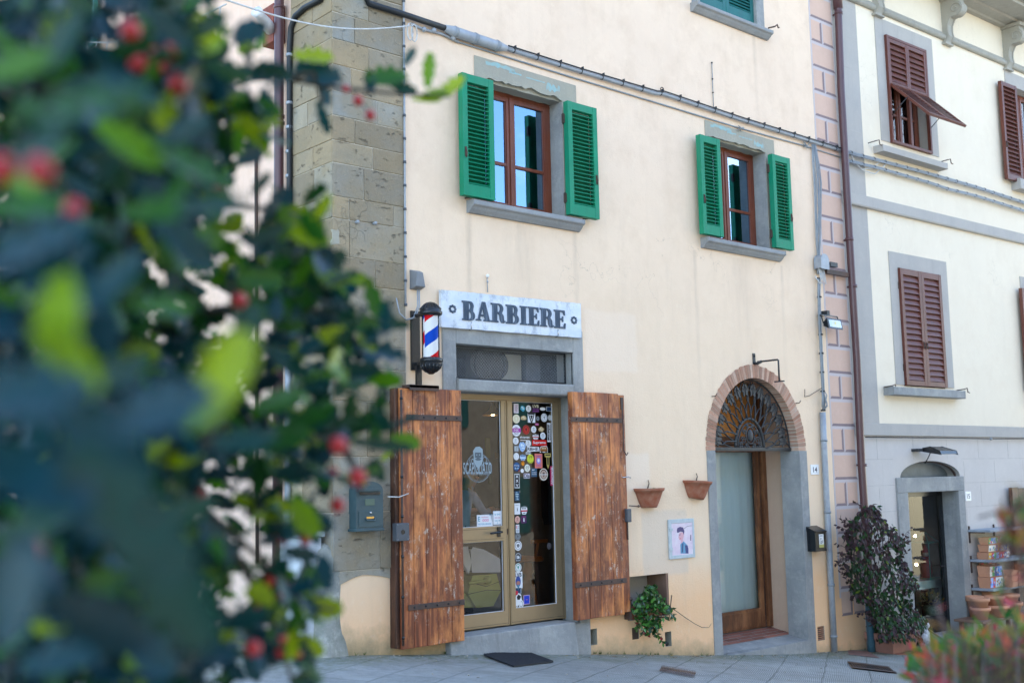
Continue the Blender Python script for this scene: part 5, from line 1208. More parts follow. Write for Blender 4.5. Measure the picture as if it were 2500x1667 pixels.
# ---------- barber pole
pn = .26
pc = h0(A4, (368, 500), pn); pt = h0(A4, (368, 272), pn)[1]; p365 = h0(A4, (368, 362), pn)[1]; p658 = h0(A4, (368, 660), pn)[1]; pbt = h0(A4, (368, 766), pn)[1]
bp = empty('barber_pole', P0.w(pc[0], pn, pbt), label='red, white and blue striped barber pole with black caps left of the shop sign', cat='barber pole')
rC = .112; rG = .082
def strm():
    m, nt = new_mat('barber_stripes'); k = NT(nt); v = k.pos((1, 1, 1), 'obj'); x, y, z = k.sepz(v)[0:3]
    an = k.math('DIVIDE', k.math('ARCTAN2', y, x), 2 * math.pi)
    t = k.math('FRACT', k.math('ADD', k.math('SUBTRACT', k.math('MULTIPLY', z, 2.1), k.math('MULTIPLY', an, .6)), POLE_PH))
    r = k.n('ShaderNodeValToRGB', Fac=t); cr = r.color_ramp; cr.interpolation = 'CONSTANT'
    cr.elements[0].position = 0; cr.elements[0].color = (.55, .006, .012, 1); cr.elements[1].position = .25; cr.elements[1].color = (.70, .70, .70, 1)
    for ps, c in ((.5, (.004, .06, .42, 1)), (.75, (.70, .70, .70, 1))): e = cr.elements.new(ps); e.color = c
    k.out(r.outputs[0], .6, spec=.1); return m
POLE_PH = .0
b = MB(P0); b.lathe((pc[0], pn, p658), [(rG - .012, 0), (rG - .012, p365 - p658)], strm(), 40); b.build('striped_cylinder', bp)
b = MB(P0); b.lathe((pc[0], pn, p658), [(rG, 0), (rG, p365 - p658)], glass_mat('pole_glass', (1, 1, 1), -.05, 1.2), 40); b.build('glass_tube', bp)
b = MB(P0); H = pt - p365; b.lathe((pc[0], pn, p365), [(rG + .004, -.01), (rC - .006, 0), (rC, .012), (rC, .03), (rC - .012, .035), (rC - .01, .05), (.088, H * .5), (.06, H * .78), (.035, H * .93), (.012, H), (0, H)], M['black'], 48, sq=None)
for i in range(16):
    t = 2 * math.pi * i / 16; b.tube([(pc[0] + r * math.cos(t), pn + r * math.sin(t), p365 + z) for r, z in ((.10, .052), (.089, H * .5), (.06, H * .78), (.035, H * .93))], [.009, .009, .006, .003], M['black'], 5)
b.build('top_cap', bp)
b = MB(P0); H = p658 - pbt; b.lathe((pc[0], pn, p658), [(rG + .004, .01), (rC - .008, 0), (rC, -.01), (rC, -.03), (rC - .01, -.036), (rC - .008, -.05), (.085, -H * .6), (.05, -H * .85), (.02, -H), (0, -H)], M['black'], 48)
for i in range(16):
    t = 2 * math.pi * i / 16; b.tube([(pc[0] + r * math.cos(t), pn + r * math.sin(t), p658 + z) for r, z in ((.10, -.052), (.086, -H * .6), (.05, -H * .85))], [.009, .009, .005], M['black'], 5)
b.build('bottom_cap', bp)
b = MB(P0); b.box(pc[0] - .05, pc[0] + .05, .004, .03, h0(A4, (285, 740), .03)[1], h0(A4, (285, 335), .03)[1], M['black'])
for zz in (p658 - .03, p365 + .02): b.box(pc[0] - .02, pc[0] + .02, .03, pn - .08, zz - .015, zz + .015, M['black'])
b.build('wall_bracket', bp, bevel=.003)
b = MB(P0); q = h0(A4, (292, 790), .1)[0]; b.box(q - .028, q + .028, .07, .1, 2.32, p658 - .05, M['black']); a = h0(A4, (225, 860), .15); c = h0(A4, (423, 878), .15)
b.box(a[0], c[0], .03, .155, a[1] - .012 + .02, a[1] + .035, M['rustiron']); b.box(a[0], c[0], .145, .155, c[1] - .005, a[1] + .03, M['rustiron']); b.build('foot_bracket', bp)
# ---------- junction box + vertical conduit along the corner stones
a = h0(A4, (262, 42), .09); c = h0(A4, (335, 186), .09)
jb = empty('junction_box', P0.w((a[0] + c[0]) / 2, 0, c[1]), label='grey tapered junction box on the wall above the barber pole', cat='junction box')
b = MB(P0); uu0, uu1, z0_, z1_ = a[0] - .0, c[0] + .0, c[1], a[1]
b.add([(uu0, 0, z0_), (uu1, 0, z0_), (uu1, 0, z1_), (uu0, 0, z1_), (uu0 + .01, .09, z0_ + .02), (uu1 - .0, .09, z0_ + .02), (uu1 - .03, .09, z1_ - .03), (uu0 + .03, .09, z1_ - .03)], [(4, 5, 6, 7), (0, 4, 7, 3), (1, 2, 6, 5), (2, 3, 7, 6), (0, 1, 5, 4)], M['greyplastic']); b.build('casing', jb, bevel=.008)
b = MB(P0)
for k_ in (0, .02): b.tube([((uu0 + uu1) / 2 + k_, .04, z0_), ((uu0 + uu1) / 2 + k_, .04, z0_ - .16), ((uu0 + uu1) / 2 - .04 + k_, .03, z0_ - .27), (uu0 - .06, .025, z0_ - .30), (uu0 - .14, .025, z0_ - .24), (uu0 - .175, .025, z0_ - .1)], .007, M['galv'], 6)
b.build('cable_loop', jb)
def along(z_, pts, n): return [(*P0.h(z_(*p), n)[:1], n, P0.h(z_(*p), n)[1]) for p in pts]
b = MB(P0); top = h0(A3, (212, 60), .03); 
vx = [h0(A3, (217, 130), .03)[0], h0(A4, (195, 100), .03)[0]]
pts = [(vx[0], .03, TOP - .5), (vx[0], .03, top[1]), (vx[1], .03, h0(A4, (195, 20), .03)[1]), (vx[1], .03, h0(A4, (188, 290), .03)[1])]
b.tube(pts, .010, M['galv'], 8)
z = pts[-1][2]
while z < 7.5: b.tube([(vx[1] + (vx[0] - vx[1]) * (z - 3) / 3.2, .03, z - .012), (vx[1] + (vx[0] - vx[1]) * (z - 3) / 3.2, .03, z + .012)], .016, M['darkgreyplastic'], 8); z += .23
tag(b.build('cable_conduit'), 'thin grey clipped conduit running up the edge of the corner stones', 'cable conduit')
# ---------- main cable run across the facade
run = [P0.h(D(838, -12), .05), h0(A3, (0, 22), .05), h0(A3, (210, 88), .05), h0(A3, (470, 175), .05)]
b = MB(P0); b.tube([(XC - .05, .03, run[0][1] + .06)] + [(p[0], .05, p[1]) for p in run], .030, M['blackcable'], 10)
# bend round the corner to the side wall and down
lf = [L0.h(D(735, 0), .05), L0.h(D(700, 18), .05), L0.h(D(678, 38), .05), L0.h(D(668, 65), .05), L0.h(D(665, 110), .05), L0.h(D(665, 400), .05), L0.h(D(663, 575), .05)]
b.tube([L0.w(-.02, .05, run[0][1] + .05)] and [P0.w(XC - .05, .03, run[0][1] + .06)] + [L0.w(p[0], .05, p[1]) for p in lf], .028, M['blackcable'], 10) if False else None
bb = MB(); bb.tube([P0.w(XC - .05, .03, run[0][1] + .06)] + [L0.w(p[0], .05, p[1]) for p in lf], .028, M['blackcable'], 10); b.ext(bb)
bb = MB(); lx0 = lf[-1][0]; z = lf[-1][1]
while z < lf[4][1]: bb.tube([L0.w(lx0 + (lf[4][0] - lx0) * (z - lf[-1][1]) / (lf[4][1] - lf[-1][1]), .05, z - .014), L0.w(lx0 + (lf[4][0] - lx0) * (z - lf[-1][1]) / (lf[4][1] - lf[-1][1]), .05, z + .014)], .034, M['galv'], 8); z += .24
b.ext(bb)
bb = MB(); bb.tube([L0.w(lx0, .05, lf[-1][1]), L0.w(lx0, .05, .2)], .03, M['galv'], 10); b.ext(bb)
sl = [h0(A3, (470, 175), .05), h0(A3, (520, 196), .05), h0(A3, (800, 288), .05), h0(A3, (850, 300), .05)]
b.tube([(p[0], .05, p[1]) for p in sl], [.034, .055, .055, .03], M['galv'], 12)
for p in ((530, 200), (655, 240), (790, 285)):
    q = h0(A3, p, .05); b.tube([(q[0] - .02, .05, q[1] + .004), (q[0] + .02, .05, q[1] - .004)], .06, M['cable'], 12)
rn = [h0(A3, (850, 300), .04), h0(A3, (1300, 440), .04), h0(A3, (1770, 578), .04), h0(B1, (260, 512), .04), h0(B1, (690, 655), .04), h0(B1, (1000, 750), .04), h0(B1, (1242, 825), .04)]
b.tube([(p[0], .04, p[1]) for p in rn], .024, M['galv'], 10)
b.tube([(p[0], .072, p[1] + .02) for p in rn], .008, M['blackcable'], 6)
u = rn[0][0] + .1
def zon(r, u):
    for p, q in zip(r, r[1:]):
        if p[0] <= u <= q[0]: return p[1] + (q[1] - p[1]) * (u - p[0]) / (q[0] - p[0])
    return r[-1][1]
while u < rn[-1][0]:
    z = zon(rn, u); b.tube([(u - .006, .04, z), (u + .006, .04, z)], .029, M['blackcable'], 8); b.box(u - .004, u + .004, .05, .085, z + .015, z + .045, M['blackcable']); u += .33
ln = [h0(A3, (400, 190), .02), h0(A3, (555, 260), .02), h0(A3, (1200, 460), .02), h0(A3, (1770, 632), .02), h0(B1, (690, 702), .02), h0(B1, (1050, 800), .02), h0(B1, (1242, 862), .02)]
b.tube([(p[0], .015, p[1]) for p in ln], .009, M['cable'], 6)
b.tube([(p[0], .02, p[1]) for p in [h0(A3, (265, 148), .02), h0(A3, (340, 185), .02), h0(A3, (450, 210), .02), h0(A3, (555, 262), .02)]], .014, M['galv'], 6)
for p in ((340, 185), (400, 190), (520, 235)): q = h0(A3, p, .03); b.ball((q[0], .035, q[1]), .028, M['galv'], 8)
for z_, p in ((B1, (690, 702)), (B1, (1050, 800))):
    q = P0.h(z_(*p), .03)
    for k_ in range(5): b.tube([(q[0] + random.uniform(-.08, .08), .03, q[1] + random.uniform(-.05, .05)), (q[0], .04, q[1]), (q[0] + random.uniform(-.08, .08), .04, q[1] + random.uniform(-.05, .05))], .006, M['cable'], 5)
q = h0(B1, (262, 506), .06); b.tube([(q[0] + .03 * math.cos(t), .06, q[1] + .03 + .03 * math.sin(t)) for t in [.6 * i - 1.4 for i in range(9)]], .006, M['rustiron'], 5)
tag(b.build('power_cable_run'), 'long sloping cable run across the facade, black at left with a thick grey sleeve', 'cable')
b = MB(P0); q0, q1 = h0(B1, (532, 345), .01), h0(B1, (548, 598), .03); b.tube([(q0[0], .012, q0[1]), ((q0[0] + q1[0]) / 2, .014, (q0[1] + q1[1]) / 2), (q1[0], .015, q1[1])], .006, M['cable'], 5)
for t in (0, .35, .64, .98): b.ball((q0[0] + (q1[0] - q0[0]) * t, .014, q0[1] + (q1[1] - q0[1]) * t), .012, M['blackcable'], 6)
tag(b.build('cable'), 'short thin vertical cable on the plaster above the smaller window', 'cable')
b = MB(P0); q0, q1 = h0(A4, (752, 95), .01), h0(A4, (752, 205), .01); b.tube([(q0[0], .012, q0[1]), (q1[0] + .01, .012, q1[1])], .005, M['galv'], 5); b.ball((q0[0], .02, q0[1]), .018, M['whitepaint'], 8); b.ball((q0[0], .02, q0[1] - .06), .012, M['galv'], 6); tag(b.build('wall_hook'), 'small white ended hook wire above the shop sign', 'hook')
# white rope from the left to the facade
a = at(*D(500, -6), 9.0); c = P0.w(*[h0(A3, (262, 160), .06)[0], .06, h0(A3, (262, 160), .06)[1]]); b = MB()
b.tube([a + (c - a) * t + Vector((0, 0, -.12 * math.sin(math.pi * t))) for t in [i / 14 for i in range(15)]], .007, M['whitecable'], 6)
for k_ in range(2): b.tube([c + Vector((-.02 + .035 * math.cos(t) + k_ * .05, -.01, -.07 + .09 * math.sin(t))) for t in [i * .7 for i in range(10)]], .006, M['whitecable'], 5)
tag(b.build('rope'), 'white rope stretched in the air to a knot beside the corner stones', 'rope')
# ---------- right bundle of cables and pipe
b = MB(P0)
for j in range(7):
    o = (j - 3) * .016; w_ = (.05 if j > 4 else .02)
    P = along(B1, [(1080 + j * 3, 790), (1084 + j * 6, 900), (1090 + j * 7, 1000), (1096 + j * 6, 1150), (1102 + j * 4, 1300), (1108 + j * 3, 1420), (1112 + j * 2, 1500)], .03 + .008 * (j % 3))
    P = [P[0]] + [(p[0] + random.uniform(-.012, .012), p[1], p[2]) for p in P[1:]]
    b.tube(P, .0075, M['cable'] if j % 3 else M['galv'], 6)
P = along(B3, [(125, 470), (123, 560), (128, 740), (136, 900), (148, 1150), (155, 1310)], .04)
for o in (-.016, .0, .016): b.tube([(p[0] + o, p[1] + abs(o), p[2]) for p in P], .012, M['cable'], 6)
for i in range(8): t = i / 7; zz = P[0][2] + (P[-1][2] - P[0][2]) * t; uu = P[0][0] + (P[-1][0] - P[0][0]) * t; b.tube([(uu, .045, zz - .01), (uu, .045, zz + .01)], .032, M['blackcable'], 8)
q = P[-1]
for k_ in range(6): b.tube([(q[0] + random.uniform(-.03, .03), .05, q[2] + .0), (q[0] + random.uniform(-.09, .09), .08, q[2] + random.uniform(.05, .2)), (q[0], .05, q[2] + .3)], .007, M['cable'], 5)
a = h0(B3, (40, 1175), .03); b.tube([(q[0], .05, q[2] + .3), (a[0] + .1, .03, a[1] - .08), (a[0], .02, a[1] - .1), (a[0] + .01, .02, a[1])], .005, M['rustiron'], 5)
tag(b.build('cable_bundle'), 'bundle of thin grey cables hanging down beside the pink painted corner blocks', 'cables')
b = MB(P0); P = along(B3, [(152, 1322), (163, 1568)], .05) + along(B6, [(60, 700), (95, 1368)], .05); P[-1] = (P[-1][0], .05, gz(P[-1][0], -.05) - .02)
b.tube(P, .040, M['galv'], 14)
for i in (.12, .42, .72, .93): zz = P[0][2] + (P[-1][2] - P[0][2]) * i; uu = P[0][0] + (P[-1][0] - P[0][0]) * i; b.tube([(uu, .05, zz - .015), (uu, .05, zz + .015)], .046, M['cable'], 14)
tag(b.build('cable_pipe'), 'light grey protective pipe reaching the pavement beside the house corner', 'pipe')
# weather cap + clamps
a = h0(B3, (140, 345), .12); c = h0(B3, (190, 410), .12)
wc = empty('cable_box', P0.w(a[0], 0, c[1]), label='rounded grey cable cap with a clamp beside the brown downpipe', cat='junction box')
b = MB(P0); um_, zm = (a[0] + c[0]) / 2, (a[1] + c[1]) / 2; rr = (c[0] - a[0]) / 2
b.prism([(a[0], c[1])] + [(um_ - rr * math.cos(math.pi * i / 12), a[1] - rr * .2 + rr * math.sin(math.pi * i / 12)) for i in range(13)] + [(c[0], c[1])], .02, .13, M['galv']); b.build('casing', wc, bevel=.01)
b = MB(P0)
for k_ in range(5): b.tube([(a[0] + .02 + k_ * .03, .07, c[1]), (a[0] + .02 + k_ * .03, .09, c[1] - .12 - .02 * k_), (a[0] + .02, .07, c[1] - .2), (a[0] - .05, .05, c[1] - .1)], .007, M['whitecable'], 5)
b.build('cable_loop', wc)
b = MB(P0); p = h0(B3, (195, 378), .1); q = h0(B3, (240, 372), .1); b.box(p[0], q[0], .06, .12, p[1] - .03, p[1] + .03, M['iron']); p = h0(B3, (178, 425), .08); q = h0(B3, (318, 447), .08); b.box(p[0], q[0], .05, .09, (p[1] + q[1]) / 2 - .03, (p[1] + q[1]) / 2 + .03, M['rustiron']); b.build('clamp', wc)
# floodlight (glass front) 
fl = empty('floodlight', P0.w(*[h0(B3, (240, 760), .18)[0], .18, h0(B3, (240, 800), .18)[1]]), label='square floodlight with a pale glass face beside the brown downpipe', cat='floodlight')
a = h0(B3, (190, 715), .2); c = h0(B3, (286, 800), .2); b = MB(P0)
b.add([(a[0], .2, c[1]), (c[0], .2, c[1]), (c[0], .17, a[1]), (a[0], .17, a[1]), (a[0] + .05, .08, c[1] + .05), (c[0] - .05, .08, c[1] + .05), (c[0] - .05, .08, a[1] - .05), (a[0] + .05, .08, a[1] - .05)], [(0, 1, 2, 3), (4, 7, 6, 5), (0, 4, 5, 1), (2, 6, 7, 3), (1, 5, 6, 2), (0, 3, 7, 4)], M['black'])
b.build('housing', fl, bevel=.006)
b = MB(P0); f = .03; nf = lambda z: .2 - .03 * (z - c[1]) / (a[1] - c[1])
zc_, uc_ = (a[1] + c[1]) / 2, (a[0] + c[0]) / 2
o = [(a[0] + f, c[1] + f), (c[0] - f, c[1] + f), (c[0] - f, a[1] - f), (a[0] + f, a[1] - f)]; i_ = [(uc_ - .07, zc_ - .05), (uc_ + .07, zc_ - .05), (uc_ + .07, zc_ + .05), (uc_ - .07, zc_ + .05)]
vs = [(p[0], nf(p[1]) + .003, p[1]) for p in o] + [(p[0], nf(p[1]) + .0035, p[1]) for p in i_]
for k_, cc in enumerate(((.45, .6, .6), (.6, .68, .68), (.35, .5, .52), (.5, .62, .62))): b.add([vs[k_], vs[(k_ + 1) % 4], vs[4 + (k_ + 1) % 4], vs[4 + k_]], [(0, 1, 2, 3)], flat(cc, .15))
b.add(vs[4:], [(0, 1, 2, 3)], flat((.62, .68, .6), .15)); b.add([(uc_ - .02, nf(zc_) + .006, zc_ - .025), (uc_ + .02, nf(zc_) + .006, zc_ - .025), (uc_ + .02, nf(zc_) + .006, zc_ + .025), (uc_ - .02, nf(zc_) + .006, zc_ + .025)], [(0, 1, 2, 3)], flat((.7, .65, .3)))
b.build('reflector', fl)
b = MB(P0); b.tube([(a[0] - .02, .13, zc_), (a[0] - .02, .10, a[1] + .04), (c[0] + .02, .10, a[1] + .04), (c[0] + .02, .13, zc_)], .009, M['black'], 6); b.box(uc_ - .04, uc_ + .02, .0, .1, a[1] + .05, a[1] + .11, M['iron']); b.tube([(uc_, .06, a[1] + .04), (uc_, .06, a[1] + .08)], .012, M['iron'], 6); b.build('yoke', fl)
# brown downpipe at the party wall
dpx = [P0.h(B1(1228, 300), .09)[0], P0.h(B3(395, 1200), .09)[0]]
b = MB(P0); P = [h0(B1, (1222, 0), .09), h0(B1, (1240, 500), .09), h0(B3, (335, 400), .09), h0(B3, (372, 1000), .09), h0(B6, (262, 200), .09), h0(B6, (283, 520), .09)]
zt_ = P[0][1]; P = [(P[0][0], .09, TOP - .2)] + [(p[0], .09, p[1]) for p in P] + [(P[-1][0] + .02, .09, -.95)]
b.tube(P, .052, M['pipe'], 18); 
for z_, p in ((B1, (1225, 75)), (B1, (1285, 1310)), (B3, (345, 520)), (B6, (268, 215))): q = P0.h(z_(*p), .09); b.tube([(q[0], .09, q[1] - .02), (q[0], .09, q[1] + .02)], .060, M['pipe'], 18); b.box(q[0] - .01, q[0] + .01, 0, .06, q[1] - .012, q[1] + .012, M['pipe'])
q = h0(B1, (1222, 30), .09); b.tube([(q[0], .09, q[1] - .05), (q[0], .09, q[1] + .35)], .066, M['pipe'], 18)
o = b.build('downpipe', house); o['label'] = 'mauve brown downpipe between the two houses'
# side wall downpipe, stub and bracket lamp
b = MB(L0); P = [L0.h(D(641, 60), .09), L0.h(D(640, 560), .09)]; b.tube([(P[0][0], .09, TOP - .2), (P[0][0], .09, P[0][1]), (P[1][0], .09, P[1][1]), (P[1][0], .09, .1)], .047, M['pipe'], 16)
for y in (18, 268, 283): q = L0.h(D(641, y), .09); b.tube([(q[0], .09, q[1] - .015), (q[0], .09, q[1] + .015)], .054, M['pipe'], 16)
o = b.build('downpipe', house); o['label'] = 'brown downpipe on the side wall behind the bush'
b = MB(L0); P = [L0.h(D(588, 300), .03), L0.h(D(592, 1100), .03)]; b.tube([(P[0][0], .03, P[0][1]), (P[1][0], .03, P[1][1] - .8)], .018, M['rustiron'], 8); b.ball((P[0][0], .03, P[0][1] + .03), .03, M['rustiron'], 8); tag(b.build('pipe'), 'thin rusty vertical pipe on the side wall behind the bush', 'pipe')
sl_ = empty('wall_spotlight', L0.w(*[L0.h(D(615, 60), .1)[0], 0, L0.h(D(615, 90), .1)[1]]), label='small white spotlight on a rusty red box beside the side downpipe', cat='spotlight')
a = L0.h(D(603, 25), .12); c = L0.h(D(632, 93), .12); b = MB(L0); b.box(a[0] + .02, c[0] - .02, 0, .13, c[1], a[1], simple('rusty_red_metal', (.25, .06, .035), .8, (.12, .03, .02), vs=14, bump=.4)); b.build('mounting_box', sl_, bevel=.004)
b = MB(); q = at(*D(606, 48), 1); r_ = (q - CAM).normalized(); tt = (XC - .25 - CAM.x) / r_.x; cp = CAM + r_ * tt; ax = Vector((-.75, -.45, .25)).normalized()
b.tube([cp - ax * .14, cp - ax * .02, cp + ax * .08, cp + ax * .14], [.06, .06, .045, .06], M['whitepaint'], 14); b.build('lamp_head', sl_)
# string lights at top left
b = MB(); pa, pb = at(*D(120, 88), 11), at(*D(520, 10), 9.5)
b.tube([pa + (pb - pa) * t + Vector((0, 0, -.15 * math.sin(math.pi * t))) for t in [i / 12 for i in range(13)]], .006, M['whitecable'], 5)
for i in range(16):
    t = (i + .5) / 16; p = pa + (pb - pa) * t + Vector((0, 0, -.15 * math.sin(math.pi * t))); b.tube([p, p + Vector((random.uniform(-.03, .03), 0, -.1 - .15 * random.random()))], .005, M['whitecable'], 4); b.ball(p + Vector((0, 0, -.1)), .014, M['whitepaint'], 5)
tag(b.build('string_lights'), 'white string of small icicle lights hanging across the side street', 'string lights')
for x, y, l in ((820, 510, 'small steel wall bolt in the corner stones, nearer the corner'), (861, 513, 'small steel wall bolt in the corner stones, nearer the conduit')):
    b = MB(P0); q = P0.h(D(x, y), .04); b.tube([(q[0], .015, q[1]), (q[0], .05, q[1])], .014, M['galv'], 8); b.ball((q[0], .05, q[1]), .018, M['galv'], 8)
    tag(b.build('wall_bolt'), l, 'bolt', 'bolts in the corner stones')
random.seed(5)
# ---------- small things on the main wall
# green-grey mailbox on the corner stones
a = P0.h(A2(1575, 700), .14); c = P0.h(A2(1690, 885), .14); t_ = P0.h(A2(1640, 680), .14)[1]
mbx = empty('mailbox', P0.w((a[0] + c[0]) / 2, 0, c[1]), label='dark green round topped mailbox on the corner stones left of the wooden shutter', cat='mailbox')
Mg = simple('dark_green_enamel', (.035, .075, .085), .45, (.03, .06, .07)); b = MB(P0); w = c[0] - a[0]; um_ = (a[0] + c[0]) / 2
b.prism([(a[0], c[1]), (c[0], c[1])] + [(um_ + w / 2 * math.cos(math.pi * i / 12), a[1] - .04 + (t_ - a[1] + .04) * math.sin(math.pi * i / 12)) for i in range(13)], .015, .14, Mg)
b.box(a[0] - .015, c[0] + .015, .015, .15, c[1] - .02, c[1] + .004, Mg); b.build('box', mbx, bevel=.006)
b = MB(P0); h = a[1] - c[1]; b.box(a[0] + .02, c[0] - .02, .14, .147, c[1] + .02, c[1] + h * .42, Mg); b.box(a[0] + .03, c[0] - .03, .14, .15, c[1] + h * .80, c[1] + h * .86, M['black']); b.box(a[0] + .015, c[0] - .015, .14, .152, c[1] + h * .88, c[1] + h * .95, Mg)
b.tube([(um_ - .05, .152, c[1] + h * .25), (um_ - .04, .16, c[1] + h * .2), (um_ + .04, .16, c[1] + h * .2), (um_ + .05, .152, c[1] + h * .25)], .008, Mg, 6); b.ball((um_, .15, c[1] + h * .38), .012, M['chrome'], 8); b.box(um_ - .04, um_ + .04, .147, .15, c[1] + h * .24, c[1] + h * .29, M['brass'])
b.box(um_ - .05, um_ + .05, .14, .145, c[1] + h * .55, c[1] + h * .7, flat((.10, .14, .10))); b.build('front_flap', mbx, bevel=.003)
# number plates
def plate(pl, z, tl, br, n, s, lab):
    a = pl.h(z(*tl), n); c = pl.h(z(*br), n); r = empty('house_number', pl.w((a[0] + c[0]) / 2, 0, c[1]), label=lab, cat='number plate')
    b = MB(pl); b.box(a[0], c[0], .001, n, c[1], a[1], M['whitepaint']); b.build('tile', r, bevel=.003)
    b = MB(pl); text(b, s, (a[0] + c[0]) / 2, n + .002, (a[1] + c[1]) / 2, (c[0] - a[0]) * .5, (a[1] - c[1]) * .52, flat((.05, .055, .08)), 0, True); b.build('digits', r)
plate(P0, B4, (1880, 1308), (1960, 1403), .012, '14', 'white number tile reading 14 beside the arched doorway')
# iron sign bracket over the arch
r = empty('sign_bracket', P0.w(*[P0.h(B4(1335, 350), 0)[0], 0, P0.h(B4(1335, 350), 0)[1]]), label='empty black iron sign bracket sticking out above the brick arch', cat='bracket')
p = P0.h(B4(1335, 245), .01); q = P0.h(B4(1335, 350), .01); b = MB(P0); b.box(p[0] - .022, p[0] + .022, .001, .014, q[1], p[1], M['iron']); b.ball((p[0], .02, p[1] - .03), .01, M['black'], 6); b.ball((p[0], .02, q[1] + .1), .01, M['black'], 6); b.build('wall_plate', r)
zz = P0.h(B4(1335, 328), .02)[1]; ln_ = None
for i in range(200):
    n_ = .1 + i * .01; w = P0.w(p[0], n_, zz)
    d_ = w - CAM; c_ = (d_.dot(CXv), 0, 0)
    cam = Matrix((CXv, CYv, CZ)).transposed() @ Vector((0, 0, 0))
    # project
    pc_ = Vector((CXv[0] * d_[0] + CYv[0] * d_[1] + CZ[0] * d_[2], CXv[1] * d_[0] + CYv[1] * d_[1] + CZ[1] * d_[2], CXv[2] * d_[0] + CYv[2] * d_[1] + CZ[2] * d_[2]))
    px = CX + F_ * pc_.x / -pc_.z
    if px >= B4(1562, 300)[0]: break
b = MB(P0); dz_ = .26; b.tube([(p[0], .01, zz - .015), (p[0], .06, zz - .02), (p[0], .12, zz)], .018, M['iron'], 8); b.tube([(p[0], .06, zz), (p[0], n_ - .01, zz), (p[0], n_, zz - .01), (p[0], n_, zz - dz_)], .011, M['iron'], 8)
b.box(p[0] - .011, p[0] + .011, n_ - .07, n_ + .07, zz - dz_ - .014, zz - dz_, M['iron']); b.build('arm', r)
# hooks on the arch
for z_, pp in ((B4, (952, 655)), (B4, (1755, 720))):
    q = P0.h(z_(*pp), .03); b = MB(P0); b.tube([(q[0], 0, q[1]), (q[0], .05, q[1]), (q[0] + .015, .06, q[1] + .02), (q[0] + .03, .05, q[1] + .03)], .006, M['rustiron'], 6); b.build('hook', house)
# black mailbox with paper
a = P0.h(B5(1485, 440), .14); c = P0.h(B5(1572, 588), .14)
r = empty('mailbox', P0.w((a[0] + c[0]) / 2, 0, c[1]), label='black metal mailbox with a white paper label beside the grey pipe', cat='mailbox')
b = MB(P0); b.box(a[0], c[0], .001, .14, c[1], a[1], M['black']); b.add([(a[0] - .01, .155, a[1] - .01), (c[0] + .01, .155, a[1] - .01), (c[0] + .01, .001, a[1] + .055), (a[0] - .01, .001, a[1] + .055), (a[0] - .01, .001, a[1] - .01), (c[0] + .01, .001, a[1] - .01)], [(0, 1, 2, 3), (0, 3, 4), (1, 5, 2)], M['black'])
for i in range(9): u = a[0] + (c[0] - a[0]) * (i + .5) / 9; b.prism([(u - .012, a[1] - .01), (u + .012, a[1] - .01), (u, a[1] - .028)], .15, .155, M['black'])
b.build('box', r, bevel=.003)
p, q = P0.h(B5(1513, 466), .142), P0.h(B5(1552, 562), .142); b = MB(P0); b.quad([(p[0], .142, q[1]), (q[0], .142, q[1]), (q[0], .142, p[1]), (p[0], .142, p[1])], flat((.75, .75, .72))); b.quad([(p[0], .143, q[1]), (q[0], .143, q[1]), (q[0], .143, q[1] + .04), (p[0], .143, q[1] + .04)], flat((.45, .42, .12)))
text(b, 'Gv', (p[0] + q[0]) / 2, .143, (p[1] + q[1]) / 2, (q[0] - p[0]) * .7, .07, flat(K_)); rct(b, (p[0] + q[0]) / 2, p[1] - .02, (q[0] - p[0]) * .6, .01, .1432, (.2, .2, .2)); b.build('paper_label', r)
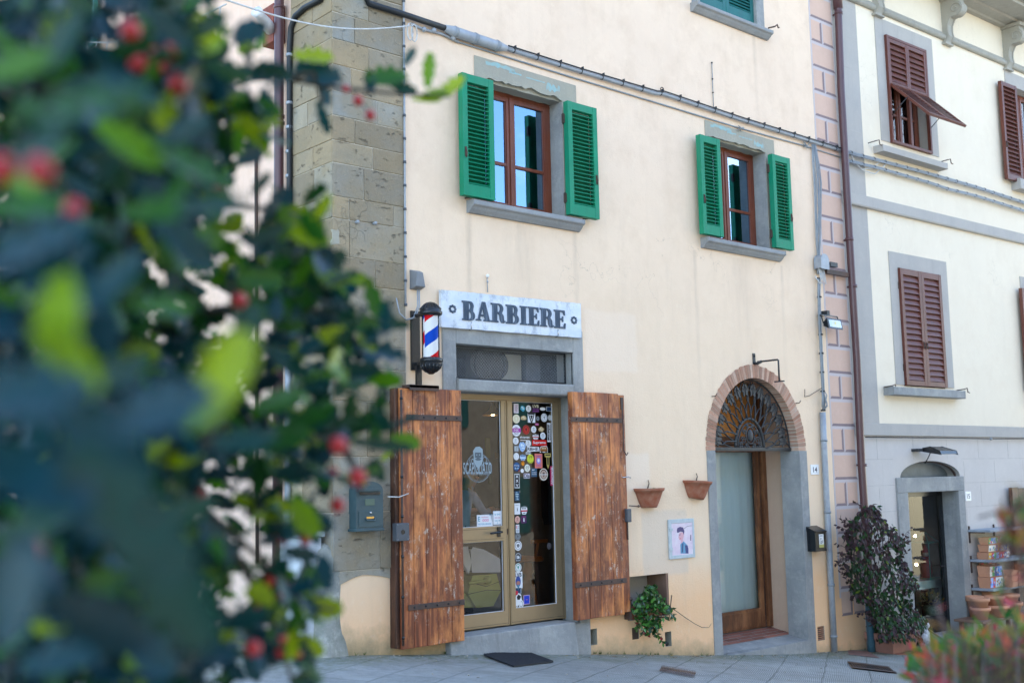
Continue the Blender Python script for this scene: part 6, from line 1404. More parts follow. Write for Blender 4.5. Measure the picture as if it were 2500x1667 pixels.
# terracotta wall pots
def wallpot(tl, tr, bl, br, lab, tilt, nn, plant):
    a = P0.h(B5(*tl), nn); c = P0.h(B5(*tr), nn); d = P0.h(B5(*bl), nn * .7); e = P0.h(B5(*br), nn * .7)
    r = empty('wall_pot', P0.w((d[0] + e[0]) / 2, 0, d[1]), label=lab, cat='flower pot', group='terracotta pots on the wall')
    b = MB(P0); uc = (a[0] + c[0]) / 2; R = (c[0] - a[0]) / 2; ub = (d[0] + e[0]) / 2; Rb = (e[0] - d[0]) / 2; zt = (a[1] + c[1]) / 2; zb = (d[1] + e[1]) / 2; K = 20
    def ring(t, ex=0, inn=0):
        u_ = ub + (uc - ub) * t; rr = (Rb + (R - Rb) * (t ** .75)) + ex - inn; z_ = zb + (zt - zb) * t
        return [(u_ - rr * math.cos(math.pi * i / K), .004 + (nn * (.55 + .45 * t) + ex - inn) * math.sin(math.pi * i / K), z_ + tilt * (math.cos(math.pi * i / K)) * -.5) for i in range(K + 1)]
    L = [ring(0), ring(.12), ring(.3), ring(.55), ring(.84), ring(.845, .012), ring(.99, .014), ring(1, .006), ring(1, 0, .012), ring(.8, 0, .02), ring(.78, 0, .1)]
    v = [q for l in L for q in l]; f = [(i * (K + 1) + j, i * (K + 1) + j + 1, (i + 1) * (K + 1) + j + 1, (i + 1) * (K + 1) + j) for i in range(len(L) - 1) for j in range(K)] + [tuple(range(K, -1, -1))]
    b.add(v, f, M['terracotta'], .3, True); b.build('pot', r)
    b = MB(P0); b.tube([(uc, .02, zt), (uc + .01, .03, zt + .05), (uc + .02, .01, zt + .09)], .005, M['rustiron'], 5); b.tube([(uc - .02, .02, zt - .02), (uc + .01, .03, zt + .06)], .004, M['rustiron'], 5); b.build('wire_hanger', r)
    b = MB(P0); b.add([(uc - R * .8, .01, zt - .03), (uc + R * .8, .01, zt - .03), (uc + R * .5, nn * .8, zt - .03), (uc - R * .5, nn * .8, zt - .03)], [(0, 1, 2, 3)], M['soil'])
    if plant:
        for i in range(14): x, y = uc + .03 + random.uniform(-.04, .05), .06 + random.uniform(-.03, .04); b.add([(x, y, zt - .02), (x + .02, y + .01, zt + .005), (x + .035, y, zt - .01), (x + .015, y - .01, zt - .015)], [(0, 1, 2, 3)], flat((.10, .2, .04)))
    b.build('soil', r)
wallpot((228, 122), (416, 128), (258, 268), (352, 270), 'terracotta wall pot with a tiny green sprout, nearer the wooden shutter', .0, .17, True)
wallpot((592, 62), (768, 82), (608, 200), (700, 208), 'empty tilted terracotta wall pot overlapping the arched doorway edge', -.03, .17, False)
# meter cabinet with a painted portrait
a = P0.h(B5(400, 358), .02); c = P0.h(B5(600, 635), .02)
r = empty('meter_cabinet', P0.w((a[0] + c[0]) / 2, 0, c[1]), label='small meter cabinet door with a painted portrait on pink below the pots', cat='meter cabinet')
b = MB(P0); f = .05
Mfr = simple('pale_blue_grey_frame', (.52, .57, .58), .7, (.42, .48, .50), vs=20); m, nt = new_mat('pink_watercolour'); k = NT(nt); v = k.pos((1, 1, 1), 'obj'); col = k.mix(k.ramp(k.noise(v, 9, 5, .7), .35, .65), (.66, .50, .60), (.74, .66, .70)); col = k.mix(k.ramp(k.noise(v, 16, 5, .8), .6, .72), col, (.52, .36, .50)); k.out(col, .5); Mpp = m
b.box(a[0], a[0] + f, .001, .02, c[1], a[1], Mfr); b.box(c[0] - f * .6, c[0], .001, .02, c[1], a[1], Mfr); b.box(a[0] + f, c[0] - f * .6, .001, .019, c[1], c[1] + f * .8, Mfr); b.box(a[0] + f, c[0] - f * .6, .001, .019, a[1] - f * .9, a[1], Mfr); b.build('frame', r, bevel=.004)
b = MB(P0); b.box(a[0] + f, c[0] - f * .6, .002, .014, c[1] + f * .8, a[1] - f * .9, Mpp)
def pp(pts, col, n=.0145): b.quad([(P0.h(B5(x, y), n)[0], n, P0.h(B5(x, y), n)[1]) for x, y in pts], flat(col))
pp([(478, 460), (492, 450), (512, 455), (514, 480), (508, 500), (508, 515), (516, 530), (492, 535), (494, 512), (480, 505), (474, 490)], (.68, .38, .42)); pp([(462, 440), (466, 420), (486, 410), (508, 415), (518, 440), (514, 470), (506, 450), (490, 445), (476, 452), (466, 455)], (.08, .06, .16), .015)
pp([(488, 540), (500, 528), (512, 516), (530, 535), (544, 550), (548, 608), (490, 608)], (.12, .30, .46), .0148); pp([(522, 545), (540, 548), (548, 570), (548, 608), (528, 606)], (.05, .06, .18), .0152); pp([(500, 535), (512, 528), (508, 600), (498, 600)], (.04, .09, .2), .0156)
pp([(478, 470), (490, 465), (490, 470), (480, 474)], (.1, .08, .2), .0152); pp([(482, 497), (494, 494), (492, 499), (484, 501)], (.6, .08, .12), .0152); pp([(562, 470), (567, 470), (568, 512), (562, 512)], (.1, .09, .12), .0152)
p = [P0.h(B5(x, y), .0155) for x, y in ((515, 425), (540, 405), (572, 402))]; b.tube([(q[0], .0155, q[1]) for q in p], .0018, M['blackcable'], 4)
b.build('painted_door', r)
b = MB(P0)
for y in (432, 576): q = P0.h(B5(416, y), .02); b.box(q[0] - .02, q[0] + .03, .02, .03, q[1] - .015, q[1] + .015, Mfr)
b.build('hinge', r)
# door mat and drain covers on the ground
def gquad(z, pts): return [ground_hit(z(*p)) for p in pts]
mp = gquad(A5, ((722, 1384), (985, 1352), (1192, 1430), (925, 1462)))
b = MB(); n1, n2 = 16, 26
def bil(P, s, t): return (P[0] * (1 - s) + P[1] * s) * (1 - t) + (P[3] * (1 - s) + P[2] * s) * t
cb = sum(mp, Vector()) / 4
b.add([q + Vector((0, 0, .006)) for q in mp] + [q + Vector((0, 0, .018)) for q in mp], [(4, 5, 6, 7), (0, 1, 5, 4), (1, 2, 6, 5), (2, 3, 7, 6), (3, 0, 4, 7)], M['rubber'])
for i in range(n1):
    for j in range(n2):
        for o_ in ((.0), (.5)):
            s, t = (i + .25 + o_ * .5 + .0) / n1, (j + .25 + (o_)) / n2
            if t > 1: continue
            q = bil(mp, s, min(t, .99)) + Vector((0, 0, .022)); b.add([q + Vector((.018, 0, -.004)), q + Vector((0, .015, -.004)), q + Vector((-.018, 0, -.004)), q + Vector((0, -.015, -.004)), q + Vector((0, 0, .005))], [(0, 1, 4), (1, 2, 4), (2, 3, 4), (3, 0, 4)], M['rubber'])
tag(b.build('doormat'), 'black studded rubber doormat on the paving before the shop step', 'doormat')
def grate(z, pts, lab, m, nx, nyy, rim=.0, nm='drain_grate'):
    P = gquad(z, pts); b = MB(); up = Vector((0, 0, .012))
    b.add([q + Vector((0, 0, .003)) for q in P], [(0, 1, 2, 3)], M['black'])
    for i in range(nx + 1):
        s = i / nx; w = .35 / nx
        s0, s1 = max(0, s - w / 2), min(1, s + w / 2); b.add([bil(P, s0, 0) + up, bil(P, s1, 0) + up, bil(P, s1, 1) + up, bil(P, s0, 1) + up], [(0, 1, 2, 3)], m)
    for j in range(nyy + 1):
        t = j / nyy; w = .35 / nyy; t0, t1 = max(0, t - w / 2), min(1, t + w / 2); b.add([bil(P, 0, t0) + up * 1.2, bil(P, 1, t0) + up * 1.2, bil(P, 1, t1) + up * 1.2, bil(P, 0, t1) + up * 1.2], [(0, 1, 2, 3)], m)
    tag(b.build(nm), lab, 'drain cover')
Mrg = simple('rusty_cast_iron', (.14, .095, .085), .7, (.085, .06, .055), vs=14)
grate(B5, ((352, 1443), (603, 1487), (592, 1533), (330, 1487)), 'rusty rectangular drain grate in the paving between shop and arch', Mrg, 22, 3)
grate(B6, ((175, 1437), (432, 1470), (485, 1510), (205, 1478)), 'dark slotted drain grate in the paving before the potted climber', M['rustiron'], 16, 1)
P = gquad(B6, ((178, 1366), (300, 1372), (378, 1415), (182, 1392))); b = MB(); b.add([q + Vector((0, 0, .006)) for q in P], [(0, 1, 2, 3)], simple('worn_brick_slab', (.22, .12, .095), .9, (.16, .09, .08), kind='pos')); tag(b.build('drain_cover'), 'reddish brick cover strip in the paving at the foot of the wall', 'drain cover')
# ---------- bollard stone & utility cabinet at the corner
cbp = P0.h(A2(1460, 1200), .12)[0]; bx_ = XC - .02; by_ = -.16
p = ground_hit(A2(1470, 1452)); bx_, by_ = p.x, p.y + .16
zt = None
r1 = (at(*A2(1375, 1250), 1) - at(*A2(1530, 1250), 1)).length * (Vector((bx_, by_, .5)) - CAM).length / 2
def zat(z, p, x, y):
    r_ = ray(*z(*p)); d = math.hypot(x - CAM.x, y - CAM.y) / math.hypot(r_.x, r_.y); return CAM.z + r_.z * d
ztop = zat(A2, (1450, 948), bx_, by_); zg = gz(bx_, by_)
b = MB(); K = 26; prof_ = [(1.28, -.05), (1.2, .06), (1.08, .2), (1.0, .45), (.97, .7), (.93, .85), (.80, .94), (.55, .985), (.2, 1.0), (0, 1.0)]
vs = []
for i, (rr, t) in enumerate(prof_):
    for j in range(K):
        a_ = 2 * math.pi * j / K; q = Vector((math.cos(a_), math.sin(a_), 0)); nz = noise.noise(Vector((q.x * 1.3 + 3, q.y * 1.3, t * 3))) * .16 + noise.noise(Vector((q.x * 4, q.y * 4, t * 9))) * .06
        R = r1 * 1.18 * rr * (1 + nz * 1.3); vs.append(Vector((bx_, by_, zg + (ztop - zg) * t)) + q * R)
b.add(vs, [(i * K + j, i * K + (j + 1) % K, (i + 1) * K + (j + 1) % K, (i + 1) * K + j) for i in range(len(prof_) - 1) for j in range(K)], M['bollard'], .5, True)
tag(b.build('stone_bollard'), 'rough grey guard stone leaning at the foot of the house corner', 'guard stone')
# cabinet: vertical edge nearest the camera at pixel A2(1340,..)
r_ = ray(*A2(1340, 903)); ang = math.atan2(r_.y, r_.x); dd = 7.9
cx_, cy_ = XC - .27, None
t = (cx_ - CAM.x) / r_.x; cy_ = CAM.y + r_.y * t; zt = CAM.z + r_.z * t; zg = gz(cx_, cy_)
ra = ray(*A2(1228, 895)); rb = ray(*A2(1422, 893))
# right face runs along +x; left face along +y
wR = None; t2 = (cy_ - CAM.y) / rb.y; wR = CAM.x + rb.x * t2 - cx_; t3 = (cx_ - CAM.x) / ra.x; dL = CAM.y + ra.y * t3 - cy_
wR = min(max(wR, .2), .6); dL = min(max(dL, .3), 1.4)
uc = empty('utility_cabinet', (cx_ + wR / 2, cy_ + dL / 2, zg), label='white grey street cabinet standing behind the guard stone', cat='utility cabinet')
b = MB(); b.box(cx_ + .01, cx_ + wR - .01, cy_ + .01, cy_ + dL - .01, zg, zt - .05, simple('pale_cabinet_paint', (.50, .54, .58), .6, (.40, .45, .48), vs=3)); b.build('body', uc, bevel=.01)
b = MB(); b.box(cx_ - .015, cx_ + wR + .015, cy_ - .015, cy_ + dL + .015, zt - .048, zt, MATS['pale_cabinet_paint']); b.build('lid', uc, bevel=.012)
b = MB(); b.box(cx_ + .004, cx_ + .0095, cy_ + .06, cy_ + dL - .06, zg + .1, zt - .1, MATS['pale_cabinet_paint']); b.build('door', uc, bevel=.003)

# ================================================================= CREAM HOUSE (right)
cream = empty('cream_house', Q0.w(4, 0, -1), label='cream and grey house with maroon shutters and a balustraded cornice', cat='house')
qh = lambda z, p, n=0.0: Q0.h(z(*p), n)
def qrect(z, n, *pts):
    hs = [qh(z, p, n) for p in pts]; us = sorted(h[0] for h in hs); zz = sorted(h[1] for h in hs); k = len(hs) // 2
    return sum(us[:k]) / k, sum(us[k:]) / (len(us) - k), sum(zz[:k]) / k, sum(zz[k:]) / (len(zz) - k)
zb2 = (qh(B3, (425, 1475))[1] + qh(B3, (1437, 1482))[1]) / 2; zb2t = (qh(B3, (515, 1400))[1] + qh(B3, (1437, 1414))[1]) / 2
zb1 = (qh(B3, (440, 35))[1] + qh(B3, (1437, 250))[1]) / 2; zb1t = (qh(B2, (465, 1350))[1] + qh(B3, (1437, 190))[1]) / 2
upil = (qh(B3, (515, 1400))[0] + qh(B2, (385, 0))[0]) / 2
UR = 13.0; ztopq = TOP
sC = qrect(B3, 0, (573, 297), (937, 365), (987, 1170), (615, 1145)); sA = qrect(B2, 0, (515, 113), (905, 275), (955, 1075), (560, 960))
iC = qrect(B3, .03, (640, 400), (905, 445), (942, 1168), (680, 1155)); iA = qrect(B2, .03, (590, 237), (865, 350), (908, 1055), (633, 975))
# door 15
fo = qrect(B6, 0, (482, 315), (893, 285), (945, 1280), (520, 1300))
dl = qh(B6, (545, 700))[0]; drr = qh(B6, (853, 372))[0]; dtz = (qh(B6, (541, 392))[1] + qh(B6, (853, 370))[1]) / 2; dbz = qh(B6, (900, 1250))[1]
dl = qh(B6, (541, 392))[0]
lzt = (qh(B6, (495, 297))[1] + qh(B6, (890, 282))[1]) / 2; al = qh(B6, (503, 297))[0]; ar_ = qh(B6, (873, 278))[0]; atz = qh(B6, (690, 190))[1]
door15 = (dl, drr, dbz - .02, dtz)
arcop = (al, ar_, lzt, atz, atz - lzt)
spac = iC[0] - iA[0]
dW = qh(B2, (1352, 545), .1)[0] - iA[0]      # next window bay offset (shutter outer edge to inner)
wBu = qh(B2, (1490, 590), .1)[0]; 
b = MB(Q0)
facade(b, 0, upil, zb2, ztopq, [], M['greypaint'])
winA = (iA[0], iA[1], iA[2], iA[3]); bay = wBu - iA[0] + .02
wB = (iA[0] + bay, iA[1] + bay, iA[2], iA[3]); wD = (iC[0] + bay, iC[1] + bay, iC[2], iC[3])
facade(b, upil, UR, zb2, ztopq, [winA, iC, wB, wD], M['cream'])
lowd = [door15, arcop]
b.build('wall', cream)
gw = MB(Q0); facade(gw, 0, UR, -3, zb2, lowd, M['greywall'])
b = MB(Q0); b.quad([(0, 0, -3), (0, -10, -3), (0, -10, ztopq), (0, 0, ztopq)], M['greywall']); b.quad([(UR, 0, -3), (UR, -10, -3), (UR, -10, ztopq), (UR, 0, ztopq)], M['greywall']); b.quad([(0, -10, -3), (UR, -10, -3), (UR, -10, ztopq), (0, -10, ztopq)], M['greywall']); b.build('wall', cream)
b = MB(Q0); b.quad([(0, 0, ztopq), (UR, 0, ztopq), (UR, -10, ztopq), (0, -10, ztopq)], M['rooftile']); b.build('roof', cream)
# block joints on the pilaster and lower wall (thin grooves)
Mj = simple('faint_joint', (.48, .45, .42), .9)
b = MB(Q0); zz = zb2t + .02; i = 0
while zz < 8.2:
    if not (zb1 - .02 < zz < zb1t + .02): b.box(.03, upil - .002, .0, .0015, zz, zz + .006, Mj)
    zz += .46
zz = zb2 - .33; j = 0
while zz > -1.1:
    segs = [(0.03, 13)] if zz > atz + .03 else [(.03, fo[0] - .02), (fo[1] + .02, 13)]
    for (p, q) in segs: b.box(p, q, .0, .0015, zz, zz + .006, Mj)
    u = .5 + (.45 if j % 2 else 0)
    while u < 12.5:
        if not (fo[0] - .05 < u < fo[1] + .05 and zz < atz): b.box(u, u + .005, .0, .0015, zz, zz + .33, Mj)
        u += .9
    zz -= .36; j += 1
gw.ext(b); o = gw.build('wall', cream); o['label'] = 'pale grey painted ground floor wall with faint block lines'
b = MB(Q0); b.prof([(0, zb2), (.05, zb2), (.05, zb2t), (0, zb2t)], .0, UR, M['greypaint']); b.build('string_course', cream, bevel=.006)
b = MB(Q0); b.prof([(0, zb1), (.05, zb1), (.06, zb1 + .02), (.06, zb1t - .01), (0, zb1t)], .0, UR, M['greypaint']); b.build('string_course', cream, bevel=.006)
def surround(s, i, parent, bay_=0, plain=True):
    b = MB(Q0); u0, u1, z0, z1 = s[0] + bay_, s[1] + bay_, s[2], s[3]; a0, a1, c0, c1 = i[0] + bay_, i[1] + bay_, i[2], i[3]
    b.box(u0, a0, 0, .012, z0, z1, M['greypaint']); b.box(a1, u1, 0, .012, z0, z1, M['greypaint']); b.box(a0, a1, 0, .0118, c1, z1, M['greypaint']); 
    if c0 > z0: b.box(a0, a1, 0, .0118, z0, c0, M['greypaint'])
    reveal(b, a0, a1, c0, c1, .16, M['greypaint'])
    return b.build('surround', parent)
def mk_window(i, bay_, lab):
    zr = i[2] + (i[3] - i[2]) * .33
    return casement(Q0, cream, i[0] + bay_ + .002, i[1] + bay_ - .002, i[2] + .002, i[3] - .002, -.16, zr, m='winframe', glass='glass', label=lab)
fC = mk_window(iC, 0, 'middle floor window behind closed maroon louvred shutters'); surround(sC, iC, fC)
s_ = qrect(B3, .14, (597, 1160), (1055, 1180), (1055, 1232), (597, 1210)); moulded_sill(Q0, fC, s_[0], s_[1], s_[3], s_[3] - s_[2], .16, M['pietra'], True)
umid = (iC[0] + iC[1]) / 2
for a, c, h_ in ((iC[0] + .005, umid - .002, -1), (umid + .002, iC[1] - .005, 1)):
    o, hh = shutter(Q0, a, c, iC[2] + .01, iC[3] - .01, .05, .045, M['maroon'], fC, pitch=.085, stile=.07, top=.09, bot=.07, hinge=h_); hh.build('shutter_iron', fC)
# window A, awning style
fA = mk_window(iA, 0, 'upper window with maroon louvred flap pushed out like an awning'); surround(sA, iA, fA)
s_ = qrect(B2, .16, (575, 990), (1018, 1108), (1016, 1155), (577, 1030)); moulded_sill(Q0, fA, s_[0], s_[1], s_[3], s_[3] - s_[2], .16, M['greypaint'], True)
um_ = (iA[0] + iA[1]) / 2; zh = (qh(B2, (632, 572), .05)[1] + qh(B2, (885, 655), .05)[1]) / 2
for a, c, h_ in ((iA[0] + .04, um_ - .002, -1), (um_ + .002, iA[1] - .04, 1)):
    o, hh = shutter(Q0, a, c, zh, iA[3] - .04, .05, .045, M['maroon'], fA, pitch=.085, stile=.045, top=.06, bot=.03, hinge=h_)
b = MB(Q0); b.box(iA[0], iA[0] + .04, 0, .055, iA[2], iA[3], M['maroon']); b.box(iA[1] - .04, iA[1], 0, .055, iA[2], iA[3], M['maroon']); b.box(iA[0] + .04, iA[1] - .04, 0, .054, iA[3] - .038, iA[3], M['maroon']); b.box(iA[0] + .04, iA[1] - .04, 0, .054, iA[2], iA[2] + .04, M['maroon']); b.box(um_ - .03, um_ + .03, 0, .05, iA[2] + .04, zh, M['maroon']); b.build('shutter_frame', fA, bevel=.003)
# swung-out flap: solve angle so its lower edge meets the photo
Lf = zh - iA[2] - .05
best = None
def proj(P):
    d_ = P - CAM; X_ = CXv[0] * d_[0] + CYv[0] * d_[1] + CZ[0] * d_[2]; Y_ = CXv[1] * d_[0] + CYv[1] * d_[1] + CZ[1] * d_[2]; Z_ = CXv[2] * d_[0] + CYv[2] * d_[1] + CZ[2] * d_[2]
    return CX + F_ * X_ / -Z_, CY - F_ * Y_ / -Z_
tg = B2(1155, 862)
for ai in range(10, 120, 1):
    for lf_ in (Lf * .9, Lf, Lf * .8):
        t = R_(ai); P = Q0.w(iA[1] - .04, .05 + lf_ * math.sin(t), zh - lf_ * math.cos(t)); q = proj(P); e_ = math.hypot(q[0] - tg[0], q[1] - tg[1])
        if best is None or e_ < best[0]: best = (e_, t, lf_)
print('flap', best)
t, lf_ = best[1], best[2]; fd = Vector((0, math.sin(t), -math.cos(t))); fn = Vector((0, math.cos(t), math.sin(t)))
def FB(b, u0, u1, s0, s1, n0, n1, m):
    v = []
    for n in (n0, n1):
        for s in (s0, s1):
            for u in (u0, u1): v.append((u, .05 + fd.y * s + fn.y * n, zh + fd.z * s + fn.z * n))
    b.add(v, [(0, 1, 3, 2), (4, 6, 7, 5), (0, 4, 5, 1), (2, 3, 7, 6), (0, 2, 6, 4), (1, 5, 7, 3)], m)
b = MB(Q0); Lm = M['maroon']
for a, c in ((iA[0] + .04, um_ - .002), (um_ + .002, iA[1] - .04)):
    FB(b, a, a + .045, 0, lf_, -.04, 0, Lm); FB(b, c - .045, c, 0, lf_, -.04, 0, Lm); FB(b, a + .045, c - .045, lf_ - .05, lf_, -.039, -.001, Lm); FB(b, a + .045, c - .045, 0, .04, -.039, -.001, Lm)
    s = .06
    while s < lf_ - .08:
        v = [(u, .05 + fd.y * ss + fn.y * nn_, zh + fd.z * ss + fn.z * nn_) for u in (a + .045, c - .045) for ss, nn_ in ((s, -.034), (s + .008, -.038), (s + .055, -.004), (s + .047, -.001))]
        b.add(v, [(0, 1, 2, 3), (7, 6, 5, 4), (0, 4, 5, 1), (1, 5, 6, 2), (2, 6, 7, 3), (3, 7, 4, 0)], Lm); s += .075
o = b.build('shutter_flap', fA, bevel=.003)
b = MB(Q0)
for u in (iA[0] + .02, iA[1] - .02): b.tube([(u, .06, iA[2] + (zh - iA[2]) * .45), (u, .05 + fd.y * lf_ * .45, zh + fd.z * lf_ * .45 - .02)], .006, M['iron'], 6)
b.build('stay_rod', fA)
# windows B and D (mostly beyond the frame) with folded shutters
for (i_, s__, nm, zt_) in ((iA, sA, 'upper window cut by the right edge with a maroon leaf folded back', 0), (iC, sC, 'middle floor window cut by the right edge', 1)):
    fB = mk_window(i_, bay, nm); surround(s__, i_, fB, bay)
    moulded_sill(Q0, fB, s__[0] + bay - .04, s__[1] + bay + .04, i_[2] - .01, .18, .16, M['greypaint'], True)
    w_ = (i_[1] - i_[0]) / 2
    if zt_ == 0: p = qrect(B2, .11, (1387, 555), (1488, 590), (1538, 1248), (1428, 1225))
    else: p = (qh(B3, (1424, 530), .11)[0], qh(B3, (1424, 530), .11)[0] + w_ * .92, i_[2] + .02, i_[3])
    o, hh = shutter(Q0, p[0], p[1], p[2], p[3], .11, .06, M['maroon'], fB, pitch=.075, stile=.06, top=.07, bot=.10, hinge=1); hh.build('shutter_iron', fB)
# shutter hooks
for z_, p in ((B2, (530, 968)), (B2, (1020, 1098)), (B3, (597, 1158)), (B3, (1058, 1180))):
    u, zz = Q0.h(z_(*p), .14); b = MB(Q0); b.tube([(u - .02, .02, zz), (u, .14, zz + .01), (u + .06, .15, zz + .03), (u + .07, .15, zz - .03), (u + .12, .15, zz - .04)], .008, M['rustiron'], 5); b.build('shutter_stay', cream)
# cornice
zm = (qh(B2, (590, 75), .04)[1] + qh(B2, (1400, 430), .04)[1]) / 2
b = MB(Q0); b.tube([(-.0, .02, zm), (UR, .02, zm)], .045, M['cornice'], 12); b.box(0, UR, 0, .03, zm + .045, zm + .075, M['cornice']); b.build('roll_moulding', cream)
zs_ = qh(B2, (860, 30), .3)[1]
zso = zm + .62
b = MB(Q0); b.prof([(0, zso), (.08, zso), (.10, zso + .03), (.26, zso + .04), (.28, zso + .07), (.62, zso + .07), (.63, zso + .12), (.70, zso + .12), (.72, zso + .20), (.78, zso + .24), (.80, zso + .34), (0, zso + .34)], .0, UR, M['cornice']); b.build('cornice', cream, bevel=.004)
def corbel(u):
    b = MB(Q0); z0 = zm - .09; z1 = zso + .02; w = .20
    pr = [(.0, z0), (.05, z0 - .0), (.06, z0 + .03), (.10, z0 + .10), (.085, z0 + .18), (.09, z0 + .28), (.14, z0 + .38)]
    ce = (.24, z0 + .50); pr += [(ce[0] + .115 * math.cos(R_(a)), ce[1] + .115 * math.sin(R_(a))) for a in range(-110, 60, 20)] + [(.28, z1), (0, z1)]
    b.prof(pr, u - w / 2 + .02, u + w / 2 - .02, M['cornice'])
    for s_ in (-1, 1):
        # volutes on the sides
        b.tube([(u + s_ * (w / 2 - .018), ce[0] + (.10 - .0075 * i) * math.cos(i * .62), ce[1] + (.10 - .0075 * i) * math.sin(i * .62)) for i in range(13)], .014, M['cornice'], 6)
        b.prof([(.0, z0 + .01), (.06, z0 + .03), (.11, z0 + .10), (.095, z0 + .18), (.10, z0 + .28), (.15, z0 + .38), (.15, z1), (0, z1)], u + s_ * (w / 2 - .03) - .012, u + s_ * (w / 2 - .03) + .012, M['cornice'])
    b.box(u - w / 2 - .02, u + w / 2 + .02, 0, .07, z0 - .03, z0, M['cornice']); b.box(u - w / 2 - .015, u + w / 2 + .015, 0, .34, z1 - .06, z1 - .002, M['cornice'])
    b.build('corbel', cream, bevel=.005)
c1, c2_, c3 = qh(B2, (868, 205), .08)[0], qh(B2, (1450, 450), .08)[0], qh(B2, (560, 80), .08)[0]; dc = (c2_ - c3) / 2
for i in range(7): corbel(c3 + dc * i)
# balustrade
b = MB(Q0); zb_ = zso + .34; b.box(0.0, UR, .56, .78, zb_ + .002, zb_ + .1, M['cornice']); b.box(0.0, UR, .56, .78, zb_ + .62, zb_ + .72, M['cornice'])
u = .3
while u < UR: b.lathe((u, .67, zb_ + .1), [(.05, 0), (.05, .03), (.035, .06), (.07, .16), (.075, .22), (.04, .36), (.035, .44), (.05, .48), (.05, .52)], M['cornice'], 10); u += .19
o = b.build('balustrade', cream)
# door 15 stone frame, lunette, glass door
b = MB(Q0); sf = .03; PT = M['pietra']
b.box(fo[0], dl, -.16, sf, -1.6, dtz, PT); b.box(drr, fo[1], -.30, sf, -1.6, dtz, PT); b.box(fo[0], fo[1] - .0, -.16, sf + .002, dtz + .001, lzt, PT)
b.box(dl + .001, drr - .001, -.3, .10, -1.6, dbz, PT)
b.build('stone_surround', cream, bevel=.008)
b = MB(Q0); pi_ = arc(al, ar_, lzt, atz - lzt)
for (p, q) in zip(pi_, pi_[1:]): b.quad([(p[0], 0, p[1]), (q[0], 0, q[1]), (q[0], -.2, q[1]), (p[0], -.2, p[1])], M['greypaint'])
b.quad([(p[0], -.2, p[1]) for p in pi_], simple('lunette_dark_grey', (.13, .16, .18), .5)); b.tube([(p[0], -.08, p[1]) for p in pi_], .02, M['rustiron'], 6); b.build('lunette', cream)
nd2 = -.26; b = MB(Q0); 
b.box(dl - .1, dl + .03, nd2 - .03, nd2, dbz, dtz, M['black']); b.box(drr - .07, drr + .0, nd2 - .03, nd2 + .02, dbz, dtz, M['black']); b.box(dl + .03, drr - .07, nd2 - .03, nd2, dtz - .07, dtz, M['black']); b.box(dl + .03, drr - .07, nd2 - .03, nd2, dbz, dbz + .24, M['black'])
d15 = b.build('shop_door', cream); d15['label'] = 'black framed glass door in the grey stone frame numbered 15'
b = MB(Q0); b.quad([(dl, nd2 - .015, dbz), (drr - .07, nd2 - .015, dbz), (drr - .07, nd2 - .015, dtz - .07), (dl, nd2 - .015, dtz - .07)], M['glass']); b.build('pane', d15)
b = MB(Q0); hz_ = dbz + .95; b.tube([(drr - .10, nd2 + .0, hz_), (drr - .10, nd2 + .05, hz_), (drr - .22, nd2 + .05, hz_)], .01, M['black'], 6); b.build('door_handle', d15)
# interior of shop 15
b = MB(Q0); x0_, x1_ = dl - .9, drr + .9; wl = simple('warm_shop_wall', (.42, .42, .30), .9)
b.quad([(x0_, -.31, dbz), (x1_, -.31, dbz), (x1_, -3, dbz), (x0_, -3, dbz)], M['roomfloor']); b.quad([(x0_, -3, dbz), (x1_, -3, dbz), (x1_, -3, dtz + .1), (x0_, -3, dtz + .1)], wl); b.quad([(x0_, -.31, dbz), (x0_, -3, dbz), (x0_, -3, dtz + .1), (x0_, -.31, dtz + .1)], wl); b.quad([(x1_, -.31, dbz), (x1_, -3, dbz), (x1_, -3, dtz + .1), (x1_, -.31, dtz + .1)], M['darkroom'])
b.quad([(x0_, -.31, dtz + .1), (x1_, -.31, dtz + .1), (x1_, -3, dtz + .1), (x0_, -3, dtz + .1)], M['roomwall']); b.quad([(x0_, -.305, dbz), (dl - .05, -.305, dbz), (dl - .05, -.305, dtz + .1), (x0_, -.305, dtz + .1)], M['darkroom']); b.quad([(drr + .02, -.305, dbz), (x1_, -.305, dbz), (x1_, -.305, dtz + .1), (drr + .02, -.305, dtz + .1)], M['darkroom']); b.build('shop_room', cream)
for (px, py, l) in ((595, 655, 'brighter and higher glowing bulb inside shop 15'), (603, 832, 'lower glowing bulb inside shop 15')):
    q = qh(B6, (px, py), -1.2); b = MB(Q0); b.ball((q[0], -1.2, q[1]), .022, M['bulb'], 10); b.tube([(q[0], -1.2, q[1] + .03), (q[0], -1.2, dtz + .09)], .005, M['black'], 5); tag(b.build('lit_bulb'), l, 'light bulb', 'bulbs inside shop 15')
tb = empty('display_table', Q0.w((dl + drr) / 2, -.7, dbz), label='turquoise display table inside shop 15 behind the glass', cat='table')
p, q = qh(B6, (560, 975), -.5), qh(B6, (768, 915), -.5); b = MB(Q0); zt_ = qh(B6, (740, 920), -.5)[1]; b.box(dl - .3, q[0], -.95, -.45, zt_ - .02, zt_, M['turq']); b.box(dl - .28, q[0] - .02, -.93, -.47, zt_ - .12, zt_ - .021, M['turq']); b.build('table_top', tb)
for u, n in ((q[0] - .06, -.5), (dl - .25, -.5), (q[0] - .06, -.9), (dl - .25, -.9)): b = MB(Q0); b.box(u - .03, u + .03, n - .03, n + .03, dbz, zt_ - .121, M['turq']); b.build('leg', tb, bevel=.003)
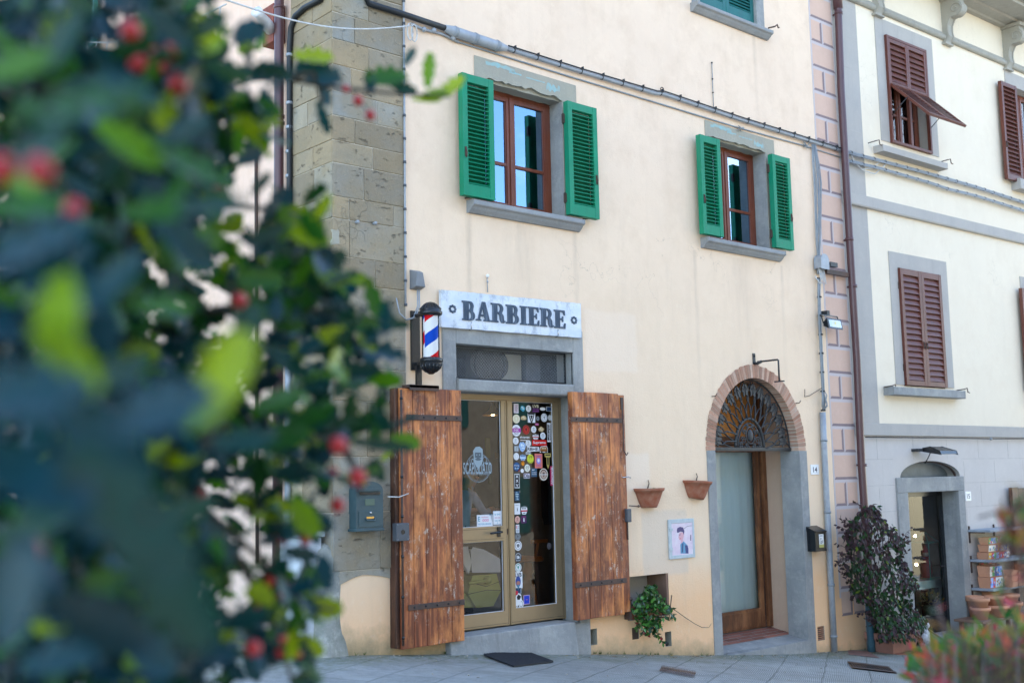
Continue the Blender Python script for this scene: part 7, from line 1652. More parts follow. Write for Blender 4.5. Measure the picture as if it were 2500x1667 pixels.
# lantern with a red figure on the table
r = empty('glass_lantern', Q0.w(qh(B6, (668, 900), -.6)[0], -.6, zt_), label='green wire lantern holding a red ornament on the turquoise table', cat='lantern')
uc_ = qh(B6, (668, 900), -.6)[0]; Mt = simple('green_wire', (.05, .3, .25), .5); b = MB(Q0); w = .15; h = .55
for a in (-w, w):
    for n in (-.6 - w, -.6 + w): b.tube([(uc_ + a, n, zt_), (uc_ + a, n, zt_ + h), (uc_, -.6, zt_ + h + .16)], .008, Mt, 5)
for z in (.02, h): b.tube([(uc_ - w, -.6 - w, zt_ + z), (uc_ + w, -.6 - w, zt_ + z), (uc_ + w, -.6 + w, zt_ + z), (uc_ - w, -.6 + w, zt_ + z), (uc_ - w, -.6 - w, zt_ + z)], .008, Mt, 5)
b.build('cage', r); b = MB(Q0); b.lathe((uc_, -.6, zt_), [(.07, .02), (.09, .12), (.08, .25), (.04, .34), (0, .34)], flat((.35, .03, .03)), 14); b.ball((uc_, -.6, zt_ + .38), .05, flat((.6, .5, .45)), 10); b.lathe((uc_, -.6, zt_), [(.06, .40), (.0, .52)], flat((.4, .02, .03)), 12); b.build('ornament', r)
# plant pot inside on the floor
uc_ = qh(B6, (700, 1150), -.45)[0]; zz = qh(B6, (700, 1165), -.45)[1]
r = empty('flower_arrangement', Q0.w(uc_, -.45, zz), label='dried flower arrangement in a patterned pot inside shop 15 below the table', cat='flower pot')
b = MB(Q0); b.box(uc_ - .3, uc_ + .25, -.65, -.33, dbz, zz, M['black']); b.build('stand', r); b = MB(Q0); b.lathe((uc_, -.45, zz), [(.08, 0), (.12, .05), (.13, .15), (.10, .18)], simple('patterned_green_pot', (.3, .42, .3), .5, (.04, .12, .07), vs=30), 16); b.build('pot', r)
b = MB(Q0)
for i in range(140):
    a_, e_ = random.uniform(0, 6.3), random.uniform(.1, 1.5); L_ = random.uniform(.12, .24); d = Vector((math.cos(a_) * math.cos(e_), math.sin(a_) * math.cos(e_), math.sin(e_))); o_ = Vector((uc_, -.45, zz + .16)); e2 = o_ + d * L_; sd = Vector((-d.y, d.x, .2)).normalized() * .02
    b.add([e2 - sd, e2 + sd, e2 + d * .05], [(0, 1, 2)], flat(random.choice([(.35, .32, .12), (.2, .25, .08), (.5, .45, .3), (.45, .3, .05)])))
b.build('flowers', r)
# plate 15 & floodlight above door
plate(Q0, B6, (907, 380), (945, 437), .012, '15', 'white number tile reading 15 right of the grey stone doorway')
a, c = qh(B6, (700, 100), .28), qh(B6, (855, 158), .38)
r = empty('floodlight', Q0.w((a[0] + c[0]) / 2, .2, c[1]), label='black floodlight tilted down above door number 15', cat='floodlight')
b = MB(Q0); u0, u1, z0, z1 = a[0] + .02, c[0] - .06, c[1] + .02, a[1] - .02
b.add([(u0, .12, z0 + .05), (u1 - .05, .12, z0 + .05), (u1 - .05, .12, z1), (u0, .12, z1), (u0 - .0, .40, z0), (u1 + .05, .40, z0), (u1 + .05, .38, z0 + .05), (u0 - .0, .38, z0 + .05), (u0 + .03, .22, z1 + .02), (u1 - .05, .22, z1 + .02)],
      [(0, 1, 5, 4), (4, 5, 6, 7), (7, 6, 9, 8), (8, 9, 2, 3), (0, 3, 8, 7, 4), (1, 5, 6, 9, 2), (0, 3, 2, 1)], M['black']); b.build('housing', r, bevel=.006)
b = MB(Q0); b.box(u0 - .1, u0 + .1, .0, .12, z0 + .05, z0 + .09, M['iron']); b.tube([((u0 + u1) / 2, .02, z0 - .12), ((u0 + u1) / 2 + .02, .06, z0 - .05), ((u0 + u1) / 2, .13, z0 + .05)], .008, M['blackcable'], 6); b.build('arm', r)
# cables across the cream house
for (pts, rr, lab) in (([(350, 1045), (560, 1100), (900, 1190), (1200, 1275), (1540, 1385)], .024, 'upper clipped cable sagging across the cream house'), ([(355, 1105), (560, 1152), (900, 1250), (1015, 1290), (1200, 1335), (1540, 1440)], .02, 'lower clipped cable sagging across the cream house')):
    b = MB(Q0); P = [(qh(B2, p, .05)[0], .05, qh(B2, p, .05)[1]) for p in pts]; P[0] = (-.02, .05, P[0][2]); P.append((UR, .05, P[-1][2] + .15)); b.tube(P, rr, M['cable'], 8); b.tube([(p[0], .08, p[2] - rr - .006) for p in P], .008, M['galv'], 5)
    u = .2
    while u < 5.5: z = zon([(p[0], p[2]) for p in P], u); b.tube([(u - .007, .05, z), (u + .007, .05, z)], rr + .006, M['blackcable'], 8); u += .28
    tag(b.build('power_cable'), lab, 'cable')
b = MB(Q0); P = [(qh(B2, p, .06)[0], .06, qh(B2, p, .06)[1]) for p in ((352, 1040), (380, 1110), (440, 1165), (520, 1190), (570, 1150), (605, 1112))]; b.tube(P, .007, M['whitecable'], 5); P = [(qh(B2, p, .06)[0], .06, qh(B2, p, .06)[1]) for p in ((430, 1160), (500, 1150), (560, 1105), (590, 1100))]; b.tube(P, .006, M['whitecable'], 5); tag(b.build('loose_wire'), 'loose white wire looping under the cables beside the downpipe', 'wire')
b = MB(Q0); P = [(qh(B3, p, .065)[0], .065, qh(B3, p, .065)[1]) for p in ((425, 1480), (700, 1484), (1000, 1486), (1220, 1492), (1437, 1490))]; P.append((UR, .065, P[-1][2])); b.tube(P, .007, M['blackcable'], 5); q = P[3]; b.ball((q[0], .08, q[2]), .025, M['cable'], 6); tag(b.build('thin_wire'), 'thin dark wire along the lower string course of the cream house', 'wire')
# brown folded door shutter at right edge
a, c = qh(B7, (600, 143), .12), qh(B7, (697, 1300), .12)
b = MB(Q0); u = a[0]
for i in range(4): b.box(u, u + .2, .05, .11, -1.15, a[1] + random.uniform(-.01, .01), M['plankdark']); u += .203
o = b.build('door_shutter', cream, bevel=.005); o['label'] = 'dark brown plank shutter folded back at the right edge'
# stone shelves
def shelf(wl, fc, fr, lab):
    # wl: px at wall left, fc: front-left corner
    u0, z0 = qh(B7, wl, .0)
    best = min(((abs(proj(Q0.w(u0, n / 100, z0))[0] - B7(*fc)[0]), n / 100) for n in range(5, 90)))[1]
    zf = qh(B7, fc, best)[1]
    r = empty('wall_shelf', Q0.w(u0 + .6, 0, zf), label=lab, cat='shelf', group='stone shelves on the grey wall')
    b = MB(Q0); b.box(u0, u0 + 1.5, .002, best, zf - .035, zf, M['shelfstone']); b.build('board', r, bevel=.005)
    b = MB(Q0)
    for u in (u0 + .03, u0 + .75, u0 + 1.4): b.box(u - .012, u + .012, .002, .02, zf - .2, zf + .05, M['rustiron']); b.box(u - .012, u + .012, .02, best * .7, zf - .05, zf - .036, M['rustiron'])
    b.build('brackets', r)
    return u0, zf, best
s1 = shelf((215, 487), (410, 500), (697, 465), 'top empty grey stone shelf on brackets right of door 15')
s2 = shelf((230, 735), (440, 758), (697, 715), 'middle stone shelf carrying three stacked painted planters')
s3 = shelf((240, 975), (435, 1003), (697, 940), 'lowest stone shelf crowded with planters, bricks and a mug')
print('shelves', s1, s2, s3)
cols = [(.05, .25, .7), (.85, .8, .7), (.8, .5, .04), (.65, .06, .08), (.1, .4, .12), (.8, .82, .85), (.35, .5, .85), (.1, .12, .3)]
def planter(u0, u1, n0, n1, z0, z1, lab, picture=True, grp='painted terracotta planters'):
    r = empty('planter', Q0.w((u0 + u1) / 2, (n0 + n1) / 2, z0), label=lab, cat='planter', group=grp)
    b = MB(Q0); i = .015
    b.add([(u0 + i, n0 + i, z0), (u1 - i, n0 + i, z0), (u1 - i, n1 - i, z0), (u0 + i, n1 - i, z0), (u0, n0, z1), (u1, n0, z1), (u1, n1, z1), (u0, n1, z1), (u0 + .02, n0 + .02, z1), (u1 - .02, n0 + .02, z1), (u1 - .02, n1 - .02, z1), (u0 + .02, n1 - .02, z1), (u0 + .02, n0 + .02, z1 - .03), (u1 - .02, n0 + .02, z1 - .03), (u1 - .02, n1 - .02, z1 - .03), (u0 + .02, n1 - .02, z1 - .03)],
          [(0, 1, 5, 4), (1, 2, 6, 5), (2, 3, 7, 6), (3, 0, 4, 7), (4, 5, 9, 8), (5, 6, 10, 9), (6, 7, 11, 10), (7, 4, 8, 11), (8, 9, 13, 12), (9, 10, 14, 13), (10, 11, 15, 14), (11, 8, 12, 15), (12, 13, 14, 15), (0, 3, 2, 1)], M['terracotta_light']); b.build('body', r)
    if picture:
        b = MB(Q0); k = max(3, int((u1 - u0) / .07))
        for q in range(k):
            a_, c_ = u0 + .01 + (u1 - u0 - .02) * q / k, u0 + .01 + (u1 - u0 - .02) * (q + 1) / k
            n_ = n1 + .003
            b.quad([(a_, n_ - .012, z0 + .01), (c_, n_ - .012, z0 + .01), (c_, n_, z1 - .005), (a_, n_, z1 - .005)], flat(random.choice(cols)))
            for w_ in range(3):
                x_, y_ = random.uniform(a_, c_), random.uniform(z0 + .03, z1 - .04); b.add([(x_ + .014 * math.cos(t), n_ + .002, y_ + .018 * math.sin(t)) for t in [i * 1.05 for i in range(6)]], [tuple(range(6))], flat(random.choice(cols)))
        b.build('painted_front', r)
def PX(z, x, n): return qh(z, (x, 0), n)[0] if False else qh(z, (x, 700), n)[0]
n1 = s2[2] * .62
hz3 = [(262, 455, 597, 530), (256, 472, 659, 598), (238, 482, 720, 660)]
nm_ = ['smallest painted planter, topmost of the stack on the middle shelf', 'painted planter in the middle of the stack of three', 'widest painted planter, bottom of the stack on the middle shelf']
zbase = s2[1]; hh_ = (qh(B7, (300, 530), n1)[1] - qh(B7, (300, 720), n1)[1]) / 3
for i, (x0, x1, yb, yt) in enumerate(reversed(hz3)):
    u0 = s2[0] + .05 + .03 * i; u1 = u0 + (.62 - .06 * i); planter(u0, u1, .10, n1 + .04 - .01 * i, zbase + .001 + hh_ * i, zbase + hh_ * (i + 1) - .004, nm_[2 - i])
zb3 = s3[1]; H3 = .16
planter(s3[0] + .04, s3[0] + .42, .1, .30, zb3 + .001, zb3 + H3, 'yellow fronted planter at the left end of the lowest shelf'); planter(s3[0] + .04, s3[0] + .40, .1, .30, zb3 + H3 + .004, zb3 + H3 * 2, 'blue edged planter stacked on the left end of the lowest shelf')
planter(s3[0] + .2, s3[0] + .62, .02, .09, zb3 + H3 * 2 + .003, zb3 + H3 * 2 + .15, 'dark painted planter at the back, highest on the lowest shelf'); 
planter(s3[0] + .2, s3[0] + .72, .012, .095, zb3 + .002, zb3 + H3 * 2, 'tall painted planter at the back of the lowest shelf')
for i in range(3): planter(s3[0] + .40, s3[0] + .58, .31, .45, zb3 + .001 + .085 * i, zb3 + .083 * (i + 1), ['bottom', 'middle', 'top'][i] + ' plain terracotta block of the small front stack', False, 'plain terracotta blocks')
for i in range(3): planter(s3[0] + .66, s3[0] + .94, .26, .42, zb3 + .001 + .075 * i, zb3 + .073 * (i + 1), ['bottom', 'middle', 'top'][i] + ' plain terracotta trough of the wide front stack', False, 'plain terracotta troughs')
r = empty('mug', Q0.w(s3[0] + 1.12, .22, zb3), label='terracotta mug with a handle on the right of the lowest shelf', cat='mug')
b = MB(Q0); b.lathe((s3[0] + 1.1, .22, zb3 + .001), [(.06, 0), (.085, .08), (.09, .17), (.075, .24), (.085, .28), (.07, .28), (.06, .2)], M['terracotta_light'], 18); b.build('body', r); b = MB(Q0); b.tube([(s3[0] + 1.1 + .08 + .05 * math.sin(t), .22, zb3 + .14 + .06 * math.cos(t)) for t in [math.pi * i / 8 for i in range(9)]], .012, M['terracotta_light'], 6); b.build('handle', r)
# bench with pots
q0, q1 = qh(B7, (300, 1215), .30), qh(B7, (640, 1290), .62)
bz = qh(B7, (470, 1255), .5)[1]; bu = qh(B7, (300, 1215), .42)[0]
r = empty('bench', Q0.w(bu + .7, .3, bz - .5), label='weathered wooden bench loaded with terracotta pots', cat='bench')
b = MB(Q0); b.box(bu, bu + 1.6, .05, .50, bz - .035, bz, M['benchwood']); b.build('seat', r, bevel=.004)
for u in (bu + .12, bu + 1.45):
    for n in (.10, .46): b = MB(Q0); zg_ = gz(*(Q0.w(u, n, 0).xy)); b.box(u - .03, u + .03, n - .025, n + .025, zg_, bz - .036, M['benchwood']); b.build('leg', r, bevel=.003)
b = MB(Q0); b.box(bu + .15, bu + 1.42, .44, .46, bz - .26, bz - .22, M['benchwood']); b.build('stretcher', r)
def pot(u, n, z, R, H, lab, tilt=0):
    r = empty('flower_pot', Q0.w(u, n, z), label=lab, cat='flower pot', group='terracotta pots on the bench')
    b = MB(Q0); b.lathe((u, n, z + .001), [(0, 0), (R * .62, 0), (R * .85, H * .72), (R * .98, H * .74), (R, H), (R * .88, H), (R * .80, H * .8), (R * .6, H * .1), (0, H * .1)], M['terracotta_light'], 20); o = b.build('body', r)
    if tilt: r.rotation_euler = (0, tilt, 0)
pot(bu + .20, .36, bz, .145, .17, 'terracotta pot at the left end of the bench, under a second one'); pot(bu + .20, .36, bz + .12, .14, .18, 'upper pot nested on the leftmost pot of the bench')
pot(bu + .42, .16, bz, .13, .3, 'terracotta pot at the back behind the two left pots'); pot(bu + .63, .36, bz, .20, .17, 'widest terracotta pot in the middle front of the bench'); pot(bu + .62, .36, bz + .13, .145, .17, 'pot nested inside the widest pot on the bench')
pot(bu + .92, .14, bz, .13, .33, 'terracotta pot at the back between the wide pot and the right one'); pot(bu + 1.12, .34, bz, .17, .17, 'terracotta pot at the right of the bench, under another'); pot(bu + 1.10, .34, bz + .12, .14, .17, 'upper pot on the rightmost pot of the bench')

# ================================================================= big plant in terracotta planter
def leaf_mesh_batch(b, leaves, m, shape='oval'):
    """leaves: list of (pos, dir, up, length, width, rnd)"""
    for (p, d, up, L, W, rn) in leaves:
        d = d.normalized(); s = d.cross(up); s = s.normalized() if s.length > 1e-4 else d.orthogonal().normalized(); nrm = s.cross(d)
        if shape == 'oval':
            pts = [p, p + d * L * .3 + s * W * .45 + nrm * W * .12, p + d * L * .62 + s * W * .5 + nrm * W * .10, p + d * L - nrm * L * .08, p + d * L * .62 - s * W * .5 + nrm * W * .10, p + d * L * .3 - s * W * .45 + nrm * W * .12, p + d * L * .45]
            b.add(pts, [(0, 1, 6), (1, 2, 6), (2, 3, 6), (3, 4, 6), (4, 5, 6), (5, 0, 6)], m, rn, True, world=True)
        elif shape == 'lance':
            pts = [p, p + d * L * .35 + s * W * .5 + nrm * W * .1, p + d * L - nrm * L * .1, p + d * L * .35 - s * W * .5 + nrm * W * .1, p + d * L * .4 - nrm * W * .1]
            b.add(pts, [(0, 1, 4), (1, 2, 4), (2, 3, 4), (3, 0, 4)], m, rn, True, world=True)
        elif shape == 'holly':
            V = []; k = 9; mid = []; le = []; ri = []
            wv = [.0, .34, .26, .50, .36, .52, .33, .34, .0]
            for i in range(k):
                t = i / (k - 1); c = p + d * L * t - nrm * L * .16 * t * t; w = wv[i] * W
                lift = (.22 * W * (1 if i % 2 else -.25)); mid.append(c - nrm * W * .06)
                le.append(c + s * w + nrm * lift); ri.append(c - s * w + nrm * (lift * .8))
            V = mid + le + ri; F = []
            for i in range(k - 1): F += [(i, i + 1, k + i + 1, k + i), (i + 1, i, 2 * k + i, 2 * k + i + 1)]
            b.add(V, F, m, rn, True, world=True)
def leaf_mat(name, stops, rough=.3, trans=.25, spec=.5, tcol=(.25, .4, .03)):
    m, nt = new_mat(name); k = NT(nt); a = k.attr()
    r = k.n('ShaderNodeValToRGB', Fac=a); cr = r.color_ramp; cr.interpolation = 'LINEAR'
    cr.elements[0].position = stops[0][0]; cr.elements[0].color = (*stops[0][1], 1); cr.elements[1].position = stops[-1][0]; cr.elements[1].color = (*stops[-1][1], 1)
    for ps, c in stops[1:-1]: e = cr.elements.new(ps); e.color = (*c, 1)
    v = k.pos(); col = k.mix(k.math('MULTIPLY', k.ramp(k.noise(v, 30, 3), .4, .7), .25), r.outputs[0], (.02, .03, .01))
    p = k.n('ShaderNodeBsdfPrincipled'); k.set(p.inputs['Base Color'], col); p.inputs['Roughness'].default_value = rough; p.inputs['Specular IOR Level'].default_value = spec
    t = k.n('ShaderNodeBsdfTranslucent'); k.set(t.inputs['Color'], k.mix(.5, r.outputs[0], k.mix(1, r.outputs[0], (3, 2.6, 1.2), 'MULTIPLY')))
    mx = k.n('ShaderNodeMixShader', i0=trans, i1=p.outputs[0], i2=t.outputs[0]); nt.links.new(mx.outputs[0], k.n('ShaderNodeOutputMaterial').inputs[0])
    return m
rnv = lambda: Vector((random.gauss(0, 1), random.gauss(0, 1), random.gauss(0, 1))).normalized()
Mclimb = leaf_mat('purple_green_leaves', [(0, (.006, .022, .006)), (.45, (.016, .060, .012)), (.55, (.026, .014, .014)), (.8, (.055, .026, .034)), (.95, (.085, .052, .062)), (1, (.14, .19, .02))], .5, .15, .22)
cl = empty('climbing_shrub', Q0.w(.75, .3, -1.1), label='tall dark climbing shrub with purplish leaves in front of the brown downpipe', cat='shrub')
# outline measured as (row y, left x, right x) in B6
rows = [(462, 330, 350), (500, 250, 370), (560, 200, 425), (620, 165, 470), (650, 150, 515), (720, 175, 520), (790, 165, 505), (820, 150, 545), (880, 165, 560), (920, 175, 620), (960, 190, 605), (1040, 205, 560), (1060, 280, 560), (1120, 290, 600), (1160, 330, 660), (1200, 330, 665), (1240, 350, 640), (1290, 350, 630), (1310, 420, 600)]
def rowlr(y):
    for a, c in zip(rows, rows[1:]):
        if a[0] <= y <= c[0]: t = (y - a[0]) / (c[0] - a[0]); return a[1] + (c[1] - a[1]) * t, a[2] + (c[2] - a[2]) * t
b = MB(); Ls = []
for i in range(3600):
    y = random.uniform(462, 1309); l, r_ = rowlr(y)
    t = random.random(); x = l + (r_ - l) * (.5 + .5 * math.copysign(abs(2 * t - 1) ** .8, t - .5)) + random.uniform(-9, 9)
    n_ = .12 + .5 * random.random() ** .8 * (1 - (2 * (x - l) / (r_ - l + 1e-3) - 1) ** 2 * .6)
    nz_ = noise.noise(Vector((x * .018, y * .018, 2)))
    if nz_ < -.22 and random.random() < .8: continue
    u, z = qh(B6, (x, y), n_); p = Q0.w(u, n_, z); g_ = (1240 - y) / 800
    d = Vector((random.gauss(0, .6), random.gauss(-.3, .5), -1.0 + random.gauss(0, .5))).normalized()
    pur = random.random() < (.12 + .75 * max(0, min(1, g_ + nz_)))
    rn = (random.uniform(.55, .93) if pur else random.uniform(.0, .5)) if random.random() > .025 else 1.0
    Ls.append((p, d, rnv() + Vector((-.4, -1, .6)), random.uniform(.055, .085), random.uniform(.028, .042), rn))
for j in range(26):   # stray shoots at the outline
    y = random.uniform(470, 1250); l, r_ = rowlr(y); sd = random.choice((-1, 1)); x = l if sd < 0 else r_
    n_ = random.uniform(.2, .5); u, z = qh(B6, (x, y), n_); p = Q0.w(u, n_, z); d = (Q0.du * sd + Vector((0, 0, random.uniform(-.2, 1.1)))).normalized(); L_ = random.uniform(.10, .24)
    b.tube([p - d * .1, p + d * L_ * .6, p + d * L_ + Vector((0, 0, -.02))], .003, M['rustiron'], 4)
    for q in range(6): Ls.append((p + d * L_ * q / 5, (d * .5 + rnv() * .8), rnv(), .06, .03, random.uniform(.55, .9)))
for i in range(420):
    y = random.uniform(1150, 1300); l, r_ = rowlr(y); x = random.uniform(l + 20, r_); n_ = random.uniform(.25, .8); u, z = qh(B6, (x, y), n_); Ls.append((Q0.w(u, n_, z), Vector((random.gauss(0, .7), -.4, -.8)), rnv() + Vector((-.4, -1, .6)), random.uniform(.05, .08), .036, random.uniform(.1, .9)))
leaf_mesh_batch(b, Ls, Mclimb); b.build('foliage', cl)
b = MB(Q0)
for i in range(9):
    u0 = .75 + .1 * i; P = [(u0 * .6 + .45, .38, -.95)]
    for j in range(1, 7): y = 1280 - j * 125 + random.uniform(-20, 20); l, r_ = rowlr(max(470, y)); x = l + (r_ - l) * (.2 + .6 * i / 8) + random.uniform(-15, 15); uu, zz = qh(B6, (x, max(470, y)), .35); P.append((uu, .3 + random.uniform(-.08, .08), zz))
    b.tube(P, [.016, .014, .012, .01, .008, .006, .004], M['rustiron'], 6)
b.build('stems', cl)
# its planter
pl_ = [qh(B6, (358, 1250), .3), qh(B6, (625, 1270), .5)]
pc0 = ground_hit(B6(465, 1388)); 
r = empty('planter_box', pc0, label='large square terracotta planter under the dark climbing shrub', cat='planter')
# near vertical edge at px 465; left face to px 358, right face to px 625
eu, ez = (pc0 - Q0.o).dot(Q0.du), pc0.z; en = (pc0 - Q0.o).dot(Q0.dn)
def solve_u(px, n):  # u where vertical line hits pixel column at offset n
    return min(((abs(proj(Q0.w(i / 100, n, -1))[0] - px), i / 100) for i in range(0, 500)))[1]
u_r = solve_u(B6(622, 0)[0], en); nb2 = max(.1, en - .52)
zt_ = zat(B6, (465, 1268), pc0.x, pc0.y); 
b = MB(Q0); i = .035
zg_ = pc0.z - .01
o4 = [(eu - .02, en + .02), (u_r + .02, en + .02), (u_r + .02, nb2), (eu - .02, nb2)]; i4 = [(eu + i, en - i), (u_r - i, en - i), (u_r - i, nb2 + i), (eu + i, nb2 + i)]
v = [(u, n, zg_) for u, n in i4] + [(u, n, zt_ - .09) for u, n in [(eu, en), (u_r, en), (u_r, nb2 + .01), (eu, nb2 + .01)]] + [(u, n, zt_ - .085) for u, n in o4] + [(u, n, zt_) for u, n in o4] + [(u, n, zt_) for u, n in i4] + [(u, n, zt_ - .06) for u, n in i4]
f = [(3, 2, 1, 0)]
for L_ in range(5):
    for j in range(4): f.append((L_ * 4 + j, L_ * 4 + (j + 1) % 4, (L_ + 1) * 4 + (j + 1) % 4, (L_ + 1) * 4 + j))
f.append((20, 21, 22, 23)); b.add(v, f, simple('aged_terracotta', (.34, .16, .11), .9, (.26, .125, .095), vs=7, bump=.3), .3); b.build('box', r, bevel=.008)
b = MB(Q0); b.quad([(u, n, zt_ - .05) for u, n in i4], M['soil']); b.build('soil', r)
b = MB(Q0); b.box(eu - .06, u_r + .04, nb2 - .0, en + .05, zg_ - .04, zg_ - .002, M['terracotta']); b.build('saucer', r)
# blue sleeve pole (pipe end)
p0_ = ground_hit(B6(325, 1370)); rr = (at(*B6(300, 1300), 1) - at(*B6(350, 1300), 1)).length * (p0_ - CAM).length / 2; zt_ = zat(B6, (325, 1120), p0_.x, p0_.y)
b = MB(); K = 14; b.tube([p0_ + Vector((0, 0, z)) for z in (-.02, .1, .3, .6, zt_ - p0_.z)], [rr * 1.05, rr, rr * .95, rr * .92, rr * .9], M['bluemesh'], 14); tag(b.build('sleeved_post'), 'blue green mesh sleeved post beside the terracotta planter', 'post')
# statue: seated dog on a rock base
ps = ground_hit(B6(668, 1372)); sc = (at(*B6(625, 1300), 1) - at(*B6(722, 1300), 1)).length * (ps - CAM).length
ztp = zat(B6, (690, 1180), ps.x, ps.y); H = ztp - ps.z
st2 = empty('dog_statue', ps, label='small white grey stone animal statue on a speckled base beside the planter', cat='statue')
b = MB(); b.lathe((ps.x, ps.y, ps.z), [(sc * .45, 0), (sc * .48, H * .1), (sc * .40, H * .25), (sc * .36, H * .3), (0, H * .31)], M['statuebase'], 14); b.build('base', st2)
b = MB(); zb_ = ps.z + H * .28; q = Vector((ps.x, ps.y, 0)); dx = Q0.du; dnn = Q0.dn
b.ball(q - dx * sc * .12 + Vector((0, 0, zb_ + H * .16)), sc * .30, M['statue'], 14, (1, .85, 1.1)); b.ball(q + dx * sc * .02 + Vector((0, 0, zb_ + H * .30)), sc * .24, M['statue'], 14, (.9, .85, 1.5))
b.ball(q + dx * sc * .16 + Vector((0, 0, zb_ + H * .56)), sc * .22, M['statue'], 14, (1.0, .9, 1.05)); b.ball(q + dx * sc * .36 + Vector((0, 0, zb_ + H * .53)), sc * .13, M['statue'], 10, (1.3, .8, .8))
for s_ in (-1, 1):
    b.ball(q + dx * sc * .08 + dnn * s_ * sc * .17 + Vector((0, 0, zb_ + H * .55)), sc * .10, M['statue'], 8, (.6, .5, 1.5)); b.tube([q + dx * sc * .12 + dnn * s_ * sc * .12 + Vector((0, 0, zb_ + H * .36)), q + dx * sc * .22 + dnn * s_ * sc * .13 + Vector((0, 0, zb_ + H * .12)), q + dx * sc * .24 + dnn * s_ * sc * .13 + Vector((0, 0, zb_ + .0))], [sc * .10, sc * .08, sc * .09], M['statue'], 8)
    b.ball(q - dx * sc * .02 + dnn * s_ * sc * .22 + Vector((0, 0, zb_ + H * .07)), sc * .15, M['statue'], 10, (1.4, .8, .8))
b.build('figure', st2)
# plant in the niche
np_ = empty('niche_plant', P0.w((niche[0] + niche[1]) / 2 - .1, -.05, niche[2]), label='leafy green plant trailing out of the wall niche beside the wooden shutter', cat='plant')
Mn = leaf_mat('bright_green_leaves', [(0, (.01, .035, .008)), (.4, (.02, .09, .015)), (.8, (.05, .19, .03)), (.95, (.10, .26, .05)), (1, (.22, .02, .02))], .32, .2)
b = MB(); Ls = []
nrw = [(860, 240, 290), (900, 215, 300), (930, 165, 340), (970, 140, 370), (1010, 135, 405), (1050, 130, 440), (1090, 150, 430), (1120, 180, 340), (1160, 215, 330)]
for i in range(620):
    y = random.uniform(860, 1165)
    for a, c in zip(nrw, nrw[1:]):
        if a[0] <= y <= c[0]: t = (y - a[0]) / (c[0] - a[0]); l, r_ = a[1] + (c[1] - a[1]) * t, a[2] + (c[2] - a[2]) * t
    x = random.uniform(l - 6, r_ + 6); n_ = random.uniform(-.12, .22); u, z = P0.h(B5(x, y), n_); p = P0.w(u, n_, z)
    Ls.append((p, Vector((random.gauss(0, .8), random.gauss(-.5, .4), random.gauss(-.1, .7))), rnv() + Vector((0, -.6, 1)), random.uniform(.05, .075), random.uniform(.026, .04), random.uniform(0, .95)))
for (pts) in ([(290, 1150), (310, 1190), (340, 1230), (365, 1290)], [(235, 1140), (215, 1175), (205, 1205)], [(180, 1100), (168, 1140), (175, 1165)], [(290, 1150), (300, 1190), (295, 1215)], [(245, 1150), (240, 1185), (243, 1210)]):
    P = []
    for x, y in pts: u, z = P0.h(B5(x, y), .08); P.append(P0.w(u, .08, z))
    b.tube(P, .004, M['rustiron'], 5)
    for p, q in zip(P, P[1:]):
        for k_ in range(5): Ls.append((p + (q - p) * k_ / 5, rnv() + Vector((0, -.3, -.6)), rnv(), .055, .03, random.choice([.3, .6, .8, 1.0])))
leaf_mesh_batch(b, Ls, Mn); b.build('foliage', np_)
b = MB(P0); P = [(P0.h(B5(x, y), .04)[0], .04, P0.h(B5(x, y), .04)[1]) for x, y in ((405, 1000), (460, 1035), (530, 1085), (600, 1130), (650, 1155), (700, 1155), (718, 1125))]; b.tube(P, [.005, .004, .004, .003, .003, .002, .002], M['rustiron'], 5)
for i in range(6): uu, zz = P0.h(B5(180 + 40 * i, 1080), .0); b.tube([((niche[0] + niche[1]) / 2, -.1, niche[2] + .02), (uu, .05, zz), (uu, .1, zz + .1 + .03 * i)], .006, M['rustiron'], 5)
b.build('stems', np_)
b = MB(P0); uc_ = (niche[0] + niche[1]) / 2; b.box(niche[0] + .03, niche[1] - .08, -.26, -.04, niche[2] + .002, niche[2] + .13, M['terracotta']); b.build('trough', np_)
random.seed(21)
# ================================================================= FOREGROUND HOLLY
Mh = leaf_mat('holly_leaf', [(0, (.001, .006, .008)), (.22, (.006, .048, .075)), (.42, (.004, .042, .042)), (.6, (.004, .036, .010)), (.8, (.022, .11, .012)), (.86, (.07, .20, .004)), (1, (.27, .36, .0))], .28, .22, .30)  # blue-teal stops carry the sky sheen in the leaf colour
DM = [
 "987558862000000000",
 "898227998600000000",
 "999999997500000000",
 "999999999700000000",
 "999999998100000000",
 "999999996000000000",
 "999999982077000000",
 "999992243488200000",
 "999993133677800000",
 "999999666777675200",
 "999999987776653000",
 "999999998755653000",
 "999999988887655300",
 "999999865577642000",
 "999999434455320000",
 "999999854466100000",
 "999999976566000000",
 "999999944567300000",
 "999999877665000000",
 "999999523565000000"]
hol = empty('holly_bush', (-7.6, -6.6, gz(-7.6, -6.6)), label='large out of focus holly bush with red berries filling the left foreground', cat='holly bush')
Ls = []
def facing(p):   # bias towards leaves seen from their side and top
    return Vector((random.gauss(0, .9), random.gauss(-.2, .9), random.gauss(.4, .9)))
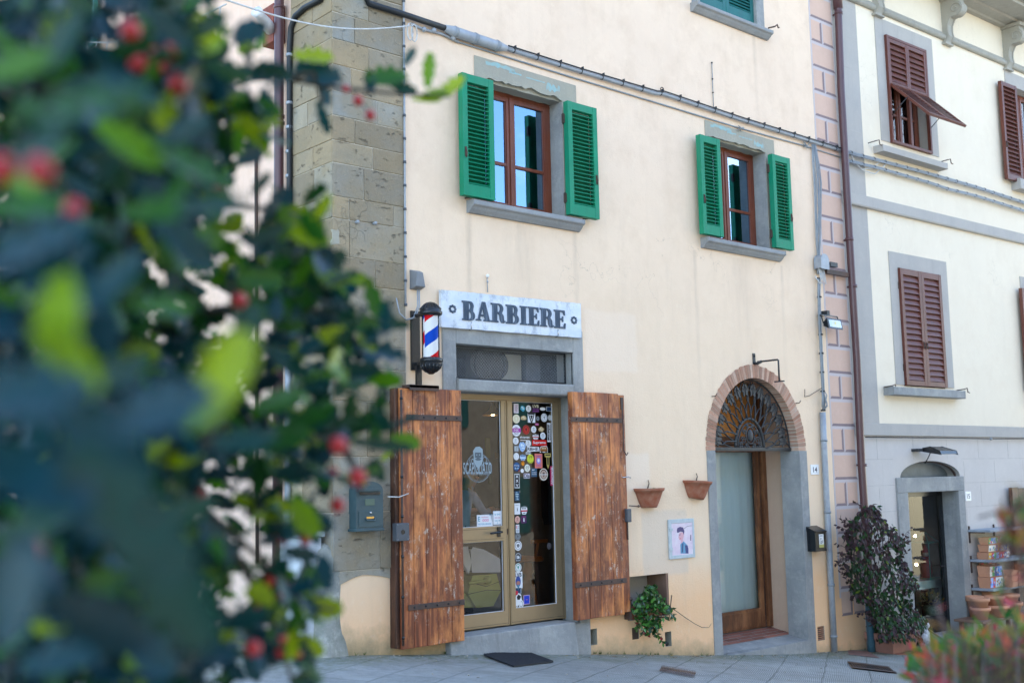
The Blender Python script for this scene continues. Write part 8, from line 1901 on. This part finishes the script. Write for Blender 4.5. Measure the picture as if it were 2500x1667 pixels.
for j, row in enumerate(DM):
    for i, chh in enumerate(row):
        dns = int(chh)
        if not dns: continue
        cov = dns / 9.0
        # far layer & near layer
        dmin, dmax = (1.25, 2.8) if i < 4 else ((1.45, 2.7) if i < 8 else (1.7, 2.6))
        L0_ = .062; k = cov * (24 if dns > 6 else 16)
        n_ = int(k) + (random.random() < k - int(k))
        for _ in range(n_):
            d = random.uniform(dmin, dmax); 
            if random.random() > (d / dmax) ** 1.4: continue
            x = (i + random.random()) * 60; y = (j + random.random()) * 78.4
            nz = noise.noise(Vector((x * .009, y * .009, 5))) + .4 * noise.noise(Vector((x * .025, y * .025, 1)))
            if dns < 9 and nz < -.10 - .05 * (dns - 4): continue
            p = at(*D(x, y), d); yel = random.random() < (.05 + .012 * i)
            Ls.append((p, rnv() + Vector((.15, -.1, -.1)), facing(p), random.uniform(.045, .075), random.uniform(.030, .042), random.uniform(.84, 1) if yel else random.uniform(0, .84)))
# dense inner mass at the left (keeps the bush opaque)
for _ in range(1500):
    x = random.uniform(-250, 470); y = random.uniform(-200, 1800); d = random.uniform(1.5, 3.0)
    if 120 < x < 260 and y < 170: continue
    if 280 < x < 420 and 560 < y < 720: continue
    Ls.append((at(*D(x, y), d), rnv(), facing(None), random.uniform(.055, .08), random.uniform(.035, .045), random.uniform(0, .8)))
# individual near leaves: (x, y, dist, length px, angle deg in picture, colour)
def hero(x, y, d, lpx, ang, col, wr=.5, tilt=.3):
    if d < .95: d *= 1.4; lpx *= .85
    L = lpx * 1.063 / F_ * d; p = at(*D(x, y), d)
    right = Vector((CXv.x, CYv.x, CZ.x)); upv = Vector((CXv.y, CYv.y, CZ.y)); fw = -Vector((CXv.z, CYv.z, CZ.z))
    a = R_(ang); dr = (right * math.cos(a) + upv * math.sin(a) + fw * random.uniform(-.25, .25)).normalized()
    nrm = (-fw + upv * tilt + right * random.uniform(-.3, .3)); Ls.append((p - dr * L / 2, dr, nrm, L, L * wr, col))
for h in [(520, 850, .6, 250, 70, .96, .6, .1), (480, 930, .62, 200, 40, .88, .5, .3), (170, 235, .55, 360, 15, .70, .45, 1.2), (80, 330, .7, 260, 40, .55, .5, .8), (430, 370, .8, 260, -20, .72, .4, 1.3), (300, 330, .8, 200, -30, .86, .45, .5),
          (350, 940, .5, 330, 20, .25, .6, .9), (230, 1010, .55, 360, -35, .3, .45, 1.0), (300, 1180, .5, 480, -48, .4, .42, .9), (380, 1330, .55, 460, -60, .45, .42, .9), (60, 1080, .5, 380, -20, .2, .5, 1.1), (130, 740, .55, 260, 80, .9, .5, .3), (165, 830, .55, 220, -60, .92, .5, .5),
          (60, 560, .6, 330, 30, .3, .5, 1.1), (120, 640, .6, 300, -20, .25, .5, 1.1), (40, 900, .5, 360, 10, .3, .6, 1.0), (30, 1350, .55, 300, 80, .2, .5, .9), (230, 1430, .6, 300, -30, .1, .5, .6), (260, 640, .7, 200, 50, .35, .5, .9),
          (480, 470, .95, 170, 10, .5, .5, .9), (430, 560, .9, 200, -40, .35, .5, .9), (360, 480, .8, 190, 10, .8, .5, .6), (370, 700, 1.0, 150, 5, .82, .5, 1.2), (600, 420, 1.8, 70, 60, .5), (200, 1180, .7, 260, -20, .15, .5, 1.0), (90, 1190, .7, 260, 35, .62, .5, .9), (150, 1500, .8, 230, 20, .3, .5, .9), (330, 1480, .9, 220, -40, .25, .5, .9), (420, 1180, .9, 180, 30, .55, .5, .8), (250, 860, .7, 220, 30, .5, .5, 1.0), (60, 470, .8, 220, 10, .78, .5, .9), (300, 200, 1.2, 150, -20, .3, .5, .9), (470, 60, 1.6, 110, 30, .6), (140, 90, 1.1, 150, 60, .5), (30, 150, 1.0, 160, 20, .82), (50, 420, 1.2, 120, -30, .86), (420, 300, 1.4, 130, 30, .4), (560, 1010, 1.3, 150, 10, .45, .5, .9), (500, 1240, 1.5, 120, -50, .3, .5, .9), (560, 1420, 1.7, 110, 20, .4, .5, .9), (480, 1500, 1.6, 130, 0, .2, .5, .9), (690, 620, 1.9, 100, 70, .83), (660, 830, 1.7, 120, -30, .5, .5, .9), (720, 880, 1.9, 100, 30, .84), (820, 640, 2.2, 70, -20, .9), (640, 920, 1.6, 120, 20, .75),
          (700, 500, 2.2, 95, -25, .93, .6), (640, 470, 2.1, 100, 60, .2, .55), (610, 560, 1.9, 130, -15, .6, .5, .8), (545, 250, 2.0, 80, -40, .9, .55), (560, 300, 2.0, 90, 20, .75), (545, 240, 2.0, 70, 60, .85),
          (720, 128, 2.3, 90, 5, .99, .6, .6), (730, 165, 2.3, 110, -10, .3, .6), (745, 215, 2.3, 60, -70, .2, .5), (742, 270, 2.3, 80, -75, .35, .35), (885, 175, 2.4, 100, 5, .75, .55), (925, 200, 2.4, 70, -15, .5, .5), (850, 190, 2.4, 60, 100, .3),
          (985, 160, 2.4, 85, 85, .88, .38), (1035, 200, 2.4, 80, 40, .97, .45), (1000, 215, 2.4, 60, 10, .9, .5), (940, 130, 2.4, 50, 60, .4), (980, 228, 2.4, 70, 5, .95, .25),
          (740, 640, 2.0, 130, 5, .9, .5, .6), (700, 690, 2.0, 110, 40, .7), (780, 700, 2.0, 100, -60, .4), (860, 690, 2.2, 120, -70, .8, .35), (820, 740, 2.1, 110, -5, .75, .5), (890, 740, 2.2, 110, -4, .55, .3), (870, 800, 2.2, 130, -10, .35, .5, 1.2), (830, 850, 2.2, 90, 5, .4), (790, 800, 2.2, 90, 10, .86),
          (880, 1020, 1.9, 150, -6, .5, .22), (780, 980, 1.9, 130, 10, .6, .5), (700, 960, 1.7, 160, 30, .7, .5, .9), (640, 1010, 1.6, 150, 20, .68, .5, 1.0), (680, 1080, 1.8, 120, 10, .4), (560, 760, 1.2, 150, 70, .5),
          (740, 1395, 2.0, 100, -5, .97, .55), (700, 1360, 2.0, 70, 100, .9), (730, 1310, 2.1, 60, 20, .85), (560, 1150, 1.9, 60, -20, .93), (650, 1480, 2.0, 90, 80, .6), (690, 1270, 2.0, 80, -10, .3), (620, 1330, 1.9, 120, 50, .45), (600, 640, 1.7, 110, 0, .8), (630, 720, 1.8, 150, -30, .8, .4), (640, 600, 1.8, 90, 45, .7)]:
    hero(*h)
b = MB(); leaf_mesh_batch(b, Ls, Mh, 'holly'); b.build('foliage', hol); print('holly leaves', len(Ls))
# branches
b = MB(); Mbk = simple('holly_bark', (.05, .045, .035), .8)
root = Vector((-7.45, -6.75, gz(-7.45, -6.75)))
b.tube([root, root + Vector((.05, .1, .5)), root + Vector((.0, .15, 1.0)), at(*D(60, 700), 2.2), at(*D(80, 100), 2.4), at(*D(40, -300), 2.5)], [.06, .05, .045, .03, .02, .01], Mbk, 8)
def twig(pts, r0=.006):
    P = [at(*D(x, y), d) for x, y, d in pts]; b.tube(P, [r0 * (1 - .7 * i / (len(P) - 1)) for i in range(len(P))], Mbk, 5)
for t in ([(60, 700, 2.2), (250, 640, 2.1), (450, 720, 2.05), (640, 700, 2.0), (780, 720, 2.1), (900, 745, 2.2)], [(80, 100, 2.4), (300, 130, 2.3), (520, 160, 2.2), (640, 178, 2.3), (760, 200, 2.3), (900, 215, 2.4), (1035, 222, 2.4)], [(60, 700, 2.2), (200, 850, 2.0), (420, 950, 1.8), (640, 1000, 1.7), (780, 1010, 1.9), (930, 1022, 1.95)],
          [(60, 900, 2.2), (250, 1050, 2.0), (450, 1150, 1.9), (620, 1300, 1.9), (700, 1390, 2.0), (770, 1400, 2.0)], [(60, 700, 2.2), (250, 500, 2.1), (450, 470, 2.0), (620, 480, 2.1), (710, 500, 2.2)], [(450, 1150, 1.9), (560, 1300, 1.9), (640, 1460, 2.0), (670, 1560, 2.0)], [(780, 1010, 1.9), (820, 1080, 2.0), (830, 1140, 2.0)], [(640, 178, 2.3), (720, 170, 2.3), (742, 240, 2.3)], [(520, 160, 2.2), (560, 260, 2.0)],
          [(300, 130, 2.3), (400, 330, 1.8), (450, 420, 1.2)], [(200, 850, 2.0), (300, 1000, 1.2), (340, 1180, .7)]): twig(t, .009)
b.build('branches', hol)
Mb = simple('red_berry', (.36, .008, .008), .3, (.28, .006, .008))
for i, (x, y, d, r) in enumerate([(778, 1022, 1.5, .013), (822, 1095, 1.6, .014), (775, 1160, 1.8, .013), (765, 1085, 1.8, .009), (550, 690, 1.6, .012), (410, 195, 1.5, .014), (300, 70, 1.4, .013), (90, 390, .9, .012), (2, 388, .9, .012), (463, 1135, 1.8, .010), (582, 1488, 1.6, .012), (650, 1365, 1.9, .010), (645, 1465, 1.9, .011), (75, 1258, 1.0, .012),
          (345, 118, 1.6, .013), (400, 112, 1.6, .013), (315, 145, 1.5, .013), (385, 155, 1.6, .012), (822, 232, 2.3, .012), (850, 265, 2.3, .012), (795, 205, 2.3, .009), (650, 1240, 1.9, .010), (640, 1225, 1.9, .010), (618, 1335, 1.9, .011), (700, 1240, 1.9, .01), (170, 480, 1.1, .011), (500, 440, 1.8, .01), (590, 1400, 1.9, .009), (665, 1345, 2.0, .009), (135, 1500, 1.7, .01), (685, 1502, 2.0, .008), (640, 1500, 2.0, .009)]):
    b = MB(); p = at(*D(x, y), d); b.ball(p, r * .92, Mb, 10); b.tube([p, p + Vector((-.01, .01, .025))], .0015, Mbk, 4); b.build('berry', hol)
# ================================================================= NANDINA bottom right
random.seed(4)
Mnn = leaf_mat('red_green_nandina', [(0, (.015, .075, .02)), (.3, (.05, .16, .035)), (.5, (.15, .17, .03)), (.65, (.30, .16, .04)), (.8, (.42, .075, .06)), (1, (.40, .04, .08))], .45, .35, .25)
nd_c = at(*B6(1050, 1650), 3.0); nan_ = empty('nandina_shrub', (nd_c.x, nd_c.y, gz(nd_c.x, nd_c.y)), label='blurred red, pink and green leafy shrub in the bottom right corner', cat='shrub')
Ls = []; b2 = MB()
prof_n = [(520, 1575), (580, 1500), (640, 1400), (700, 1330), (780, 1310), (860, 1250), (950, 1300), (1010, 1290), (1090, 1200), (1180, 1170), (1271, 1150), (1400, 1100)]
def topy(x):
    for a, c in zip(prof_n, prof_n[1:]):
        if a[0] <= x <= c[0]: return a[1] + (c[1] - a[1]) * (x - a[0]) / (c[0] - a[0])
    return 1600
def spray(x, y, d, n=9, sc=1.0, colr=None, up=None):
    p = at(*B6(x, y), d); ax = (up or Vector((random.gauss(0, .6), random.gauss(0, .6), random.uniform(.2, 1)))).normalized(); L = random.uniform(.07, .14) * sc
    cr = random.random() if colr is None else colr
    b2.tube([p - ax * L, p + ax * L * .5], .0022, M['rustiron'], 4)
    for q in range(n):
        t = q / n; o_ = p - ax * L * .6 + ax * L * 1.3 * t; dd = (ax * .7 + rnv() * .9).normalized(); Ls.append((o_, dd, rnv() + Vector((0, 0, 1.2)), random.uniform(.032, .052) * sc, random.uniform(.011, .017) * sc, max(0, min(1, cr + random.gauss(0, .16)))))
for i in range(420):
    x = random.uniform(690, 1400); ty = topy(x) + 235; y = random.uniform(ty, 1680); d = random.uniform(3.3, 4.6)
    hgt = (y - ty) / 300; spray(x, y, d, sc=1.75, colr=(random.uniform(.3, .95) if random.random() > .08 + hgt * .8 else random.uniform(.0, .5)))
for (x, y, c_) in ((1230, 490, .45), (1255, 470, .4), (1150, 575, .85), (1190, 590, .8), (1150, 690, .3), (1180, 700, .45), (1220, 660, .7), (1250, 640, .3), (1250, 750, .9), (1262, 840, .85), (1200, 780, .5), (760, 1190, .9), (1040, 1200, .9), (680, 1500, .9)):
    spray(x, y, 2.2, 3, 1.0, c_)
for pts in ([(740, 1160), (790, 1215), (850, 1262), (900, 1330), (940, 1450), (960, 1600)], [(1400, 900), (1300, 760), (1200, 720), (1130, 690)], [(1350, 640), (1271, 590), (1190, 600), (1140, 570)], [(1350, 480), (1230, 490), (1180, 495)], [(1400, 1200), (1320, 1000), (1262, 840)]):
    b2.tube([at(*B6(x, y), 2.2) for x, y in pts], .004, M['rustiron'], 5)
for i in range(24): x = 600 + 35 * i; b2.tube([Vector((nd_c.x + random.uniform(-.5, .5), nd_c.y + random.uniform(-.3, .3), gz(nd_c.x, nd_c.y))), at(*B6(x, 1750), 2.9), at(*B6(x, topy(x) + 60), random.uniform(2.4, 3.2))], [.008, .006, .002], M['rustiron'], 5)
b = MB(); leaf_mesh_batch(b, Ls, Mnn, 'lance'); b.build('foliage', nan_); b2.build('stems', nan_)
# ================================================================= house across the street (seen in reflections)
M['oppwall'] = simple('grey_beige_render', (.40, .34, .26), .9, (.34, .29, .22), vs=2, kind='pos'); Rp = Plane(12, -17.5, math.pi)
opp = empty('opposite_house', (12, -17.5, -1), label='pale plastered house with green shutters across the street, seen only in reflections', cat='house')
b = MB(Rp); wins = [(u, u + 1.1, z, z + 1.7) for u in range(-14, 24, 4) for z in (-.2, 3.0, 5.8)]
facade(b, -16, 26, -2.5, 8.2, wins, M['oppwall'])
for w in wins: reveal(b, *w, .25, M['oppwall'])
b.quad([(-16, -8, -2.5), (26, -8, -2.5), (26, -8, 8.2), (-16, -8, 8.2)], M['plaster_left']); b.build('wall', opp)
b = MB(Rp); b.prof([(.7, 8.2), (.7, 8.35), (-4, 9.8), (-8.5, 8.2)], -16.4, 26.4, M['rooftile']); b.build('roof', opp)
for w in wins:
    b = MB(Rp); b.box(w[0], w[1], -.25, -.2, w[2], w[3], M['winframe']); b.box(w[0] + .1, w[1] - .1, -.2, -.19, w[2] + .1, w[3] - .1, M['black']); b.box(w[0] - .5, w[0] - .01, .02, .07, w[2], w[3], M['teal']); b.box(w[1] + .01, w[1] + .5, .02, .07, w[2], w[3], M['teal']); b.build('window', opp)
# small litter and pebbles gathered along the wall foot
random.seed(9); b = MB()
for i in range(420):
    x = random.uniform(-1.3, 9); y = -abs(random.gauss(0, .22)) - .03 if random.random() < .7 else -random.uniform(.1, 2.2); q = Vector((x, y, gz(x, y) + .004 + (.012 * noise.noise(Vector((x * .9, y * .9, 0))))))
    if random.random() < .55: b.ball(q, random.uniform(.003, .010), M['mortar'] if random.random() < .5 else M['lintel'], 5, (1, 1, .6))
    else:
        a = random.uniform(0, 6.3); L_ = random.uniform(.012, .03); d = Vector((math.cos(a), math.sin(a), .1)) * L_; s_ = Vector((-math.sin(a), math.cos(a), .2)) * L_ * .4; b.add([q - d, q + s_, q + d, q - s_], [(0, 1, 2, 3)], flat(random.choice([(.2, .12, .05), (.28, .2, .06), (.1, .08, .05), (.35, .3, .2)])))
w2_ = MB(); Mwd = leaf_mat('weed_leaves', [(0, (.02, .05, .01)), (1, (.08, .14, .02))], .5, .2, .2)
for i in range(60):
    x = random.choice([random.uniform(-1.3, 9), random.uniform(1.6, 4)]); q = Vector((x, -.015, gz(x, 0)))
    for j in range(random.randint(3, 9)): d = Vector((random.gauss(0, .6), -abs(random.gauss(.3, .3)), random.uniform(.4, 1.2))).normalized(); L_ = random.uniform(.015, .05); s_ = Vector((.004, 0, .001)); w2_.add([q - s_, q + s_, q + d * L_], [(0, 1, 2)], Mwd)
tag(w2_.build('weeds'), 'tiny weeds growing in the joint between paving and wall', 'weeds', kind='stuff')
tag(b.build('litter'), 'small pebbles and dry leaf bits scattered along the wall foot', 'litter', kind='stuff')
# ================================================================= LIGHT, SKY, CAMERA
S_ = bpy.context.scene
w = bpy.data.worlds.new('World'); S_.world = w; w.use_nodes = True; nt = w.node_tree; nt.nodes.clear(); k = NT(nt)
SUN_EL, SUN_AZ = R_(36), R_(52)
sky = k.n('ShaderNodeTexSky'); sky.sky_type = 'NISHITA'; sky.sun_disc = False; sky.sun_elevation = SUN_EL; sky.sun_rotation = SUN_AZ; sky.air_density = 1.0; sky.dust_density = .2; sky.ozone_density = 2.2
tc = k.n('ShaderNodeTexCoord').outputs['Generated']
mp_ = k.n('ShaderNodeMapping', Vector=tc); mp_.inputs['Scale'].default_value = (1, 1, 2.4)
cl_ = k.ramp(k.noise(mp_.outputs[0], 2.3, 8, .6), .54, .72)
col = k.mix(k.math('MULTIPLY', cl_, .85), sky.outputs[0], (CLOUD, CLOUD * .985, CLOUD * .97))
bg = k.n('ShaderNodeBackground', Color=col, Strength=SKY_STR); nt.links.new(bg.outputs[0], k.n('ShaderNodeOutputWorld').inputs[0])
sd = bpy.data.lights.new('sun', 'SUN'); sd.energy = 3.5; sd.angle = R_(.5); sd.color = (1, .95, .87); so = bpy.data.objects.new('sun', sd); S_.collection.objects.link(so)
dirv = Vector((math.sin(SUN_AZ) * math.cos(SUN_EL), math.cos(SUN_AZ) * math.cos(SUN_EL), math.sin(SUN_EL)))
so.rotation_euler = dirv.to_track_quat('Z', 'Y').to_euler(); so.location = dirv * 40
cd = bpy.data.cameras.new('camera'); co = bpy.data.objects.new('camera', cd); S_.collection.objects.link(co); S_.camera = co
cd.sensor_fit = 'HORIZONTAL'; cd.sensor_width = 36; cd.lens = 36 * F_ / 2500; cd.clip_end = 500; cd.clip_start = .05
cm = Matrix(((CXv.x, CXv.y, CXv.z), (CYv.x, CYv.y, CYv.z), (CZ.x, CZ.y, CZ.z)))
co.matrix_world = Matrix.Translation(CAM) @ cm.to_4x4()
fd_ = -(cm @ Vector((0, 0, 1))); cd.dof.use_dof = True; cd.dof.focus_distance = (Vector((1.2, 0, 1.5)) - CAM).dot(fd_); cd.dof.aperture_fstop = 2.0; cd.dof.aperture_blades = 0
S_.view_settings.view_transform = 'Standard'; S_.view_settings.look = 'None'; S_.view_settings.exposure = EXPO; S_.view_settings.gamma = 1
S_.render.resolution_x = 1024; S_.render.resolution_y = 682
for o in bpy.data.objects:
    if '_w' in o: del o['_w']
